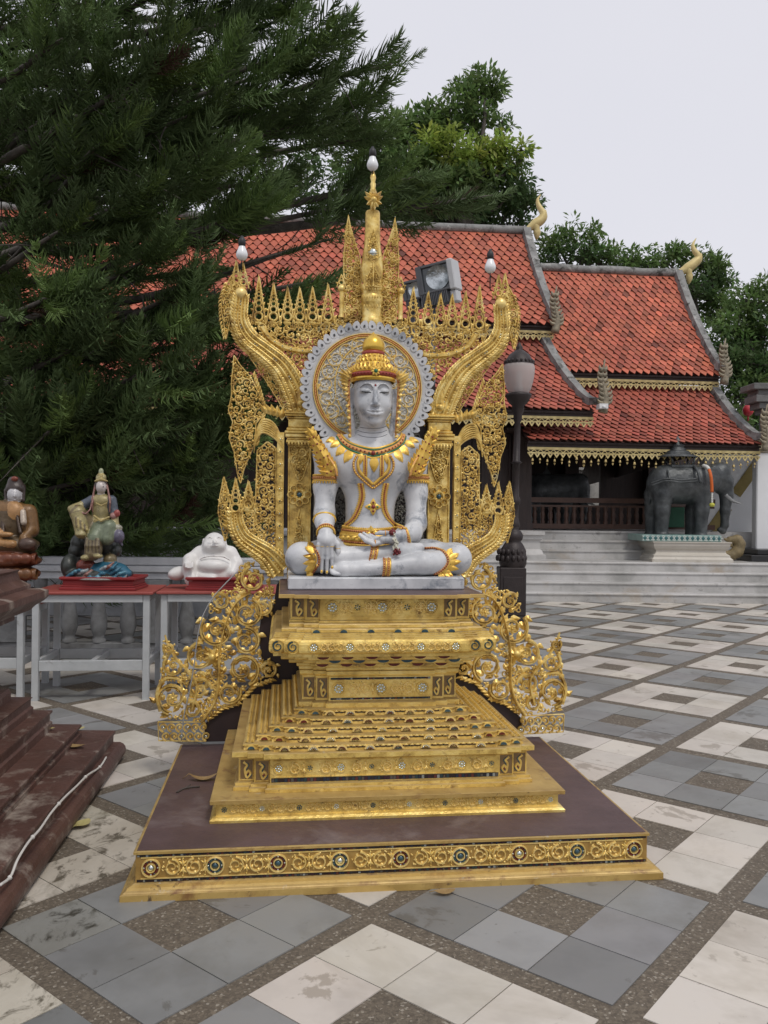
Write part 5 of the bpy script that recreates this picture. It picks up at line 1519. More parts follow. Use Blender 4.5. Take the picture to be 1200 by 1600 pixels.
# head at finer grain
S2 = Sculpt((.90, .90, 1.88), (1.19, 1.22, 2.26), .0026)
hx = SX; hy = 1.075
def HZ(py): return K(584, py, .98)[2]
zc_ = HZ(618)
S2.ell((hx, hy + .01, HZ(610)), (.105, .120, .130), 0)
S2.ell((hx, hy - .012, HZ(629)), (.091, .100, .102), .03)
S2.ell((hx, hy - .038, HZ(649)), (.053, .064, .056), .04)
S2.ell((hx, hy - .078, HZ(658)), (.027, .028, .022), .03)          # chin
for sg in (-1, 1):
    S2.ell((hx + sg * .047, hy - .074, HZ(632)), (.034, .034, .036), .03)      # cheeks
    S2.ell((hx + sg * .046, hy - .109, HZ(609.5)), (.032, .016, .012), .010, 'sub')     # socket
    S2.ell((hx + sg * .046, hy - .086, HZ(611)), (.029, .027, .0165), .006)       # lowered lid
    b = [(hx + sg * .015, hy - .110, HZ(604.5)), (hx + sg * .030, hy - .109, HZ(600.5)), (hx + sg * .052, hy - .100, HZ(599.8)), (hx + sg * .074, hy - .082, HZ(604))]
    S2.chain(b, [.003, .0036, .0034, .002], .010)
    S2.ell((hx + sg * .0135, hy - .122, HZ(633.5)), (.011, .013, .0085), .006)   # nostril wing
    # ear
    S2.chain([(hx + sg * .112, hy + .015, HZ(606)), (hx + sg * .118, hy + .02, HZ(620)), (hx + sg * .112, hy + .01, HZ(640)), (hx + sg * .104, hy + .01, HZ(668)), (hx + sg * .100, hy + .012, HZ(678))], [.014, .018, .013, .014, .010], .008)
    S2.cone((hx + sg * .112, hy - .004, HZ(612)), (hx + sg * .110, hy - .004, HZ(626)), .007, .006, .004, 'sub')
S2.chain([(hx, hy - .112, HZ(606)), (hx, hy - .126, HZ(620)), (hx, hy - .140, HZ(631))], [.009, .009, .0125], .010)     # nose
S2.ell((hx, hy - .136, HZ(633.5)), (.014, .013, .0095), .006)
S2.ell((hx, hy - .100, HZ(645)), (.040, .020, .022), .02)
for sg in (-1, 1):
    S2.chain([(hx, hy - .1235, HZ(642.8)), (hx + sg * .010, hy - .1250, HZ(642.0)), (hx + sg * .033, hy - .108, HZ(642.6))], [.0058, .0068, .0032], .004)   # upper lip
    S2.chain([(hx, hy - .1220, HZ(648.0)), (hx + sg * .017, hy - .1185, HZ(647.4)), (hx + sg * .031, hy - .107, HZ(643.8))], [.0088, .0072, .0030], .004)    # lower lip
    S2.chain([(hx, hy - .1300, HZ(645.1)), (hx + sg * .020, hy - .1245, HZ(644.7)), (hx + sg * .038, hy - .1085, HZ(643.0))], [.0030, .0030, .0026], .002, 'sub')
    S2.cone((hx + sg * .024, hy - .110, HZ(613.8)), (hx + sg * .068, hy - .098, HZ(613.8)), .0022, .002, .002, 'sub')
S2.cone((hx, hy + .03, HZ(648)), (hx, hy + .045, HZ(690)), .062, .068, .03)
for k, py in enumerate((671, 678, 685)):
    pass
S2.mesh(mb)
# neck creases
body_mb = mb
# right hand draped over the shin (viewer's left): five fingers
S3 = Sculpt((.70, .72, 1.18), (.90, 1.0, 1.48), .0026)
S3.chain([K(508, 824, .925), K(509, 833, .885), K(509.5, 845, .862)], [.036, .036, .034], 0)
S3.box(K(509, 846, .866), (.043, .020, .032), .017, .02)
for (x0, y0, x1, y1, x2, y2, r) in ((497.5, 851, 496, 868, 495.6, 884, .0102), (504.4, 852, 503, 872, 502.6, 894, .0108), (511, 852, 511, 873, 510.8, 895, .0108), (517.6, 852, 518.6, 870, 519, 887, .0104)):
    S3.chain([K(x0, y0, .850), K(x1, y1, .846), K(x2, y2, .848)], [r, r * .98, r * .72], .006)
S3.chain([K(520, 840, .872), K(527, 850, .866), K(528.5, 862, .862), K(528, 871, .86)], [.017, .013, .0112, .008], .008)
S3.mesh(mb)
# left hand lying palm up in the lap
S4 = Sculpt((.92, .74, 1.28), (1.24, 1.02, 1.50), .0026)
S4.chain([K(632, 836, .935), K(623, 838, .91), K(612, 840, .885)], [.036, .034, .030], 0)
S4.box(K(606, 843, .875), (.045, .036, .018), .017, .02)
for (pts, r) in (([(598, 847, .862), (584, 850, .850), (572, 845, .846), (562, 836, .850)], .0115), ([(596, 846, .875), (582, 847, .868), (570, 841, .868), (563, 835, .872)], .0112),
                 ([(596, 844, .89), (584, 844, .888), (574, 838, .89), (568, 833, .893)], .011), ([(598, 842, .905), (588, 841, .905), (578, 836, .908)], .010)):
    S4.chain([K(*p) for p in pts], [r * 1.1, r, r * .95, r * .7][:len(pts)], .005)
S4.chain([K(612, 836, .875), K(603, 833, .862), K(594, 832.5, .857), K(588, 834, .857)], [.016, .0125, .011, .008], .006)
S4.mesh(mb)
# feet: toes
S5 = Sculpt((.78, .78, 1.17), (.98, .94, 1.32), .0028)
S5.chain([K(548, 889, .86), K(532, 890, .858), K(526, 890, .858)], [.035, .031, .024], 0)
for k, (px, py, y_, r) in enumerate(((519, 886, .850, .0125), (517.5, 890.5, .842, .0105), (518, 893.5, .836, .0095), (520, 896, .832, .0085), (523, 897, .828, .0075))):
    S5.cone(K(px + 7, py, y_ + .006), K(px, py, y_), r, r * .9, .006)
S5.mesh(mb)
body = mb.build('body', SMARB, statue)
bpy.context.view_layer.update()
dg = bpy.context.evaluated_depsgraph_get()
BT = BVHTree.FromObject(body, dg)
def hit(x, z, y0=.55, lift=.0):
    r = BT.ray_cast(Vector((x, y0, z)), Vector((0, 1, 0)))
    if r[0] is None: return None, None
    return np.array(r[0]) - np.array([0, lift, 0]), np.array(r[1])
def drape(pts, n=40, ye=1.1, lift=.003, smooth=True):
    """(px, py) path laid on the front of the figure"""
    P = smooth_path([(K(a, b, ye)[0], K(a, b, ye)[2]) for a, b in pts], n) if smooth else np.array([(K(a, b, ye)[0], K(a, b, ye)[2]) for a, b in pts])
    out = []
    for x, z in P:
        p, nn = hit(x, z)
        if p is None: continue
        out.append(p + nn * lift)
    return np.array(out)
def studs(mb, P, step, r, mat):
    d = np.concatenate([[0], np.cumsum(np.linalg.norm(np.diff(P, axis=0), axis=1))])
    for s in np.arange(step / 2, d[-1], step):
        ball(mb, [np.interp(s, d, P[:, k]) for k in range(3)], r, mat, None, 6)
def lay_leaf(mb, p, d, L, w, mat=0, h=.008):
    """gilt leaf lying on the stone at p, pointing along d (x, z)"""
    d = np.array([d[0], 0, d[1]], float); d /= np.linalg.norm(d); n = np.array([d[2], 0, -d[0]])
    Q = [p, p + d * L * .12 + n * w * .7, p + d * L * .42 + n * w, p + d * L * .76 + n * w * .55, p + d * L, p + d * L * .76 - n * w * .55, p + d * L * .42 - n * w, p + d * L * .12 - n * w * .7, p + d * L * .45]
    V = []
    for k, q in enumerate(Q):
        a, nn = hit(q[0], q[2])
        yy = min(a[1], p[1] + .02) if a is not None and abs(a[1] - p[1]) < .06 else p[1]
        V.append((q[0], yy - (h if k == 8 else .002), q[2]))
    F = [(8, k, (k + 1) % 8) for k in range(8)]
    mb.add(np.array(V), F, mat, None, True)
OM = [ORN, OCHRE, REDGEM, GREENGEM, GLASS_S, EYED, pbr('engraved_line', [(0.12, 0.125, 0.14)], 5, .6)]
# bands round limbs
def armband(name, px, py, y, rx, tilt, h, rings, n=28, ry=None, dy=.0):
    mb = MB(); c = K(px, py, y); a = np.linspace(0, 2 * PI, n + 1)
    ry = ry or rx
    for dz, r, m in rings:
        P = np.stack([c[0] + rx * np.cos(a), c[1] + ry * np.sin(a) + 0 * a, c[2] + dz + tilt * np.cos(a) + dy * np.sin(a)], 1)
        tube(mb, P, r, 6, m, up=(0, 0, 1), cap=False)
        if m == 1: studs(mb, P + (P - c) * np.array([.10, .10, 0]), .011, .0035, 2)
    for t in a[:-1]:
        p = c + np.array([(rx + .004) * math.cos(t), (ry + .004) * math.sin(t), rings[0][0] - .010 + tilt * math.cos(t) + dy * math.sin(t)])
        ball(mb, p, (.005, .005, .007), 0, None, 5)
    return mb.build(name, OM, statue)
armband('armlet', 508.5, 747, 1.112, .063, 0, .02, [(-.014, .006, 0), (0, .008, 1), (.014, .006, 0)])
armband('armlet', 650.5, 747, 1.115, .063, 0, .02, [(-.014, .006, 0), (0, .008, 1), (.014, .006, 0)])
armband('bracelet', 507, 812, 1.0, .052, 0, .02, [(.008, .006, 0), (0, .005, 0)], ry=.045, dy=-.028)
armband('bracelet', 509, 831, .905, .041, 0, .02, [(.004, .006, 1), (-.006, .004, 0)], ry=.036, dy=-.035)
def legband(name, pts, rx, rings, tilt):
    pass
mb = MB()
def crossband(mb, px, py, y, r, tilt, ws):
    """band round a limb that runs left-right"""
    c = K(px, py, y); a = np.linspace(0, 2 * PI, 26)
    for dx, rr_, m in ws:
        P = np.stack([c[0] + dx + tilt * np.sin(a), c[1] - r * np.cos(a), c[2] + r * np.sin(a)], 1)
        tube(mb, P, rr_, 6, m, up=(1, 0, 0), cap=False)
        if m == 1: studs(mb, c + (P - c) * np.array([1, 1.1, 1.1]), .012, .0038, 2)
for nm, q in (('anklet', (581, 867, .90, .046, .010)), ('anklet', (602, 886, .865, .043, .002)), ('bracelet', (631, 836, .937, .040, -.012))):
    mb = MB(); crossband(mb, *q[:4], q[4], [(-.011, .006, 1), (0, .005, 0), (.012, .007, 1), (.020, .005, 0)]); mb.build(nm, OM, statue)
mb = MB(); c = K(645, 826, 1.03); a = np.linspace(0, 2 * PI, 26)
for dd_ in (-.006, .006):
    P = np.stack([c[0] + .045 * np.cos(a) * .8 + .03 * np.sin(a) * .3 + dd_, c[1] + .03 * np.cos(a), c[2] + .052 * np.sin(a) * .75 + .03 * np.cos(a)], 1)
    tube(mb, P, .006, 6, 0, cap=False)
mb.build('bracelet', OM, statue)
# collar
mb = MB()
for pts, r, m in (([(532, 676), (540, 688), (556, 698), (583, 704), (608, 698), (624, 688), (631, 676)], .005, 3), ([(529, 677), (537, 691), (555, 702.5), (583, 709), (610, 702), (627, 691), (634, 677)], .012, 1), ([(526, 679), (534, 694), (553, 707), (583, 714), (612, 706), (630, 694), (637, 679)], .0045, 3)):
    P = drape(pts, 44, 1.05); tube(mb, P, r, 6, m, flat=.8)
    if m == 3: tube(mb, P + np.array([0, .002, -.008 if pts[0][0] == 526 else .007]), .006, 6, 0, flat=.8)
    if m == 1: studs(mb, P - np.array([0, .008, 0]), .022, .0055, 2)
for k, (px, py, dx, dz, Ls) in enumerate(((531, 688, -.8, -.6, .9), (538, 697, -.65, -.75, 1), (548, 704, -.5, -.9, 1.1), (583, 715, 0, -1, 1.15), (617, 703, .5, -.9, 1.1), (626, 696, .65, -.75, 1), (634, 688, .8, -.6, .9), (524, 683, -.9, -.45, .8), (641, 683, .9, -.45, .8))):
    q = K(px, py, 1.05); p, nn = hit(q[0], q[2])
    if p is None: continue
    p = p - np.array([0, .005, 0])
    for j in range(3): lay_leaf(mb, p + np.array([dx, 0, dz]) * .012 * j, (dx, dz), .070 * Ls - .012 * j, .022 * Ls - .004 * j, 0, .010 + .004 * j)
q = K(583, 708, 1.0); p, _ = hit(q[0], q[2]); ball(mb, p - [0, .012, 0], (.011, .008, .013), 2, None, 8)
for sg in (-1, 1): ball(mb, p + [sg * .02, -.010, 0], (.007, .006, .006), 3, None, 6)
mb.build('necklace', OM, statue)
# breast straps: two bands down the front joined by a heart shaped pendant
mb = MB()
for sg in (-1, 1):
    X = lambda a: 583 + sg * (a if sg > 0 else a)
    inner = [(583 + sg * 19, 712), (583 + sg * 24, 722), (583 + sg * 22, 736), (583 + sg * 10, 748), (583 + sg * .5, 757)]
    P = drape(inner, 30, 1.02); tube(mb, P, .0085, 6, 0, flat=.8)
    outer = [(583 + sg * 26, 712), (583 + sg * 31, 724), (583 + sg * 28, 738), (583 + sg * 14, 752), (583 + sg * .5, 763)]
    P = drape(outer, 30, 1.02); tube(mb, P, .006, 6, 1, flat=.8); studs(mb, P - [0, .006, 0], .013, .005, 0)
    st = [(583 + sg * 13, 712), (583 + sg * 13, 730), (583 + sg * 13, 744)]
    for o in (-2.2, 2.2):
        P = drape([(a + o, b) for a, b in st], 20, 1.02); tube(mb, P, .0045, 6, 0, flat=.8)
    P = drape(st, 20, 1.02); tube(mb, P, .006, 6, 1, flat=.6); studs(mb, P - [0, .004, 0], .010, .0035, 2)
    st = [(583 + sg * 20 - (0 if sg > 0 else 0), 755), (583 + sg * 17, 775), (583 + sg * 20 - 2, 795), (583 + sg * 27 - 2, 810), (583 + sg * 37 - 2, 820), (583 + sg * 44 - 2, 826)]
    for o in (-2.6, 2.6):
        P = drape([(a + o, b) for a, b in st], 36, 1.03); tube(mb, P, .0048, 6, 0, flat=.8)
    P = drape(st, 36, 1.03); tube(mb, P, .0068, 6, 1, flat=.6); studs(mb, P - [0, .005, 0], .011, .0042, 2)
    for o in (-4.4, 4.4):
        P = drape([(a + o, b) for a, b in st], 36, 1.03); studs(mb, P, .011, .0035, 0)
    for k in range(3):
        q = K(583 + sg * 19, 706 + 2 * k, 1.03); p, _ = hit(q[0], q[2]); lay_leaf(mb, p - [0, .008 + .004 * k, 0], (sg * .1, -1), .055, .018 - .003 * k, 0, .012)
q = K(583, 792, 1.03); p, _ = hit(q[0], q[2])
for k in range(4):
    a = k * PI / 2; lay_leaf(mb, p - [0, .006, 0], (math.cos(a), math.sin(a)), .045, .016, 0, .012)
    ball(mb, p + [.022 * math.cos(a), -.012, .022 * math.sin(a)], (.006, .004, .006), 2 if k % 2 else 3, None, 6)
ball(mb, p - [0, .016, 0], (.011, .008, .011), 2, None, 8)
mb.build('breast_ornament', OM, statue)
# belt
mb = MB()
for py, r, m in ((827, .006, 0), (830.5, .007, 1), (834, .006, 0), (838, .012, 0), (843, .012, 0), (847.5, .006, 1), (851, .006, 0)):
    ab = np.linspace(PI * 1.06, PI * 1.94, 40); cb = K(577.5, py, 1.13); rb = .150 + .0007 * (py - 827)
    P = np.stack([cb[0] + rb * np.cos(ab), 1.13 + (rb - .026) * np.sin(ab), cb[2] + .012 * np.cos(ab) ** 2], 1)
    tube(mb, P, r, 6, m, flat=.7)
    if m == 1: studs(mb, P - [0, .005, 0], .012, .004, 2)
    if py in (827, 851): studs(mb, P + [0, 0, .006 if py == 827 else -.006], .012, .005, 0)
for k in range(10):
    t_b = PI * (1.15 + .07 * k); cb = K(577.5, 841, 1.13); pb = cb + np.array([.178 * math.cos(t_b), .152 * math.sin(t_b), 0]); leaf2(mb, pb[0], pb[2], (.25 if k < 5 else PI - .25), .034, .012, pb[1], .010, 0)
p = np.array([K(581, 836, 1.0)[0], 1.13 - .128, K(581, 836, 1.0)[2]])
for dx, dz, L_ in ((0, 1, .05), (0, -1, .045), (.9, .4, .035), (-.9, .4, .035)): leaf2(mb, p[0], p[2], math.atan2(dz, dx), L_, .018, p[1], .014, 0)
ball(mb, p - [0, .024, 0], .012, 2, None, 8)
mb.build('belt', OM, statue)
# knee ornaments
for sg, cx in ((-1, 488), (1, 692)):
    mb = MB()
    if sg < 0: arc = [(489, 853), (495, 862), (497, 874), (494, 886), (488, 896)]
    else: arc = [(668, 858), (684, 858), (694, 866), (696, 878), (688, 889), (676, 896)]
    P = drape(arc, 30, .92); tube(mb, P, .006, 6, 1, flat=.8); studs(mb, P - [0, .005, 0], .012, .0045, 2)
    P2 = drape([(a + sg * 3.5, b) for a, b in arc], 30, .92); tube(mb, P2, .0045, 6, 0, flat=.8)
    idx = [3, 8, 12, 16, 20, 25] if sg < 0 else [12, 15, 18, 21, 24, 27]
    for k, i in enumerate(idx):
        i = min(i, len(P2) - 1); L_ = [.04, .058, .066, .066, .056, .045][k]; an = [.95, .5, .15, -.15, -.5, -.9][k]
        for j in range(3): lay_leaf(mb, P2[i] + np.array([sg * .008 * j, -.003 * j - .002, 0]), (sg * math.cos(an), math.sin(an)), L_ - .012 * j, .017 - .004 * j, 0, .010)
    mb.build('knee_ornament', OM, statue)
# flared shoulder wings above the armlets
for sg in (-1, 1):
    mb = MB()
    def W(a, b): return K(583 - 2 + sg * a if sg > 0 else 583 - a, b, 1.03)
    A = W(64, 742); B = W(96, 678)
    base = np.array(A); tipp = np.array(B)
    for k in range(9):
        t = k / 8; c = base * (1 - t) + tipp * t
        for s2, wv in ((-1, .055), (1, .045)):
            ang = math.atan2(tipp[2] - base[2], tipp[0] - base[0]) + s2 * .75
            lf = MB(); L_ = (.075 * (1 - .45 * t)); 
            leaf2(mb, c[0], c[2], ang, L_, .02 * (1 - .3 * t), c[1] - .012 * (1 - t) - .004, .016)
    a_ = math.atan2(tipp[2] - base[2], tipp[0] - base[0])
    leaf2(mb, base[0], base[2], a_, np.hypot(tipp[0] - base[0], tipp[2] - base[2]) * 1.05, .035, base[1] - .02, .02)
    leaf2(mb, tipp[0] - .03 * math.cos(a_), tipp[2] - .03 * math.sin(a_), a_ , .07, .02, base[1] - .02, .014)
    for k in range(6):
        t = k / 6 + .08; c = base * (1 - t) + tipp * t; ball(mb, (c[0], base[1] - .040 + .01 * t, c[2]), .0055, 2, None, 6)
        for s2 in (-1, 1): ball(mb, (c[0] + s2 * .022 * math.sin(a_), base[1] - .032, c[2] - s2 * .022 * math.cos(a_)), .0045, 2, None, 6)
    lo_ = [W(64, 744), W(69, 736), W(77, 728)]
    for o in (0, .016):
        tube(mb, smooth_path([W(57, 740) + [0, -.055, -o], W(62, 728) + [0, -.055, 0], W(72, 712) + [0, -.02, 0]], 12), .006, 6, 1 if o else 0)
    mb.build('shoulder_ornament', OM, statue)
# rings and gilt nails
for px, py in ((495.6, 884), (502.6, 893), (510.8, 894), (519, 886.5)):
    mb = MB(); p = K(px, py, .838); ball(mb, p, (.0065, .006, .009), 0, None, 8); mb.build('gilt_nail', OM, statue)
for px, py, y in ((497, 853, .84), (504, 854, .838), (511, 854, .838), (518, 854, .838), (528, 857, .852)):
    mb = MB(); c = K(px, py, y + .012); a = np.linspace(0, 2 * PI, 14); tube(mb, np.stack([c[0] + .0122 * np.cos(a), c[1] + .0122 * np.sin(a), c[2] + 0 * a], 1), .0016, 5, 0, cap=False); mb.build('finger_ring', OM, statue)
for px, py, y in ((586, 848, .855), (602, 833.5, .862)):
    mb = MB(); c = K(px, py, y); a = np.linspace(0, 2 * PI, 14); tube(mb, np.stack([c[0] + 0 * a, c[1] + .014 * np.cos(a), c[2] + .014 * np.sin(a)], 1), .003, 5, 1, cap=False); mb.build('finger_ring', OM, statue)
# face paint: pupils under the lids, brow lines, forehead mark
for sg in (-1, 1):
    mb = MB(); x = hx + sg * .044; r = BT.ray_cast(Vector((x, .55, HZ(613.6))), Vector((0, 1, 0)))
    if r[0]: ball(mb, np.array(r[0]) + [0, .002, 0], (.0120, .0045, .0048), 5, None, 10)
    P = []
    for dx, py in ((.022, 614.2), (.032, 613.4), (.046, 613.4), (.058, 613.2), (.068, 612.4)):
        r = BT.ray_cast(Vector((hx + sg * dx, .55, HZ(py))), Vector((0, 1, 0)))
        if r[0]: P.append(np.array(r[0]) - [0, .0006, 0])
    tube(mb, np.array(P), .0024, 4, 5)
    P = []
    for dx, py in ((.014, 606.5), (.022, 602.8), (.034, 600.8), (.048, 600.6), (.062, 602.4), (.074, 605.6)):
        r = BT.ray_cast(Vector((hx + sg * dx, .55, HZ(py))), Vector((0, 1, 0)))
        if r[0]: P.append(np.array(r[0]) - [0, .0003, 0])
    tube(mb, smooth_path(P, 16), .0016, 4, 6); mb.build('painted_eye', OM, statue)
r = BT.ray_cast(Vector((hx, .55, HZ(603.5))), Vector((0, 1, 0)))
mb = MB(); ball(mb, np.array(r[0]), (.0062, .005, .0100), 2, None, 8); mb.build('forehead_mark', OM, statue)
# crown
CM = [HAIRG, OCHRE, REDGEM, GREENGEM, ORN, pbr('crown_red_band', [(0.28, 0.04, 0.025), (0.34, 0.06, 0.04)], 30, 0.45, 0.1)]
mb = MB(); zb = HZ(590); cy = hy + .014
lathe(mb, [(.112, zb - .012), (.120, zb - .004), (.120, zb + .008), (.116, zb + .010)], (hx, cy, 0), 32, 0, None, True, sy=1.10)
lathe(mb, [(.116, zb + .010), (.124, zb + .014), (.124, zb + .030), (.116, zb + .034)], (hx, cy, 0), 32, 5, None, True, sy=1.10)
lathe(mb, [(.116, zb + .034), (.119, zb + .038), (.112, zb + .046), (.100, zb + .066), (.084, zb + .092), (.070, zb + .116), (.060, zb + .130), (.056, zb + .134)], (hx, cy, 0), 32, 0, None, True, sy=1.08)
lathe(mb, [(.058, zb + .134), (.060, zb + .138), (.060, zb + .150), (.050, zb + .153)], (hx, cy, 0), 24, 5, None, True)
zt2 = zb + .153
lathe(mb, [(.050, zt2), (.056, zt2 + .008), (.0585, zt2 + .024), (.056, zt2 + .044), (.046, zt2 + .064), (.030, zt2 + .080), (.013, zt2 + .090), (.006, zt2 + .098), (.001, zt2 + .104)], (hx, cy, 0), 24, 0, None, True)
for k in range(40):
    a = k * 2 * PI / 40; r_ = .126
    ball(mb, (hx + r_ * math.cos(a), cy + r_ * 1.1 * math.sin(a), zb + .022), .0042, 2, None, 5)
for row, (r_, z_, n_, L_) in enumerate(((.121, .040, 34, .032), (.104, .062, 28, .034), (.086, .090, 24, .034), (.070, .115, 18, .022))):
    for k in range(n_):
        a = (k + .5 * (row % 2)) * 2 * PI / n_
        d = np.array([math.cos(a), math.sin(a) * 1.08, 0]); p = np.array([hx, cy, zb + z_]) + d * r_
        t = np.array([-math.sin(a), math.cos(a), 0]); up_ = np.array([0, 0, 1.0]) - d * (.15 if row == 0 else .55); up_ /= np.linalg.norm(up_)
        w_ = .0095
        mb.add([p + t * w_, p - t * w_, p - t * w_ * .7 + up_ * L_ * .6 + d * .004, p + up_ * L_ + d * .003, p + t * w_ * .7 + up_ * L_ * .6 + d * .004, p + up_ * L_ * .4 + d * .010], [(5, 1, 0), (5, 2, 1), (5, 3, 2), (5, 4, 3), (5, 0, 4)], 4)
        if row == 1 and k % 2: ball(mb, p + d * .012 + [0, 0, .012], .0045, 2, None, 5)
p = np.array([hx, cy - .136, zb + .030])
for k in range(8):
    a = k * PI / 4; leaf2(mb, p[0], p[2], a, .027, .010, p[1], .008, 4)
dome(mb, p[0], p[2], .011, p[1] - .005, .010, 3, 10)
crown_ = mb.build('crown', CM, statue)
# ear ornaments: gilt wings that hug the sides of the face
for sg in (-1, 1):
    mb = MB()
    q = [(.112, 588, .03), (.124, 597, .04), (.123, 612, .04), (.119, 634, .04), (.113, 660, .04), (.110, 682, .045)]
    P = smooth_path([(hx + sg * (a + .008), hy - .066 + c, HZ(b)) for a, b, c in q], 26); tube(mb, P, np.interp(np.linspace(0, 1, 26), [0, .3, 1], [.005, .009, .005]), 6, 1, flat=.6)
    for k in range(13):
        i = 1 + k * 2 - (k // 8); i = min(i, 25); p = P[i]; a = math.pi / 2 - sg * (.75 + .02 * k) if k < 8 else -math.pi / 2 + sg * .8
        for j in range(2): leaf2(mb, p[0], p[2], a - sg * .35 * j, max(.020, .078 - .011 * k), .0105, p[1] - .006 - .003 * j, .010, 0)
    for k in range(5): ball(mb, P[3 + k * 4] - [0, .013, 0], .0042, 2, None, 6)
    leaf2(mb, P[0][0], P[0][2], math.pi / 2 + sg * .1 - sg * .5, .05, .014, P[0][1], .01, 0)
    mb.build('ear_ornament', [GOLDF] + OM[1:], statue)
# neck lines
mb = MB()
for py in (668, 675, 682):
    P = drape([(560, py - 4), (570, py), (583, py + 1.5), (596, py), (606, py - 4)], 24, 1.04, .0006); tube(mb, P, .0013, 4, 0)
mb.build('neck_crease', [OM[6]], statue)
# halo
hc = K(574, 607, 1.27); HR = .285
mb = MB()
a = np.linspace(0, 2 * PI, 73)[:-1]
lathe(mb, [(.001, -.010), (HR - .012, -.010), (HR - .010, -.014), (HR + .014, -.014), (HR + .020, -.017), (HR + .052, -.015), (HR + .058, -.008), (HR + .058, .02), (HR + .05, .03), (.001, .03)], (hc[0], hc[1], hc[2]), 72, 0, None, True, axis='y')
mb.v[-1] = (mb.v[-1] - hc) * np.array([1, -1, 1]) + hc
mb.f[-1] = (mb.f[-1][0][:, ::-1], *mb.f[-1][1:])
NL = 40
for k in range(NL):
    an = -PI / 2 + .62 + (2 * PI - 1.24) * k / (NL - 1); s = 1 if math.cos(an) >= 0 else -1
    r0 = HR + .050; L_ = .040
    cx_, cz_ = hc[0] + r0 * math.cos(an), hc[2] + r0 * math.sin(an)
    n_ = 14; th = np.linspace(0, 2 * PI, n_, endpoint=False)
    rad = .0215 * (1 + .45 * np.maximum(0, np.cos(th)) ** 6)
    lean = an + s * .35
    x_ = cx_ + rad * np.cos(th + lean) + .004 * math.cos(an); z_ = cz_ + rad * np.sin(th + lean) + .004 * math.sin(an)
    prism(mb, np.stack([x_, z_], 1), hc[1] - .018 - .003 * (k % 2), hc[1] + .02, 0)
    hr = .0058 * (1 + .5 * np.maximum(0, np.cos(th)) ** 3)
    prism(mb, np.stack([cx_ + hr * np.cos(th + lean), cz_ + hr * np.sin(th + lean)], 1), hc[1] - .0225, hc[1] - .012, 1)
    if False: strip(mb, smooth_path([(hc[0] + (HR + .014) * math.cos(an - s * .04), hc[2] + (HR + .014) * math.sin(an - s * .04)), (cx_ + .017 * math.cos(an + s * 1.6), cz_ + .017 * math.sin(an + s * 1.6)), (cx_ + .020 * math.cos(an + s * .5), cz_ + .020 * math.sin(an + s * .5))], 8), [.004] * 8, hc[1] - .017, .008, 0)
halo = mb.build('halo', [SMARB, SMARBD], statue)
HM = [pbr('halo_gilding', [(0.72, 0.48, 0.12), (0.88, 0.66, 0.22)], 20, .45, .35), OCHRE, REDGEM, pbr('halo_pale_carving', [(0.58, 0.57, 0.50), (0.70, 0.69, 0.64)], 9, .55)]
mb = MB(); yh = hc[1] - .012
prism(mb, [(hc[0] + (HR - .008) * math.cos(t), hc[2] + (HR - .008) * math.sin(t)) for t in np.linspace(0, 2 * PI, 49)[:-1]], yh + .0015, yh + .008, 3)
fill = fretwork(mb, [(hc[0] + (HR - .015) * math.cos(t), hc[2] + (HR - .015) * math.sin(t)) for t in np.linspace(0, 2 * PI, 40)[:-1]], yh + .001, .030, .014, 301, .008, .005, 0, N=2500)
mb.f = [(f, 3, c, q) for f, m_, c, q in mb.f]
ring2(mb, hc[0], hc[2], HR, .006, yh - .004, .012, 1, 72)
for o in (-.010, .010): ring2(mb, hc[0], hc[2], HR + o, .004, yh - .003, .012, 0, 72)
for k in range(110):
    t = k * 2 * PI / 110; dome(mb, hc[0] + HR * math.cos(t), hc[2] + HR * math.sin(t), .0036, yh - .013, .004, 2, 5)
P = [(hc[0] + s_ * x, hc[2] + z) for s_, L_ in ((1, [(0, .235), (.10, .19), (.165, .10), (.18, .0), (.15, -.10), (.10, -.18)]), ) for x, z in L_]
for sg in (-1, 1):
    strip(mb, smooth_path([(hc[0] + sg * x, hc[2] + z) for x, z in [(0, .245), (.09, .205), (.160, .11), (.178, .0), (.15, -.10), (.095, -.19)]], 30), .005, yh, .010, 0)
    strip(mb, smooth_path([(hc[0] + sg * x, hc[2] + z) for x, z in [(0, .232), (.085, .195), (.152, .105), (.170, .0), (.142, -.10), (.088, -.19)]], 30), .003, yh, .010, 3)
    for k in range(8):
        t = PI / 2 - sg * (.20 + k * .325); r_ = HR - .052 - .004 * (k % 2); h_ = sg * (1 if k % 2 else -1)
        x, z = hc[0] + r_ * math.cos(t), hc[2] + r_ * math.sin(t)
        spiral2(mb, x, z, .049, t + PI * (k % 2), h_, .0075, yh + .002, .012, 1.6, 3, 28); spiral2(mb, x, z, .047, t + PI * (k % 2), h_, .0034, yh - .004, .010, 1.6, 0, 28)
        for q in range(6):
            b = t + q * 1.05 * h_; leaf2(mb, x + .026 * math.cos(b), z + .026 * math.sin(b), b + h_ * 1.3, .030, .010, yh, .010, 3 if q % 2 else 0)
    for k in range(6):
        t = PI / 2 - sg * (.25 + k * .42); r_ = .125
        x, z = hc[0] + r_ * math.cos(t), hc[2] + r_ * math.sin(t) + .02
        spiral2(mb, x, z, .040, t, -sg, .0065, yh, .010, 1.4, 3, 22); spiral2(mb, x, z, .038, t, -sg, .003, yh - .005, .009, 1.4, 0, 22)
        for q in range(4):
            b = t + q * 1.5; leaf2(mb, x + .02 * math.cos(b), z + .02 * math.sin(b), b + 1.2, .026, .008, yh - .001, .009, 0 if q % 2 else 3)
mb.build('carved_scrolls', HM, halo)
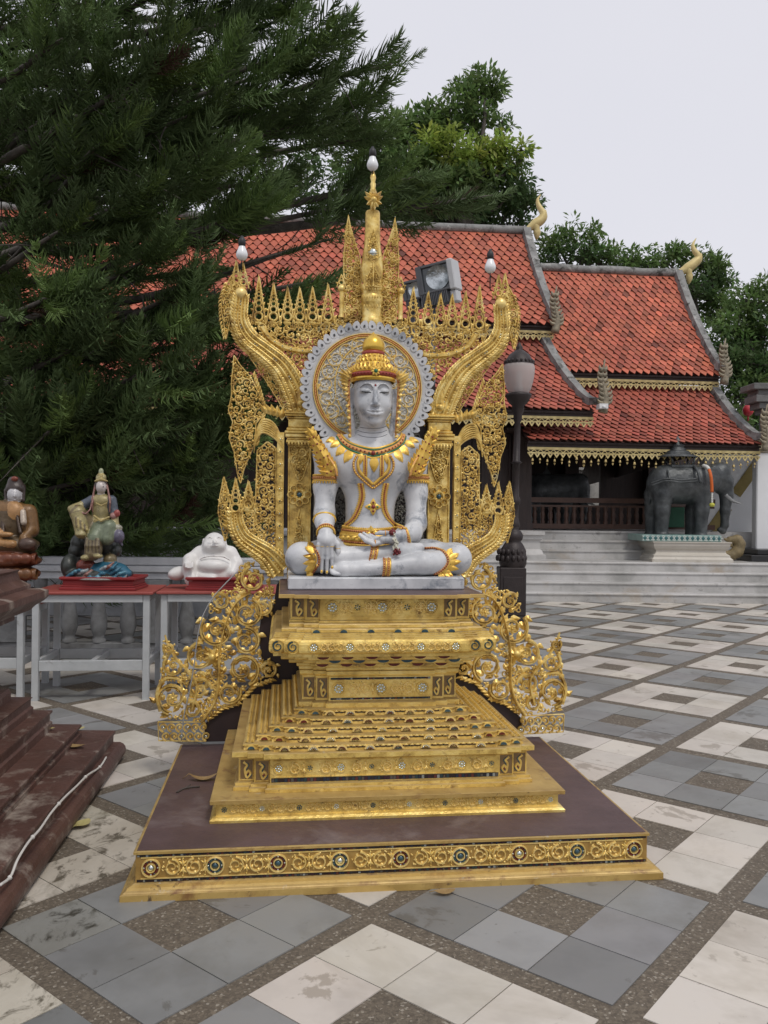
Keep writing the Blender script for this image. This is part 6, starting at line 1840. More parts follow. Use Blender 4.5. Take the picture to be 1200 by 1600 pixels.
# garland hung on the wrist
mb = MB(); GW = thing('flower_garland', 'small garland of white buds and dark red blooms hanging from the statue wrist', 'garland', T_O, T_YAW)
P = smooth_path([K(614, 829, .86), K(616, 838, .845), K(618, 850, .845), K(619, 858, .845)], 14)
for k, p in enumerate(P):
    for j in range(5):
        o = rT.normal(0, .006, 3); ball(mb, p + o, .0055, 0, None, 5)
mb.build('white_buds', pbr('jasmine_buds', [(0.55, 0.54, 0.44), (0.7, 0.69, 0.58)], 30, .6), GW)
DRB = pbr('dark_red_blooms', [(0.11, 0.012, 0.014), (0.20, 0.02, 0.025)], 60, .6)
for c, s_ in ((K(613, 831, .85), .016), (K(619, 862, .845), .021)):
    mb = MB()
    for j in range(34):
        o = rT.normal(0, 1, 3); o /= np.linalg.norm(o); ball(mb, c + o * s_ * rT.uniform(.3, 1), .0065, 0, None, 5)
    mb.build('red_bloom_tuft', DRB, GW)
# ================================================================== LEFT SIDE: red plinth, tables, small statues, balustrade
REDWOOD = pbr('red_brown_paint', [(0.070, 0.034, 0.026), (0.115, 0.058, 0.045)], 3, 0.5, 0, 0.25, 30, rvar=.12, spots=[((0.30, 0.25, 0.21), 3.6, 0.53, 0.66), ((0.045, 0.02, 0.015), 7, 0.60, 0.74)])
TABLEP = pbr('grey_table_paint', [(0.40, 0.42, 0.43), (0.50, 0.52, 0.53)], 5, 0.55, 0, 0.1, 30, spots=[((0.22, 0.21, 0.2), 9, 0.62, 0.75)])
REDTOP = pbr('red_table_top', [(0.26, 0.055, 0.045), (0.36, 0.085, 0.07)], 4, 0.5, 0, 0.1, 40, spots=[((0.42, 0.2, 0.17), 6, 0.62, 0.78)])
REDSTAND = pbr('red_stand', [(0.20, 0.018, 0.02), (0.27, 0.03, 0.03)], 4, 0.45)
# stepped plinth
pq = thing('stepped_plinth', 'weathered red brown stepped wooden plinth running out of the left edge', 'plinth')
X0, X1, Y0_, Y1_ = -4.2, -1.27, 2.0, 4.98
def stepped(mb, prof):
    rings = []
    for d_, z in prof: rings.append([(X0, Y0_, z), (X1 - d_, Y0_, z), (X1 - d_ - .315, Y1_ - d_ * 1.05, z), (X0, Y1_ - d_ * 1.05, z)])
    V = np.array(rings).reshape(-1, 3); n = len(prof)
    F = [(4 * k + j, 4 * k + (j + 1) % 4, 4 * k + 4 + (j + 1) % 4, 4 * k + 4 + j) for k in range(n - 1) for j in range(4)]
    F.append(tuple(range(4 * n - 4, 4 * n)))
    mb.add(V, F)
mb = MB()
arc = [(-.045 * math.sin(t), .055 - .055 * math.cos(t)) for t in np.linspace(0, PI, 9)]
stepped(mb, arc + [(.012, .112), (.012, .158), (.004, .162), (.004, .178), (.012, .182)])
pq_base = mb.build('base_moulding', REDWOOD, pq)
mb = MB()
stepped(mb, [(.15, .182), (.15, .205), (.165, .212), (.165, .232), (.15, .24), (.15, .252), (.158, .256), (.27, .258), (.27, .30), (.28, .31), (.28, .345), (.27, .352), (.27, .364), (.345, .366), (.345, .40), (.355, .41), (.355, .445), (.347, .455), (.43, .457), (.43, .50), (.44, .52), (.53, .523), (.53, .60), (.56, .62), (.56, .78)])
mb.build('stepped_tier', REDWOOD, pq)
mb = MB()
stepped(mb, [(.56, .78), (.52, .80), (.52, .83), (.48, .845), (.48, .875), (.42, .89), (.42, .925), (.36, .94), (.34, .965), (.31, .985), (.29, 1.01), (.29, 1.045), (.315, 1.055), (.36, 1.06), (.36, 1.08), (.40, 1.11), (.41, 1.15), (.40, 1.165), (.44, 1.17)])
mb.build('upper_tier', REDWOOD, pq)
# white cable clipped along the plinth
WCAB = pbr('white_cable', [(0.52, 0.50, 0.47), (0.62, 0.60, 0.57)], 6, 0.5)
pts = [(0, 1383), (16, 1370), (28, 1342), (45, 1315), (62, 1296), (80, 1270), (100, 1247), (120, 1228), (136, 1212), (150, 1203), (158, 1196), (166, 1183)]
mb = MB(); P = []
for px, py in pts:
    a_, b_ = ray(px, py); Yv = 3.2 + (1383 - py) / 200 * 1.6
    for Yv in np.linspace(2.3, 5.2, 300):
        xf_ = X1 + .018 - .315 * (Yv - Y0_) / (Y1_ - Y0_)
        if a_ * Yv <= xf_: break
    P.append((a_ * Yv, Yv, max(.03, CAM_H + b_ * Yv)))
P = smooth_path(P, 60); tube(mb, P, .0055, 6, up=(0, 0, 1))
for i in (5, 18, 30, 42, 52): ball(mb, P[i], .010, 0, None, 6)
tag(mb.build('cable', WCAB, None, True), 'white cable clipped along the side of the red brown plinth', 'cable')
# tables
def table(name, label, lx, ly, lx2, depth, H_, yaw, rail=True):
    t = thing('display_table', label, 'table', (lx, ly, 0), yaw, 'red topped display tables')
    W_ = lx2
    top = MB(); bbox(top, (-.03, -.03, H_ - .012), (W_ + .03, depth + .03, H_ + .008), .004); top.build('tabletop', REDTOP, t)
    for x in (0, W_ - .05):
        for y in (0, depth - .05):
            mb = MB(); bbox(mb, (x, y, 0), (x + .05, y + .05, H_ - .014), .004); mb.build('leg', TABLEP, t)
    mb = MB()
    for y in (-.004, depth - .03): bbox(mb, (.052, y, H_ - .075), (W_ - .052, y + .034, H_ - .014), .003)
    for x in (.004, W_ - .04): bbox(mb, (x, .052, H_ - .075), (x + .034, depth - .052, H_ - .0145), .003)
    mb.build('apron', TABLEP, t)
    mb = MB()
    for y in (.005, depth - .045): bbox(mb, (.052, y, .235), (W_ - .052, y + .038, .315), .003)
    for x in (.005, W_ - .045): bbox(mb, (x, .052, .255), (x + .036, depth - .052, .315), .003)
    bbox(mb, (W_ / 2 - .02, .045, .26), (W_ / 2 + .02, depth - .047, .31), .003)
    mb.build('stretcher', TABLEP, t)
    return t
t_mid = table('t', 'grey framed table with red top under the robed figure on waves', -2.72, 6.46, .89, .62, .845, .10)
t_rt = table('t', 'grey framed table with red top under the white laughing figure', -1.76, 6.60, 1.15, .62, .845, .10)
t_lf = table('t', 'grey framed table with red top half hidden behind the red plinth', -3.95, 6.50, 1.12, .62, .72, .06)
def stand(label, x0, x1, y0, y1, z0, z1):
    t = tag(None or bpy.data.objects.new('x', None)) if False else None
    mb = MB(); h = z1 - z0
    for o, a, b in ((0, 0, .22), (-.012, .22, .36), (-.022, .36, .72), (-.01, .72, .80), (.0, .80, 1)):
        bbox(mb, (x0 - o, y0 - o, z0 + h * a + .0005), (x1 + o, y1 + o, z0 + h * b), .004)
    return tag(mb.build('red_stand', REDSTAND), label, 'stand')
zt_ = .854
def Q1(px, py, Y=6.75): return atY(px, py, Y)
a = Q1(93, 925, 6.62); b = Q1(212, 905, 6.62)
stand('dark red moulded stand under the robed figure on waves', a[0], b[0], 6.60, 6.98, zt_, zt_ + .105)
a = Q1(290, 925, 6.72)
stand('dark red moulded stand under the white laughing figure', a[0], a[0] + .58, 6.70, 7.06, zt_, zt_ + .105)
a = Q1(-60, 925, 6.7); 
stand('dark red low stand under the brown robed seated figure', -3.75, -2.95, 6.62, 7.0, .73, .82)
# ---- laughing figure
WSTONE = pbr('white_stone', [(0.66, 0.64, 0.62), (0.76, 0.75, 0.73)], 5, 0.4, 0, 0.1, 50, spots=[((0.58, 0.44, 0.40), 6, 0.62, 0.8)])
def LB(cx, cy, dy=0.0): return atY(250 + cx / 8, 820 + cy / 8, 6.88 + dy)
S = Sculpt(LB(60, 720, 0) * [1, 0, 1] + [0, 6.62, -.03], LB(1080, 60) * [1, 0, 1] + [0, 7.20, .05], .0058)
s_ = 6.88 / CAM_F / 8      # metres per crop pixel
def E(cx, cy, dy, rx, ry, rz, k=.03, **kw): S.ell(LB(cx, cy, dy), (rx * s_, ry * s_, rz * s_), k, **kw)
E(680, 540, .02, 290, 190, 190, 0); E(680, 510, -.03, 225, 190, 120, .02); E(680, 370, .03, 250, 150, 110, .05)
E(680, 235, 0, 135, 130, 140, .03); E(680, 280, -.02, 130, 120, 85, .04); E(610, 265, -.06, 60, 60, 50, .03); E(750, 265, -.06, 60, 60, 50, .03)
S.cone(LB(500, 350, .02), LB(370, 450, -.03), 85 * s_, 80 * s_, .04); S.cone(LB(370, 440, -.05), LB(350, 500, -.12), 75 * s_, 65 * s_, .03)
S.cone(LB(880, 350, .02), LB(950, 470, .0), 85 * s_, 80 * s_, .04); S.cone(LB(950, 500, -.02), LB(900, 600, -.08), 75 * s_, 60 * s_, .03)
S.cone(LB(390, 560, -.04), LB(400, 680, -.10), 110 * s_, 90 * s_, .04); S.cone(LB(640, 640, -.08), LB(860, 640, -.05), 70 * s_, 80 * s_, .03)
S.cone(LB(520, 650, -.10), LB(660, 670, -.13), 55 * s_, 45 * s_, .02); E(180, 620, .0, 80, 90, 65, .04); E(250, 600, .02, 80, 90, 80, .05)
for k in range(5): S.cone(LB(320 + 22 * k, 475, -.165), LB(322 + 22 * k, 545 - 6 * abs(k - 2), -.185), 12 * s_, 10 * s_, .006)
for sg in (-1, 1):
    S.cone(LB(680 + sg * 128, 190, .02), LB(680 + sg * 132, 270, .0), 22 * s_, 26 * s_, .01)
    S.chain([LB(680 + sg * 30, 168, -.125), LB(680 + sg * 55, 156, -.125), LB(680 + sg * 90, 172, -.11)], [7 * s_, 9 * s_, 6 * s_], .008)
    S.chain([LB(680 + sg * 30, 184, -.135), LB(680 + sg * 55, 178, -.135), LB(680 + sg * 84, 188, -.115)], [4 * s_, 5 * s_, 4 * s_], .004, 'sub')
    S.chain([LB(680 + sg * 40, 215, -.13), LB(680 + sg * 85, 240, -.11), LB(680 + sg * 80, 285, -.10)], [5 * s_, 5 * s_, 4 * s_], .006, 'sub')
E(682, 205, -.12, 24, 30, 22, .015)
S.ell(LB(682, 243, -.125), (46 * s_, 30 * s_, 20 * s_), .006, 'sub'); E(682, 262, -.115, 44, 22, 10, .006); S.chain([LB(630, 228, -.12), LB(682, 224, -.14), LB(734, 228, -.12)], [6 * s_, 9 * s_, 6 * s_], .006)
E(680, 520, -.165, 8, 20, 8, .004, op='sub')
S.chain([LB(500, 430, -.10), LB(560, 400, -.12), LB(680, 385, -.13), LB(800, 400, -.12), LB(870, 440, -.10)], [10 * s_] * 5, .012)
mb = MB(); S.mesh(mb)
tag(mb.build('laughing_statue', WSTONE), 'white stone laughing pot bellied figure sitting on a red stand', 'statue')
# ---- robed figure on waves
def GY(cx, cy, dy=0.0): return atY(cx / 5, 720 + cy / 5, 6.78 + dy)
u_ = 6.78 / CAM_F / 5
cG, cY, cB, cT, cD, cK, cW, cR, cP = (0.17, 0.20, 0.13), (0.33, 0.28, 0.13), (0.08, 0.095, 0.12), (0.03, 0.13, 0.20), (0.045, 0.05, 0.045), (0.19, 0.15, 0.08), (0.55, 0.50, 0.47), (0.20, 0.05, 0.035), (0.23, 0.11, 0.09)
S = Sculpt(GY(470, 950) * [1, 0, 1] + [0, 6.48, -.02], GY(1050, 50) * [1, 0, 1] + [0, 7.02, .02], .0048).colours()
def e(cx, cy, dy, rx, ry, rz, col, k=.015, **kw): S.ell(GY(cx, cy, dy), (rx * u_, ry * u_, rz * u_), k, col=col, **kw)
def c_(a, b, r1, r2, col, k=.015): S.cone(GY(*a), GY(*b), r1 * u_, r2 * u_, k, col=col)
e(770, 880, .02, 270, 170, 60, cD, 0); e(560, 820, .03, 75, 120, 100, cD); e(850, 850, -.03, 150, 110, 65, cT); e(960, 880, -.04, 70, 60, 45, cT); e(670, 815, -.06, 70, 80, 50, cR); e(860, 770, -.02, 50, 60, 45, cK)
r_ = np.random.default_rng(9)
for k in range(16):      # wave crests
    x = 560 + 29 * k; y = 905 - 30 * math.sin(k * .8) - (30 if 8 < k < 14 else 0)
    S.chain([GY(x - 50, y + 10, -.12), GY(x, y - 20, -.15), GY(x + 40, y - 40 + 20 * math.sin(k), -.13)], [12 * u_, 13 * u_, 7 * u_], .006, col=[cT, (0.10, 0.26, 0.34), cT, (0.30, 0.36, 0.38), cP, cT][k % 6])
e(780, 920, -.08, 240, 110, 20, (0.30, 0.29, 0.27)); e(628, 640, .07, 72, 90, 78, cD, .02); e(600, 700, .05, 60, 80, 60, cD, .01); e(850, 670, .06, 80, 95, 80, cD, .02); e(905, 700, .04, 45, 70, 50, cD, .01); e(700, 600, .06, 60, 80, 70, cD, .02)
e(780, 560, .0, 120, 95, 110, cG, .03)                       # lap
e(790, 410, .0, 68, 56, 120, cY, .03); e(790, 310, .0, 92, 56, 52, cY, .03); e(790, 480, -.01, 76, 62, 40, (0.42, 0.33, 0.13), .01)
c_((720, 310, 0), (660, 340, -.02), 42, 36, cB); c_((660, 340, -.02), (585, 360, -.07), 32, 26, cY); e(565, 375, -.09, 36, 32, 30, cY)
c_((870, 310, 0), (890, 400, -.01), 42, 36, cB); c_((890, 400, -.01), (905, 500, -.04), 32, 26, cY); e(925, 525, -.05, 32, 28, 26, (0.32, 0.31, 0.24))
c_((700, 520, -.02), (610, 410, -.08), 72, 58, cK, .02); c_((610, 410, -.08), (640, 560, -.12), 58, 50, cY, .02); e(632, 575, -.14, 42, 48, 20, cY)        # raised leg
c_((790, 540, -.05), (745, 600, -.10), 70, 58, cG, .02); c_((745, 600, -.10), (725, 720, -.11), 52, 62, cK, .02); e(665, 758, -.15, 34, 44, 24, cY); e(768, 745, -.15, 34, 40, 20, cY)
c_((850, 520, -.06), (840, 610, -.09), 60, 50, cG, .015); e(925, 590, -.06, 46, 42, 55, (0.13, 0.12, 0.17), .01); c_((930, 620, -.05), (955, 660, -.05), 20, 8, (0.13, 0.12, 0.17), .006)
e(735, 690, -.09, 62, 60, 66, cK, .02)
for k in range(9): S.chain([GY(672 + k * 13, 600 + 9 * (k % 3), -.150), GY(668 + k * 13, 665, -.165), GY(662 + k * 15, 738 - 6 * (k % 2), -.165)], [7 * u_, 9 * u_, 6 * u_], .008, col=cK if k % 2 else (0.10, 0.075, 0.045))
for k in range(6): S.chain([GY(590 + 18 * k, 440 + 14 * k, -.155), GY(600 + 16 * k, 510 + 6 * k, -.16), GY(610 + 14 * k, 560, -.15)], [6 * u_, 7 * u_, 5 * u_], .006, col=(0.42, 0.33, 0.13) if k % 2 else cK)
c_((790, 275, 0), (790, 235, -.01), 28, 26, cW); e(790, 188, .015, 50, 46, 52, (0.06, 0.04, 0.035), .006); e(790, 207, -.022, 38, 42, 50, cW, .004)
e(790, 212, -.050, 6, 10, 9, cW, .005); e(790, 228, -.048, 13, 6, 4, (0.40, 0.22, 0.20), .003)
for sg in (-1, 1):
    e(790 + sg * 15, 203, -.052, 8, 4, 3, (0.05, 0.04, 0.04), .002); S.chain([GY(790 + sg * 45, 190, 0), GY(790 + sg * 60, 260, -.03), GY(790 + sg * 70, 330, -.06), GY(790 + sg * 66, 400, -.06)], [9 * u_, 8 * u_, 8 * u_, 6 * u_], .006, col=cP)
e(790, 138, 0, 40, 38, 26, cY, .006); e(790, 112, 0, 29, 28, 18, (0.42, 0.33, 0.13), .004); e(790, 84, 0, 19, 18, 28, (0.36, 0.38, 0.24), .006); e(762, 128, -.01, 12, 12, 22, cY, .004); e(818, 128, -.01, 12, 12, 22, cY, .004); e(790, 126, -.035, 12, 10, 20, (0.42, 0.33, 0.13), .004); S.chain([GY(742, 158, -.02), GY(790, 146, -.045), GY(838, 158, -.02)], [7 * u_, 11 * u_, 7 * u_], .005, col=(0.42, 0.33, 0.13))
S.chain([GY(600, 350, -.10), GY(620, 400, -.12), GY(670, 415, -.12), GY(705, 380, -.08), GY(715, 330, -.06)], [7 * u_] * 5, .005, col=cP); e(915, 410, -.05, 24, 20, 30, (0.3, 0.07, 0.06), .006); e(885, 430, -.05, 26, 22, 24, (0.4, 0.22, 0.2), .006)
S.chain([GY(735, 430, -.09), GY(790, 470, -.11), GY(850, 440, -.09)], [9 * u_] * 3, .008, col=(0.42, 0.33, 0.13)); S.chain([GY(750, 330, -.085), GY(790, 350, -.10), GY(835, 330, -.085)], [6 * u_] * 3, .006, col=(0.42, 0.33, 0.13))
PAINTED = pbr('old_painted_glaze', [(0.75, 0.75, 0.75), (1.1, 1.1, 1.1)], 30, 0.35, 0.1, 0.5, 60, attr=True, spots=[((0.07, 0.06, 0.05), 35, 0.60, 0.72)], bdist=.006)
mb = MB(); S.mesh(mb)
tag(mb.build('robed_statue', PAINTED), 'painted gold and green robed figure seated above blue waves', 'statue')
# ---- brown seated figure
def BY(cx, cy, dy=0.0): return atY(cx / 5, 720 + cy / 5, 6.80 + dy)
S = Sculpt(BY(-260, 1010) * [1, 0, 1] + [0, 6.46, 0], BY(340, 100) * [1, 0, 1] + [0, 7.08, .02], .0062).colours()
c1, c2, c3, c4, c5 = (0.19, 0.10, 0.035), (0.11, 0.075, 0.04), (0.15, 0.050, 0.024), (0.055, 0.04, 0.035), (0.40, 0.22, 0.09)
def e(cx, cy, dy, rx, ry, rz, col, k=.015, **kw): S.ell(BY(cx, cy, dy), (rx * u_, ry * u_, rz * u_), k, col=col, **kw)
def c_(a, b, r1, r2, col, k=.015): S.cone(BY(*a), BY(*b), r1 * u_, r2 * u_, k, col=col)
m = 60
e(m, 880, 0, 250, 190, 70, c3, 0); e(m, 780, 0, 258, 195, 62, c3, .006); e(m, 720, 0, 225, 160, 25, c3, .01)
for k in range(7):
    x = m - 210 + 70 * k; dy = -.13 * math.sqrt(max(0, 1 - ((x - m) / 260) ** 2)) - .02
    e(x, 765, dy - .02, 52, 30, 42, (0.16, 0.048, 0.022), .004); e(x, 885, dy - .01, 52, 30, 45, (0.17, 0.075, 0.03), .004)
e(m, 650, 0, 245, 160, 70, c2, .02); c_((m - 60, 650, -.10), (m + 180, 660, -.08), 60, 55, c2, .02); e(m + 155, 650, -.13, 70, 45, 48, (0.09, 0.055, 0.04), .006); c_((m - 80, 640, -.14), (m + 40, 650, -.15), 32, 28, c5, .01)
e(m, 480, 0, 165, 110, 170, c2, .03); e(m, 390, .01, 195, 105, 75, c1, .04); e(m + 50, 405, -.055, 75, 52, 85, c5, .02)
c_((m + 165, 400, 0), (m + 185, 540, -.02), 62, 60, c1, .02); c_((m + 185, 540, -.03), (m + 130, 600, -.11), 45, 36, c1, .015); c_((m + 120, 400, -.10), (m + 125, 480, -.13), 22, 24, (0.48, 0.40, 0.32), .006)
c_((m - 165, 400, 0), (m - 185, 540, -.02), 62, 60, c1, .02); c_((m - 185, 540, -.03), (m - 60, 570, -.13), 45, 36, c5, .015); e(m - 10, 575, -.15, 55, 30, 20, c5, .01)
c_((m + 60, 350, -.06), (m + 100, 560, -.13), 12, 14, (0.06, 0.035, 0.02), .006); c_((m - 60, 350, -.06), (m - 30, 560, -.13), 12, 14, (0.06, 0.035, 0.02), .006)
c_((m + 55, 340, 0), (m + 55, 300, 0), 40, 40, c1, .01)
hx_ = 115
e(hx_, 270, -.015, 55, 58, 68, (0.50, 0.49, 0.50), .01); e(hx_ + 8, 215, .015, 76, 70, 62, c4, .006); e(hx_, 165, .01, 52, 50, 48, c4, .02); e(hx_, 140, -.035, 28, 18, 20, (0.20, 0.05, 0.03), .004)
c_((hx_ + 68, 230, .01), (hx_ + 66, 310, .0), 16, 14, c4, .008); c_((hx_ - 68, 230, .01), (hx_ - 66, 310, .0), 16, 14, c4, .008)
e(hx_, 275, -.075, 8, 12, 16, (0.50, 0.49, 0.50), .01); e(hx_, 305, -.068, 14, 6, 5, (0.46, 0.44, 0.45), .006)
mb = MB(); S.mesh(mb)
tag(mb.build('brown_seated_statue', PAINTED), 'brown robed seated figure with pale face on red lotus base at left edge', 'statue')
# ---- balustrade and further low wall
def balustrade(label, x0, x1, Y, zt, yaw, n, tall=1.0):
    t = thing('balustrade', label, 'balustrade', (x0, Y, 0), yaw)
    L_ = x1 - x0
    mb = MB(); bbox(mb, (0, -.09, 0), (L_, .09, .10 * tall), .008); bbox(mb, (0, -.06, .102 * tall), (L_, .06, .16 * tall), .006); mb.build('base_rail', BALU, t)
    mb = MB(); bbox(mb, (0, -.07, zt - .22), (L_, .07, zt - .15), .006); bbox(mb, (0, -.10, zt - .147), (L_, .10, zt - .085), .008); bbox(mb, (0, -.085, zt - .082), (L_, .085, zt), .012); mb.build('top_rail', BALT, t)
    for k in range(n):
        x = (k + .5) * L_ / n; h = zt - .22 - .16 * tall
        if k % 5 == 2:
            mb = MB(); bbox(mb, (x - .13, -.08, .162 * tall), (x + .13, .08, zt - .222), .006); mb.build('pier', BALU, t); continue
        mb = MB(); lathe(mb, [(.07, 0), (.07, .05), (.05, .07), (.06, .12), (.085, .25), (.08, .40), (.055, .62), (.042, .78), (.05, .84), (.065, .88), (.07, 1.0)], (0, 0, 0), 12, 0, None, True)
        mb.v[-1] = mb.v[-1] * [1, 1, h - .004] + [x, 0, .162 * tall]
        mb.build('baluster', BALU, t)
    return t
balustrade('grey balustrade with vase balusters behind the display tables', -7.4, -.95, 8.3, 1.02, .02, 22)
mb = MB(); bbox(mb, (-12, 11.6, 0), (-1.2, 11.9, 1.15), .02); bbox(mb, (-12, 11.5, 1.155), (-1.2, 12.0, 1.25), .02); bbox(mb, (-12, 11.52, .70), (-1.2, 11.595, .80), .01)
tag(mb.build('low_wall', BALT), 'pale low wall far behind the pine branches on the left', 'wall')
# ================================================================== RIGHT SIDE
IRON = pbr('dark_brown_iron', [(0.022, 0.016, 0.016), (0.038, 0.028, 0.027)], 6, 0.5, 0.2, 0.2, 50)
FROST = bpy.data.materials.new('frosted_lamp_glass'); FROST.use_nodes = True
b_ = FROST.node_tree.nodes['Principled BSDF']; b_.inputs['Base Color'].default_value = (0.66, 0.59, 0.57, 1); b_.inputs['Roughness'].default_value = .28; b_.inputs['Transmission Weight'].default_value = .4; b_.inputs['IOR'].default_value = 1.15
lb = atY(798, 960, 11.5); lt_ = atY(809, 541, 11.5); kz = (lt_[2]) / (lt_[2]); 
lamp = thing('street_lamp', 'dark brown iron lamp post with ribbed glass globe beside the throne', 'street lamp', (lb[0], 11.5, 0))
def lz(py): return atY(805, py, 11.5)[2]
lx = lambda py: (atY(np.interp(py, [540, 960], [809.5, 798]), py, 11.5)[0] - lb[0])
mb = MB(); w = .20
bbox(mb, (-w, -w, 0), (w, w, .10), .01); bbox(mb, (-w + .02, -w + .02, .102), (w - .02, w - .02, lz(886)), .012)
bbox(mb, (-w + .07, -w + .008, .30), (w - .07, -w + .019, lz(900)), .004)
mb.build('base', IRON, lamp)
mb = MB()
lathe(mb, [(.17, lz(886)), (.19, lz(880)), (.185, lz(870)), (.17, lz(858)), (.13, lz(850)), (.10, lz(846)), (.125, lz(842)), (.13, lz(836)), (.10, lz(830)), (.06, lz(827)), (.085, lz(822)), (.07, lz(815)), (.055, lz(808)), (.055, lz(790)), (.075, lz(787)), (.075, lz(780)), (.055, lz(775)), (.047, lz(725)), (.085, lz(723)), (.05, lz(720)), (.042, lz(660)), (.06, lz(656)), (.06, lz(648)), (.085, lz(642)), (.085, lz(634)), (.14, lz(628)), (.18, lz(619)), (.18, lz(616)), (.10, lz(613))], (0, 0, 0), 20, 0, None, True)
for k in range(16):
    a = k * 2 * PI / 16
    for z_, r in ((lz(872), .19), (lz(862), .175)): ball(mb, (r * math.cos(a), r * math.sin(a), z_), (.03, .03, .045), 0, None, 6)
for v in (mb.v[0],): v[:, 0] += np.interp(v[:, 2], [lz(886), lz(616)], [.02, .075])
mb.build('post', IRON, lamp)
gx = .080
mb = MB(); prof = [(.13, lz(615)), (.165, lz(608)), (.195, lz(596)), (.212, lz(584)), (.214, lz(575)), (.20, lz(570)), (.18, lz(567.5))]
n = 40; a = np.arange(n) * 2 * PI / n; V = []
for r, z in prof:
    rr_ = r * (1 + .012 * np.cos(a * 20)); V.append(np.stack([rr_ * np.cos(a) + gx, rr_ * np.sin(a), np.full(n, z)], 1))
V = np.concatenate(V); i = np.arange(len(prof) - 1)[:, None] * n; j = np.arange(n)[None]; q = (j + 1) % n
mb.add(V, np.stack([i + j, i + q, i + n + q, i + n + j], 2).reshape(-1, 4), 0, None, True)
mb.build('glass_globe', FROST, lamp)
mb = MB(); lathe(mb, [(.02, lz(614)), (.05, lz(612)), (.05, lz(604)), (.03, lz(600)), (.04, lz(590)), (.03, lz(582)), (.005, lz(578))], (gx, 0, 0), 12, 0, None, True); mb.build('inner_bulb', BULB, lamp)
mb = MB(); lathe(mb, [(.205, lz(570)), (.20, lz(566)), (.17, lz(560)), (.135, lz(554)), (.075, lz(549)), (.04, lz(546)), (.05, lz(543)), (.03, lz(540)), (.01, lz(535))], (gx, 0, 0), 20, 0, None, True)
for k in range(20):
    a = k * 2 * PI / 20; ball(mb, (gx + .195 * math.cos(a), .195 * math.sin(a), lz(566)), (.02, .02, .03), 0, None, 5)
mb.build('cap', IRON, lamp)
# floodlights behind the crest
FGREY = pbr('floodlight_grey', [(0.085, 0.09, 0.10), (0.12, 0.125, 0.135)], 5, 0.45); FLIGHT = pbr('floodlight_pale_side', [(0.46, 0.47, 0.48), (0.54, 0.55, 0.56)], 5, 0.5)
REFL = pbr('lamp_reflector', [(0.10, 0.115, 0.12), (0.35, 0.38, 0.39), (0.70, 0.74, 0.75)], 7, 0.14, 0.9, .3, 12)
FGLASS = pbr('floodlight_glass', [(0.05, 0.06, 0.065)], 3, 0.08, spec=.8)
def floodlight(label, px, py, Y, w, h, d, yaw, pitch, lens=True):
    c = atY(px, py, Y)
    t = thing('floodlight', label, 'floodlight', (c[0], Y, 0), 0, 'floodlights behind the throne')
    R = rot_z(yaw) @ np.array([[1, 0, 0], [0, math.cos(pitch), -math.sin(pitch)], [0, math.sin(pitch), math.cos(pitch)]])
    R = R @ np.array([[math.cos(.13), 0, math.sin(-.13)], [0, 1, 0], [math.sin(.13), 0, math.cos(.13)]])
    o = np.array([0, 0, c[2]])
    xf = lambda V: V @ R.T + o
    mb = MB(); bbox(mb, (-w / 2, .02, -h / 2), (w / 2 - .035, d, h / 2), .012); 
    for k in range(16): box(mb, (-w / 2 + .02 + k * (w - .08) / 16, -.01, -h * .92), (-w / 2 + .02 + (k + .55) * (w - .08) / 16, d * .8, -h / 2 - .002))
    bbox(mb, (-w / 2 + .01, .03, -h * .92), (w / 2 - .05, d * .75, -h / 2 - .003), .01)
    bbox(mb, (-w / 2, -.012, -h / 2), (-w / 2 + w * .16, .019, h / 2), .004); bbox(mb, (-w / 2 + w * .161, -.012, h / 2 - .025), (w / 2 - .036, .019, h / 2), .004); bbox(mb, (-w / 2 + w * .161, -.012, -h / 2), (w / 2 - .036, .019, -h / 2 + .02), .004)
    mb.build('housing', FGREY, t, xf=xf)
    mb = MB(); bbox(mb, (w / 2 - .034, -.014, -h / 2 - .01), (w / 2 + .03, d, h / 2 + .006), .01); bbox(mb, (w / 2 - .048, .02, -h * .95), (w / 2 + .02, d * .8, -h / 2 - .012), .01); mb.build('side_cover', FLIGHT, t, xf=xf)
    mb = MB(); lathe(mb, [(.001, .16), (.3, .13), (.62, .06), (.86, .0), (1, -.012)], (0, 0, 0), 28, 0, None, True, axis='y')
    r = min(w * .38, h * .43); v = mb.v[-1]; v[:] = np.stack([v[:, 0] * r + .035, -v[:, 1] * .5 * r * 0 + .008 - v[:, 1] * 0 - .0, v[:, 2] * r], 1); v[:, 1] = .004 + .012 * (1 - (np.hypot(v[:, 0] - .035, v[:, 2]) / r) ** 2)
    mb.build('reflector', REFL, t, xf=xf)
    mb = MB(); bbox(mb, (-w / 2 + w * .165, .0185, -h / 2 + .022), (w / 2 - .04, .0196, h / 2 - .028), .0004); mb.build('lens_back', FGLASS, t, xf=xf)
    mb = MB(); tube(mb, [(0, d * .5, 0.0), (0, d * .5, c[2] - h * .8)], .03, 10, up=(0, 1, 0)); mb.build('pole', FGREY, t)
    return t
floodlight('large grey floodlight with round lens aimed from behind the crest', 678, 434, 8.2, .36, .28, .20, -.42, .12)
floodlight('smaller pale floodlight half hidden behind the larger one', 645, 453, 8.6, .22, .20, .18, -.3, .1)
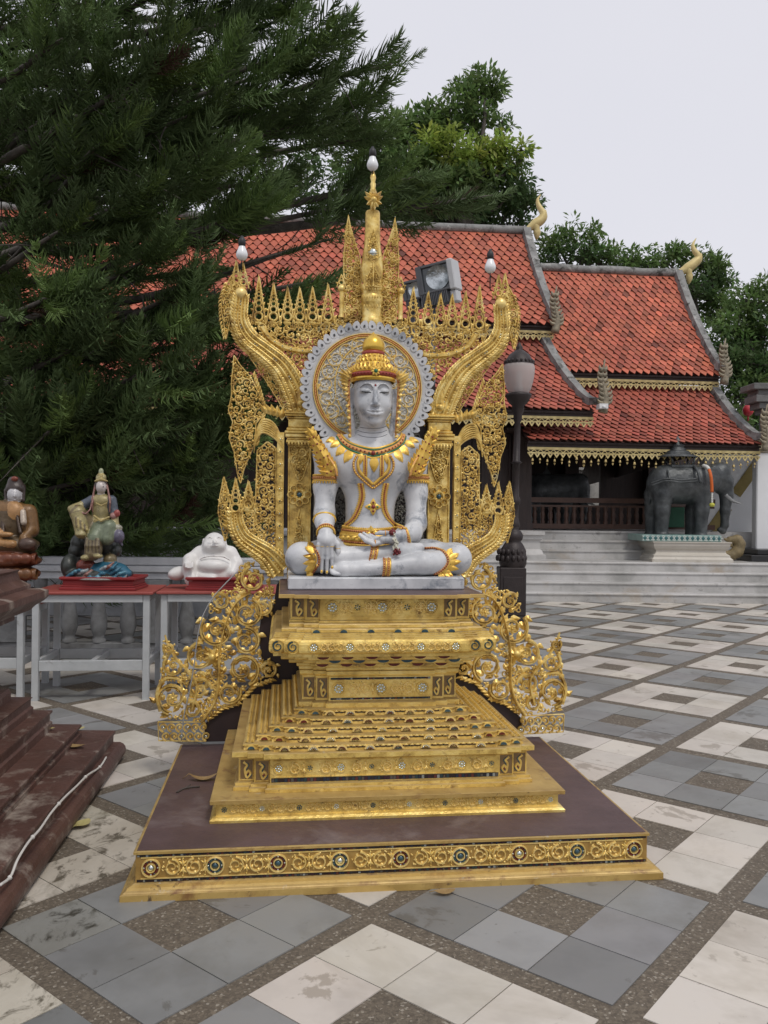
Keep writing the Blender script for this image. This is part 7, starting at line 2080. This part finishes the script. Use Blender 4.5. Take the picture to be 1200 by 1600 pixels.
# elephant on its pedestal
BRONZE = pbr('dark_bronze', [(0.032, 0.036, 0.038), (0.062, 0.068, 0.07), (0.10, 0.108, 0.11)], 5, 0.42, 0.25, 0.6, 18, spots=[((0.15, 0.16, 0.16), 6, 0.62, 0.8)], rvar=.1)
def EL(cx, cy, dy=0.0, Y=15.9): return atY(980 + cx / 5.4545, 670 + cy / 5.4545, Y + dy)
def elephant(mb, X, flip=1, vox=.016):
    g = 15.9 / CAM_F / 5.4545
    S = Sculpt(X(90, 930) * [1, 0, 1] + [0, -.6 + X(0, 0)[1], 0], X(990, 250) * [1, 0, 1] + [0, .6 + X(0, 0)[1], 0], vox)
    e = lambda cx, cy, dy, rx, ry, rz, k=.06, **kw: S.ell(X(cx, cy, dy), (rx * g, ry * g, rz * g), k, **kw)
    c = lambda a, b, r1, r2, k=.05: S.cone(X(*a), X(*b), r1 * g, r2 * g, k)
    e(450, 480, 0, 270, 150, 165, 0); e(320, 470, 0, 150, 150, 165); e(610, 460, 0, 140, 145, 150); e(460, 400, 0, 230, 120, 90)
    for dy in (-.17, .17):
        o = 0 if dy < 0 else -85
        c((305 + o * .9, 560, dy * .8), (300 + o, 700, dy), 85, 62); c((300 + o, 700, dy), (292 + o, 880, dy), 62, 52); e(292 + o, 895, dy, 64, 64, 18, .02)
        o = 0 if dy < 0 else -80
        c((640 + o * .6, 540, dy * .8), (635 + o, 700, dy), 80, 58); c((635 + o, 700, dy), (625 + o, 890, dy), 58, 50); e(622 + o, 905, dy, 58, 60, 16, .02)
    e(770, 400, 0, 100, 95, 110); e(810, 350, 0, 70, 75, 60); e(800, 470, 0, 75, 70, 90); e(700, 420, 0, 110, 110, 110)
    S.chain([X(830, 450), X(845, 560), X(835, 700), X(830, 820), X(815, 870), X(785, 860)], [75 * g, 56 * g, 42 * g, 32 * g, 26 * g, 20 * g], .04)
    e(745, 420, -.20, 55, 22, 110, .03); e(745, 420, .20, 55, 22, 110, .03)
    c((205, 470, 0), (185, 640, 0), 12, 10, .02)
    S.mesh(mb)
    for dy in (-.08, .08):
        P = smooth_path([X(840, 560, dy), X(890, 610, dy * 1.3), X(970, 640, dy * 1.5)], 10); tube(mb, P, np.linspace(26 * g, 4 * g, 10), 8, 1)
    return g
IVORY = pbr('grey_tusk', [(0.16, 0.17, 0.17), (0.3, 0.3, 0.3)], 5, .4)
el = thing('elephant_statue', 'dark bronze elephant carrying a small howdah on a marble pedestal', 'statue', EL(450, 905) * [1, 1, 0])
mb = MB(); g = elephant(mb, lambda a, b, c=0.0: EL(a, b, c) - np.array([EL(450, 905)[0], EL(450, 905)[1], 0]))
mb.build('body', [BRONZE, IVORY], el)
E0 = EL(450, 905) * [1, 1, 0]
def X(a, b, c=0.0): return EL(a, b, c) - E0
mb = MB()        # saddle cloth bands and howdah
for y_ in (425, 445):
    tube(mb, smooth_path([X(200, y_ + 40, -.36), X(330, y_, -.44), X(460, y_ + 12, -.45), X(600, y_, -.43)], 20), .014, 6)
tube(mb, smooth_path([X(555, 305, -.1), X(600, 360, -.36), X(625, 460, -.43)], 14), .03, 6)
tube(mb, smooth_path([X(330, 330, -.1), X(350, 380, -.33), X(370, 460, -.44)], 14), .02, 6)
mb.build('saddle_cloth', BRONZE, el)
mb = MB(); o = X(455, 335); zz = lambda py: X(455, py)[2] - o[2]
bbox(mb, o + [-.24, -.2, zz(335)], o + [.22, .2, zz(310)], .01)
for sx_ in (-.20, .18):
    for sy_ in (-.17, .17): tube(mb, [o + [sx_, sy_, zz(312)], o + [sx_ * 1.15, sy_, zz(245)]], .02, 6, up=(0, 1, 0))
for k in range(7): tube(mb, [o + [-.18 + k * .057, -.18, zz(312)], o + [-.18 + k * .057, -.18, zz(285)]], .008, 5, up=(0, 1, 0))
mb2 = MB()
lathe(mb, [(.37, zz(245)), (.38, zz(236)), (.30, zz(222)), (.24, zz(216)), (.25, zz(206)), (.20, zz(190)), (.15, zz(183)), (.155, zz(172)), (.12, zz(162)), (.12, zz(150)), (.135, zz(144)), (.10, zz(132)), (.08, zz(112)), (.045, zz(92)), (.02, zz(72)), (.005, zz(58))], o + [-.06, 0, 0], 16, 0, None, True, sy=.8)
mb.build('howdah', BRONZE, el)
# garland on the elephant
gl = thing('elephant_garland', 'orange garland with white top and yellow tassel over the elephant neck', 'garland', E0)
mb = MB(); P = smooth_path([X(650, 315, -.20), X(690, 335, -.37), X(712, 400, -.45), X(720, 470, -.45), X(722, 540, -.44)], 30)
tube(mb, P[:10], .035, 8, 1); tube(mb, P[9:], .030, 8, 0)
for k in range(6): ball(mb, X(723, 550 + 15 * k, -.44), .022, 1, None, 8)
ball(mb, X(723, 648, -.44), (.055, .05, .04), 2, None, 10); mb.build('flower_rope', [pbr('orange_blooms', [(0.55, 0.10, 0.015), (0.68, 0.16, 0.03)], 60, .7), pbr('white_blooms', [(0.55, 0.54, 0.5), (0.66, 0.65, 0.6)], 60, .7), pbr('yellow_blooms', [(0.40, 0.42, 0.05), (0.55, 0.52, 0.08)], 60, .7)], gl)
# pedestal
ped = thing('marble_pedestal', 'cream marble pedestal with green patterned tile edge below the elephant', 'pedestal', (0, 0, 0))
a = EL(240, 1140, -.55); b = EL(850, 950, -.55)
x0, x1 = EL(245, 1130, -.55)[0], EL(840, 1130, -.55)[0]; yf = 15.9 - .55; zt_ = EL(450, 962, -.55)[2]
mb = MB(); moulded_block(mb, x0, x1, yf, yf + 1.3, [(.10, LT), (.10, LT + .05), (.06, LT + .09), (.06, LT + .12), (.02, LT + .15), (0, LT + .17), (0, zt_ - .16), (.03, zt_ - .13), (.06, zt_ - .07), (.06, zt_ - .02), (.08, zt_ - .02), (.08, zt_)])
mb.build('block', pbr('cream_marble', [(0.46, 0.42, 0.36), (0.56, 0.53, 0.47)], 2, .45, 0, .1, 30, spots=[((0.33, 0.28, 0.22), 4, .6, .75)]), ped)
zt2 = EL(450, 905, -.5)[2]
mb = MB(); xa, xb = EL(125, 930, -.5)[0], EL(800, 930, -.5)[0]; bbox(mb, (xa, yf + .02, zt_ + .001), (xb, yf + .95, zt2), .01)
GRT = [pbr('green_glazed_tile', [(0.16, 0.26, 0.24), (0.24, 0.36, 0.33)], 8, .3), pbr('pale_glazed_tile', [(0.42, 0.48, 0.45), (0.5, 0.55, 0.52)], 8, .3), pbr('dark_glazed_tile', [(0.03, 0.10, 0.11), (0.04, 0.14, 0.14)], 8, .3)]
n_ = 15; hgt = zt2 - zt_
for k in range(n_):
    xc_ = xa + (k + .5) * (xb - xa) / n_; zc_ = (zt_ + zt2) / 2
    dome(mb, xc_, zc_, hgt * .26, yf + .018, .006, 2, 8)
    for q in range(4):
        an = q * PI / 2 + PI / 4; leaf2(mb, xc_ + hgt * .22 * math.cos(an), zc_ + hgt * .22 * math.sin(an), an, hgt * .36, hgt * .12, yf + .0185, .006, 1)
    dome(mb, xc_ + (xb - xa) / n_ / 2, zc_, hgt * .15, yf + .018, .006, 1, 6)
mb.build('tiled_slab', GRT, ped)
# second elephant in the shade of the porch
mb = MB(); E2 = atY(872, 776, 17.9)
def X2(a, b, c=0.0):
    q = EL(a, b, c) - EL(450, 905); q = q * .80; return q
g2_ = elephant(mb, X2, vox=.02)
for v in mb.v: v[:, 2] -= 0
o2 = thing('elephant_statue', 'smaller dark elephant standing in the shade inside the porch', 'statue', (E2[0] - .15, 17.9, FZ + .05))
mb.build('body', [BRONZE, IVORY], o2)
mb = MB(); lathe(mb, [(.14, .98), (.16, 1.02), (.10, 1.06), (.08, 1.16), (.03, 1.22), (.01, 1.3)], (-.1, 0, 0), 10, 0, None, True); mb.build('howdah', BRONZE, o2)
# green notice board and little gilt figures behind the rail
mb = MB(); a = atY(1042, 820, 16.95); bbox(mb, (a[0], 16.95, a[2] - .05), (a[0] + .36, 17.0, a[2] + .36), .01)
tag(mb.build('green_board', pbr('green_paint', [(0.01, 0.09, 0.045), (0.014, 0.12, 0.06)], 4, .5)), 'small green board seen under the bronze elephant belly', 'board')
# wind bells under the porch eave
BELLM = pbr('bell_brass', [(0.45, 0.33, 0.12), (0.62, 0.48, 0.22)], 8, .4, .5)
D_, C_ = sec2[3] - off2 + T_loc, sec2[3] + T_loc
for k in range(32):
    t = (k + .6) / 32.5; p = D_ * (1 - t) + C_ * t + np.array([0, .08, -.345])
    if k == 0:
        bell = thing('wind_bell', 'small brass wind bell with leaf clapper hanging in the row under the porch eave', 'bell', p, 0, 'wind bells under the porch eave')
        mb = MB(); tube(mb, [(0, 0, .06), (0, 0, 0)], .004, 4, up=(0, 1, 0)); lathe(mb, [(.005, 0), (.025, -.005), (.034, -.025), (.038, -.06), (.046, -.085), (.040, -.085), (.01, -.03)], (0, 0, 0), 10, 0, None, True); mb.build('bell_cup', BELLM, bell)
        mb = MB(); tube(mb, [(0, 0, -.03), (0, 0, -.12)], .003, 4, up=(0, 1, 0)); prism(mb, [(0, -.20), (.03, -.15), (.028, -.125), (.012, -.118), (0, -.126), (-.012, -.118), (-.028, -.125), (-.03, -.15)], -.003, .003); mb.build('leaf_clapper', BELLM, bell); bell.scale = (.6, .6, .6)
    else:
        b2 = copy_tree(bell); b2.location = [float(q) for q in p + np.array([0, 0, rT.normal(0, .02)])]; b2.rotation_euler = (0, 0, rT.uniform(-.9, .9)); b2.scale = [float(rT.uniform(.5, .68))] * 3
# white building at the right edge
wb = thing('white_gatehouse', 'white rendered building with square column and grey cornice at the right edge', 'building', (7.2, 17.0, 0))
mb = MB(); a = atY(1098, 860, 17.45); bbox(mb, (a[0] - 7.2, .42, .60), (3.5, .7, 2.95), .01); mb.build('wall', WHITEWALL, wb)
mb = MB(); cx0 = atY(1182, 800, 16.4)[0] - 7.2; bbox(mb, (cx0, -.6, .70), (cx0 + .8, -.38, 2.75), .02); bbox(mb, (cx0 - .06, -.66, .62), (cx0 + .86, -.32, .85), .02); mb.build('column', WHITEWALL, wb)
mb = MB(); z0 = 2.75
for o, h_ in ((.03, .05), (.06, .08), (.02, .06), (.07, .06), (.12, .10), (.06, .05)):
    bbox(mb, (cx0 - o, -.6 - o, z0 + .001), (cx0 + .8 + o, -.38 + o, z0 + h_), .008); z0 += h_
mb.build('capital', pbr('gilt_stone', [(0.30, 0.25, 0.15), (0.45, 0.38, 0.24)], 8, .6), wb)
mb = MB()
for o, h_ in ((-.15, .35), (-.05, .10), (.05, .12), (.16, .14), (.10, .10), (.25, .12)):
    bbox(mb, (cx0 + .02 - o * .8, -.70 - o * .6, z0 + .002), (cx0 + 3, -.30 + o * .4, z0 + h_), .01); z0 += h_
mb.build('cornice', pbr('grey_cornice', [(0.10, 0.10, 0.10), (0.20, 0.20, 0.195)], 5, .8, 0, .4, 20, spots=[((0.3, 0.3, 0.29), 4, .6, .75)]), wb)
mb = MB()
for (xa_, ya_, xb_, yb2) in ((1112, 828, 1137, 792), (1150, 772, 1186, 722)):
    A = atY(xa_, ya_, 17.40) - [7.2, 17, 0]; B = atY(xb_, yb2, 17.40) - [7.2, 17, 0]; d_ = (B - A) / np.linalg.norm(B - A); n_v = np.array([-d_[2], 0, d_[0]])
    w_ = .11; Vv = [A - n_v * w_, A + n_v * w_, B + n_v * w_, B - n_v * w_]; Vb = [v + np.array([0, .04, 0]) for v in Vv]
    mb.add(np.array([v - np.array([0, .005, 0]) for v in Vv] + Vb), [(0, 1, 2, 3)[::-1], (0, 1, 5, 4), (1, 2, 6, 5), (2, 3, 7, 6), (3, 0, 4, 7)], 0)
mb.build('gilt_stair_edge', pbr('dull_gilt', [(0.22, 0.17, 0.05), (0.30, 0.23, 0.08)], 6, .5, .2), wb)
mb = MB(); a = atY(1163, 862, 15.9); bbox(mb, (a[0], 15.6, LT + .002), (a[0] + 2, 17.0, LT + .12), .01); bbox(mb, (a[0] + .2, 15.8, LT + .122), (a[0] + 2, 17.0, LT + .22), .01)
tag(mb.build('dark_step', pbr('black_granite', [(0.012, 0.012, 0.013), (0.02, 0.02, 0.021)], 6, .35)), 'black granite step in front of the white building', 'step')
mb = MB(); c = atY(1169, 641, 18.8); lathe(mb, [(.001, -.13), (.05, -.125), (.10, -.08), (.125, 0), (.10, .08), (.05, .125), (.001, .13)], (0, 0, 0), 14, 0, None, True); mb.v[-1] = mb.v[-1] + c
tube(mb, [c + [0, 0, .12], c + [0, 0, .5]], .006, 5, 1, up=(0, 1, 0)); tube(mb, [c - [0, 0, .12], c - [0, 0, .24]], .02, 6, 0, up=(0, 1, 0))
tag(mb.build('red_lantern', [pbr('red_silk', [(0.40, 0.02, 0.03), (0.55, 0.04, 0.05)], 6, .5), SOCK]), 'round red lantern hanging beside the grey cornice', 'lantern')
# carved serpent head on the terrace behind the elephant
mb = MB(); S = Sculpt(atY(1125, 880, 15.9) * [1, 0, 1] + [0, 15.6, 0], atY(1175, 832, 15.9) * [1, 0, 1] + [0, 16.2, 0], .012)
Nn = lambda a, b, c=0: atY(a, b, 15.9 + c)
S.chain([Nn(1132, 866), Nn(1142, 868), Nn(1152, 862), Nn(1156, 850), Nn(1152, 843), Nn(1140, 843)], [.07, .10, .11, .10, .09, .06], .03)
S.cone(Nn(1140, 846), Nn(1132, 842), .05, .02, .02); S.cone(Nn(1142, 852), Nn(1134, 852), .04, .02, .02)
for k in range(5): S.cone(Nn(1154 + k, 846 + 4 * k), Nn(1160 + k, 838 + 5 * k), .03, .01, .015)
S.mesh(mb); tag(mb.build('serpent_head', pbr('old_gilt_stone', [(0.13, 0.10, 0.05), (0.26, 0.20, 0.10)], 10, .6, .1, .5, 40)), 'small gilt serpent head rising beside the elephant pedestal', 'carving')
# low marble post behind the lamp
# ---- fallen leaves and twig, cable on the wing
DRY = pbr('dry_leaf', [(0.24, 0.15, 0.06), (0.36, 0.25, 0.11)], 20, .7); YEL = pbr('yellow_leaf', [(0.36, 0.32, 0.12), (0.46, 0.40, 0.18)], 20, .6)
def fallen(label, p, L_, w_, yaw, mat, curl=.3, tilt=0.0):
    mb = MB(); n = 9; V = []; 
    for i in range(n):
        t = i / (n - 1); x = (t - .5) * L_; ww = w_ * math.sin(PI * min(1, t * .94 + .03)) ** .8; zc = curl * L_ * (t - .5) ** 2 + .003
        V += [(x, -ww, zc + .25 * ww), (x, 0, zc), (x, ww, zc + .3 * ww)]
    F = [(3 * i + j, 3 * i + 3 + j, 3 * i + 4 + j, 3 * i + 1 + j) for i in range(n - 1) for j in range(2)]
    mb.add(np.array(V), F); tube(mb, [(-L_ * .5, 0, curl * L_ * .25 + .003), (-L_ * .72, .01, .006)], .0018, 4, up=(0, 0, 1))
    o = mb.build('fallen_leaf', mat, None, True); o.location = [float(q) for q in p]; o.rotation_euler = (tilt, 0, yaw)
    return tag(o, label, 'leaf', 'fallen leaves')
def at_h(px, py, z): return atZ(px, py, z)
fallen('curled brown leaf on the maroon plinth beside the golden lower tier', at_h(318, 1219, .181), .14, .024, .15, DRY, .9)
fallen('yellow green leaf lying against the foot of the red plinth', at_h(128, 1290, .012), .10, .035, 1.2, YEL, .5)
fallen('tan leaf on the lowest step of the red plinth', at_h(117, 1168, .185), .12, .026, -.2, DRY, .6)
fallen('small yellow leaf on the upper steps of the red plinth', at_h(72, 1141, .262), .09, .022, .3, YEL, .4)
fallen('pale brown leaf on grey paving at the front edge of the throne plinth', at_h(695, 1396, .008), .085, .022, .2, DRY, .5)
fallen('yellow leaf tip at the back corner of the red plinth', at_h(124, 1140, .186), .07, .02, .9, YEL, .4)
mb = MB(); tube(mb, smooth_path([at_h(276, 1238, .184), at_h(290, 1231, .188), at_h(312, 1229, .184)], 8), .004, 5, up=(0, 0, 1)); tube(mb, [at_h(290, 1231, .188), at_h(298, 1226, .19)], .003, 4, up=(0, 0, 1))
tag(mb.build('twig', BARK), 'thin brown twig on the maroon plinth below the curled leaf', 'twig')
mb = MB(); yv = YB - .06
P = smooth_path([t2w(onT(*q, yv)) for q in ((372, 892), (352, 912), (332, 935), (316, 965), (308, 1000), (303, 1040), (296, 1080), (288, 1115), (283, 1157))], 50); tube(mb, P, .0035, 5)
tag(mb.build('wing_cable', pbr('grey_cable', [(0.36, 0.37, 0.38)], 4, .5)), 'thin grey cable hanging down across the left carved wing', 'cable')
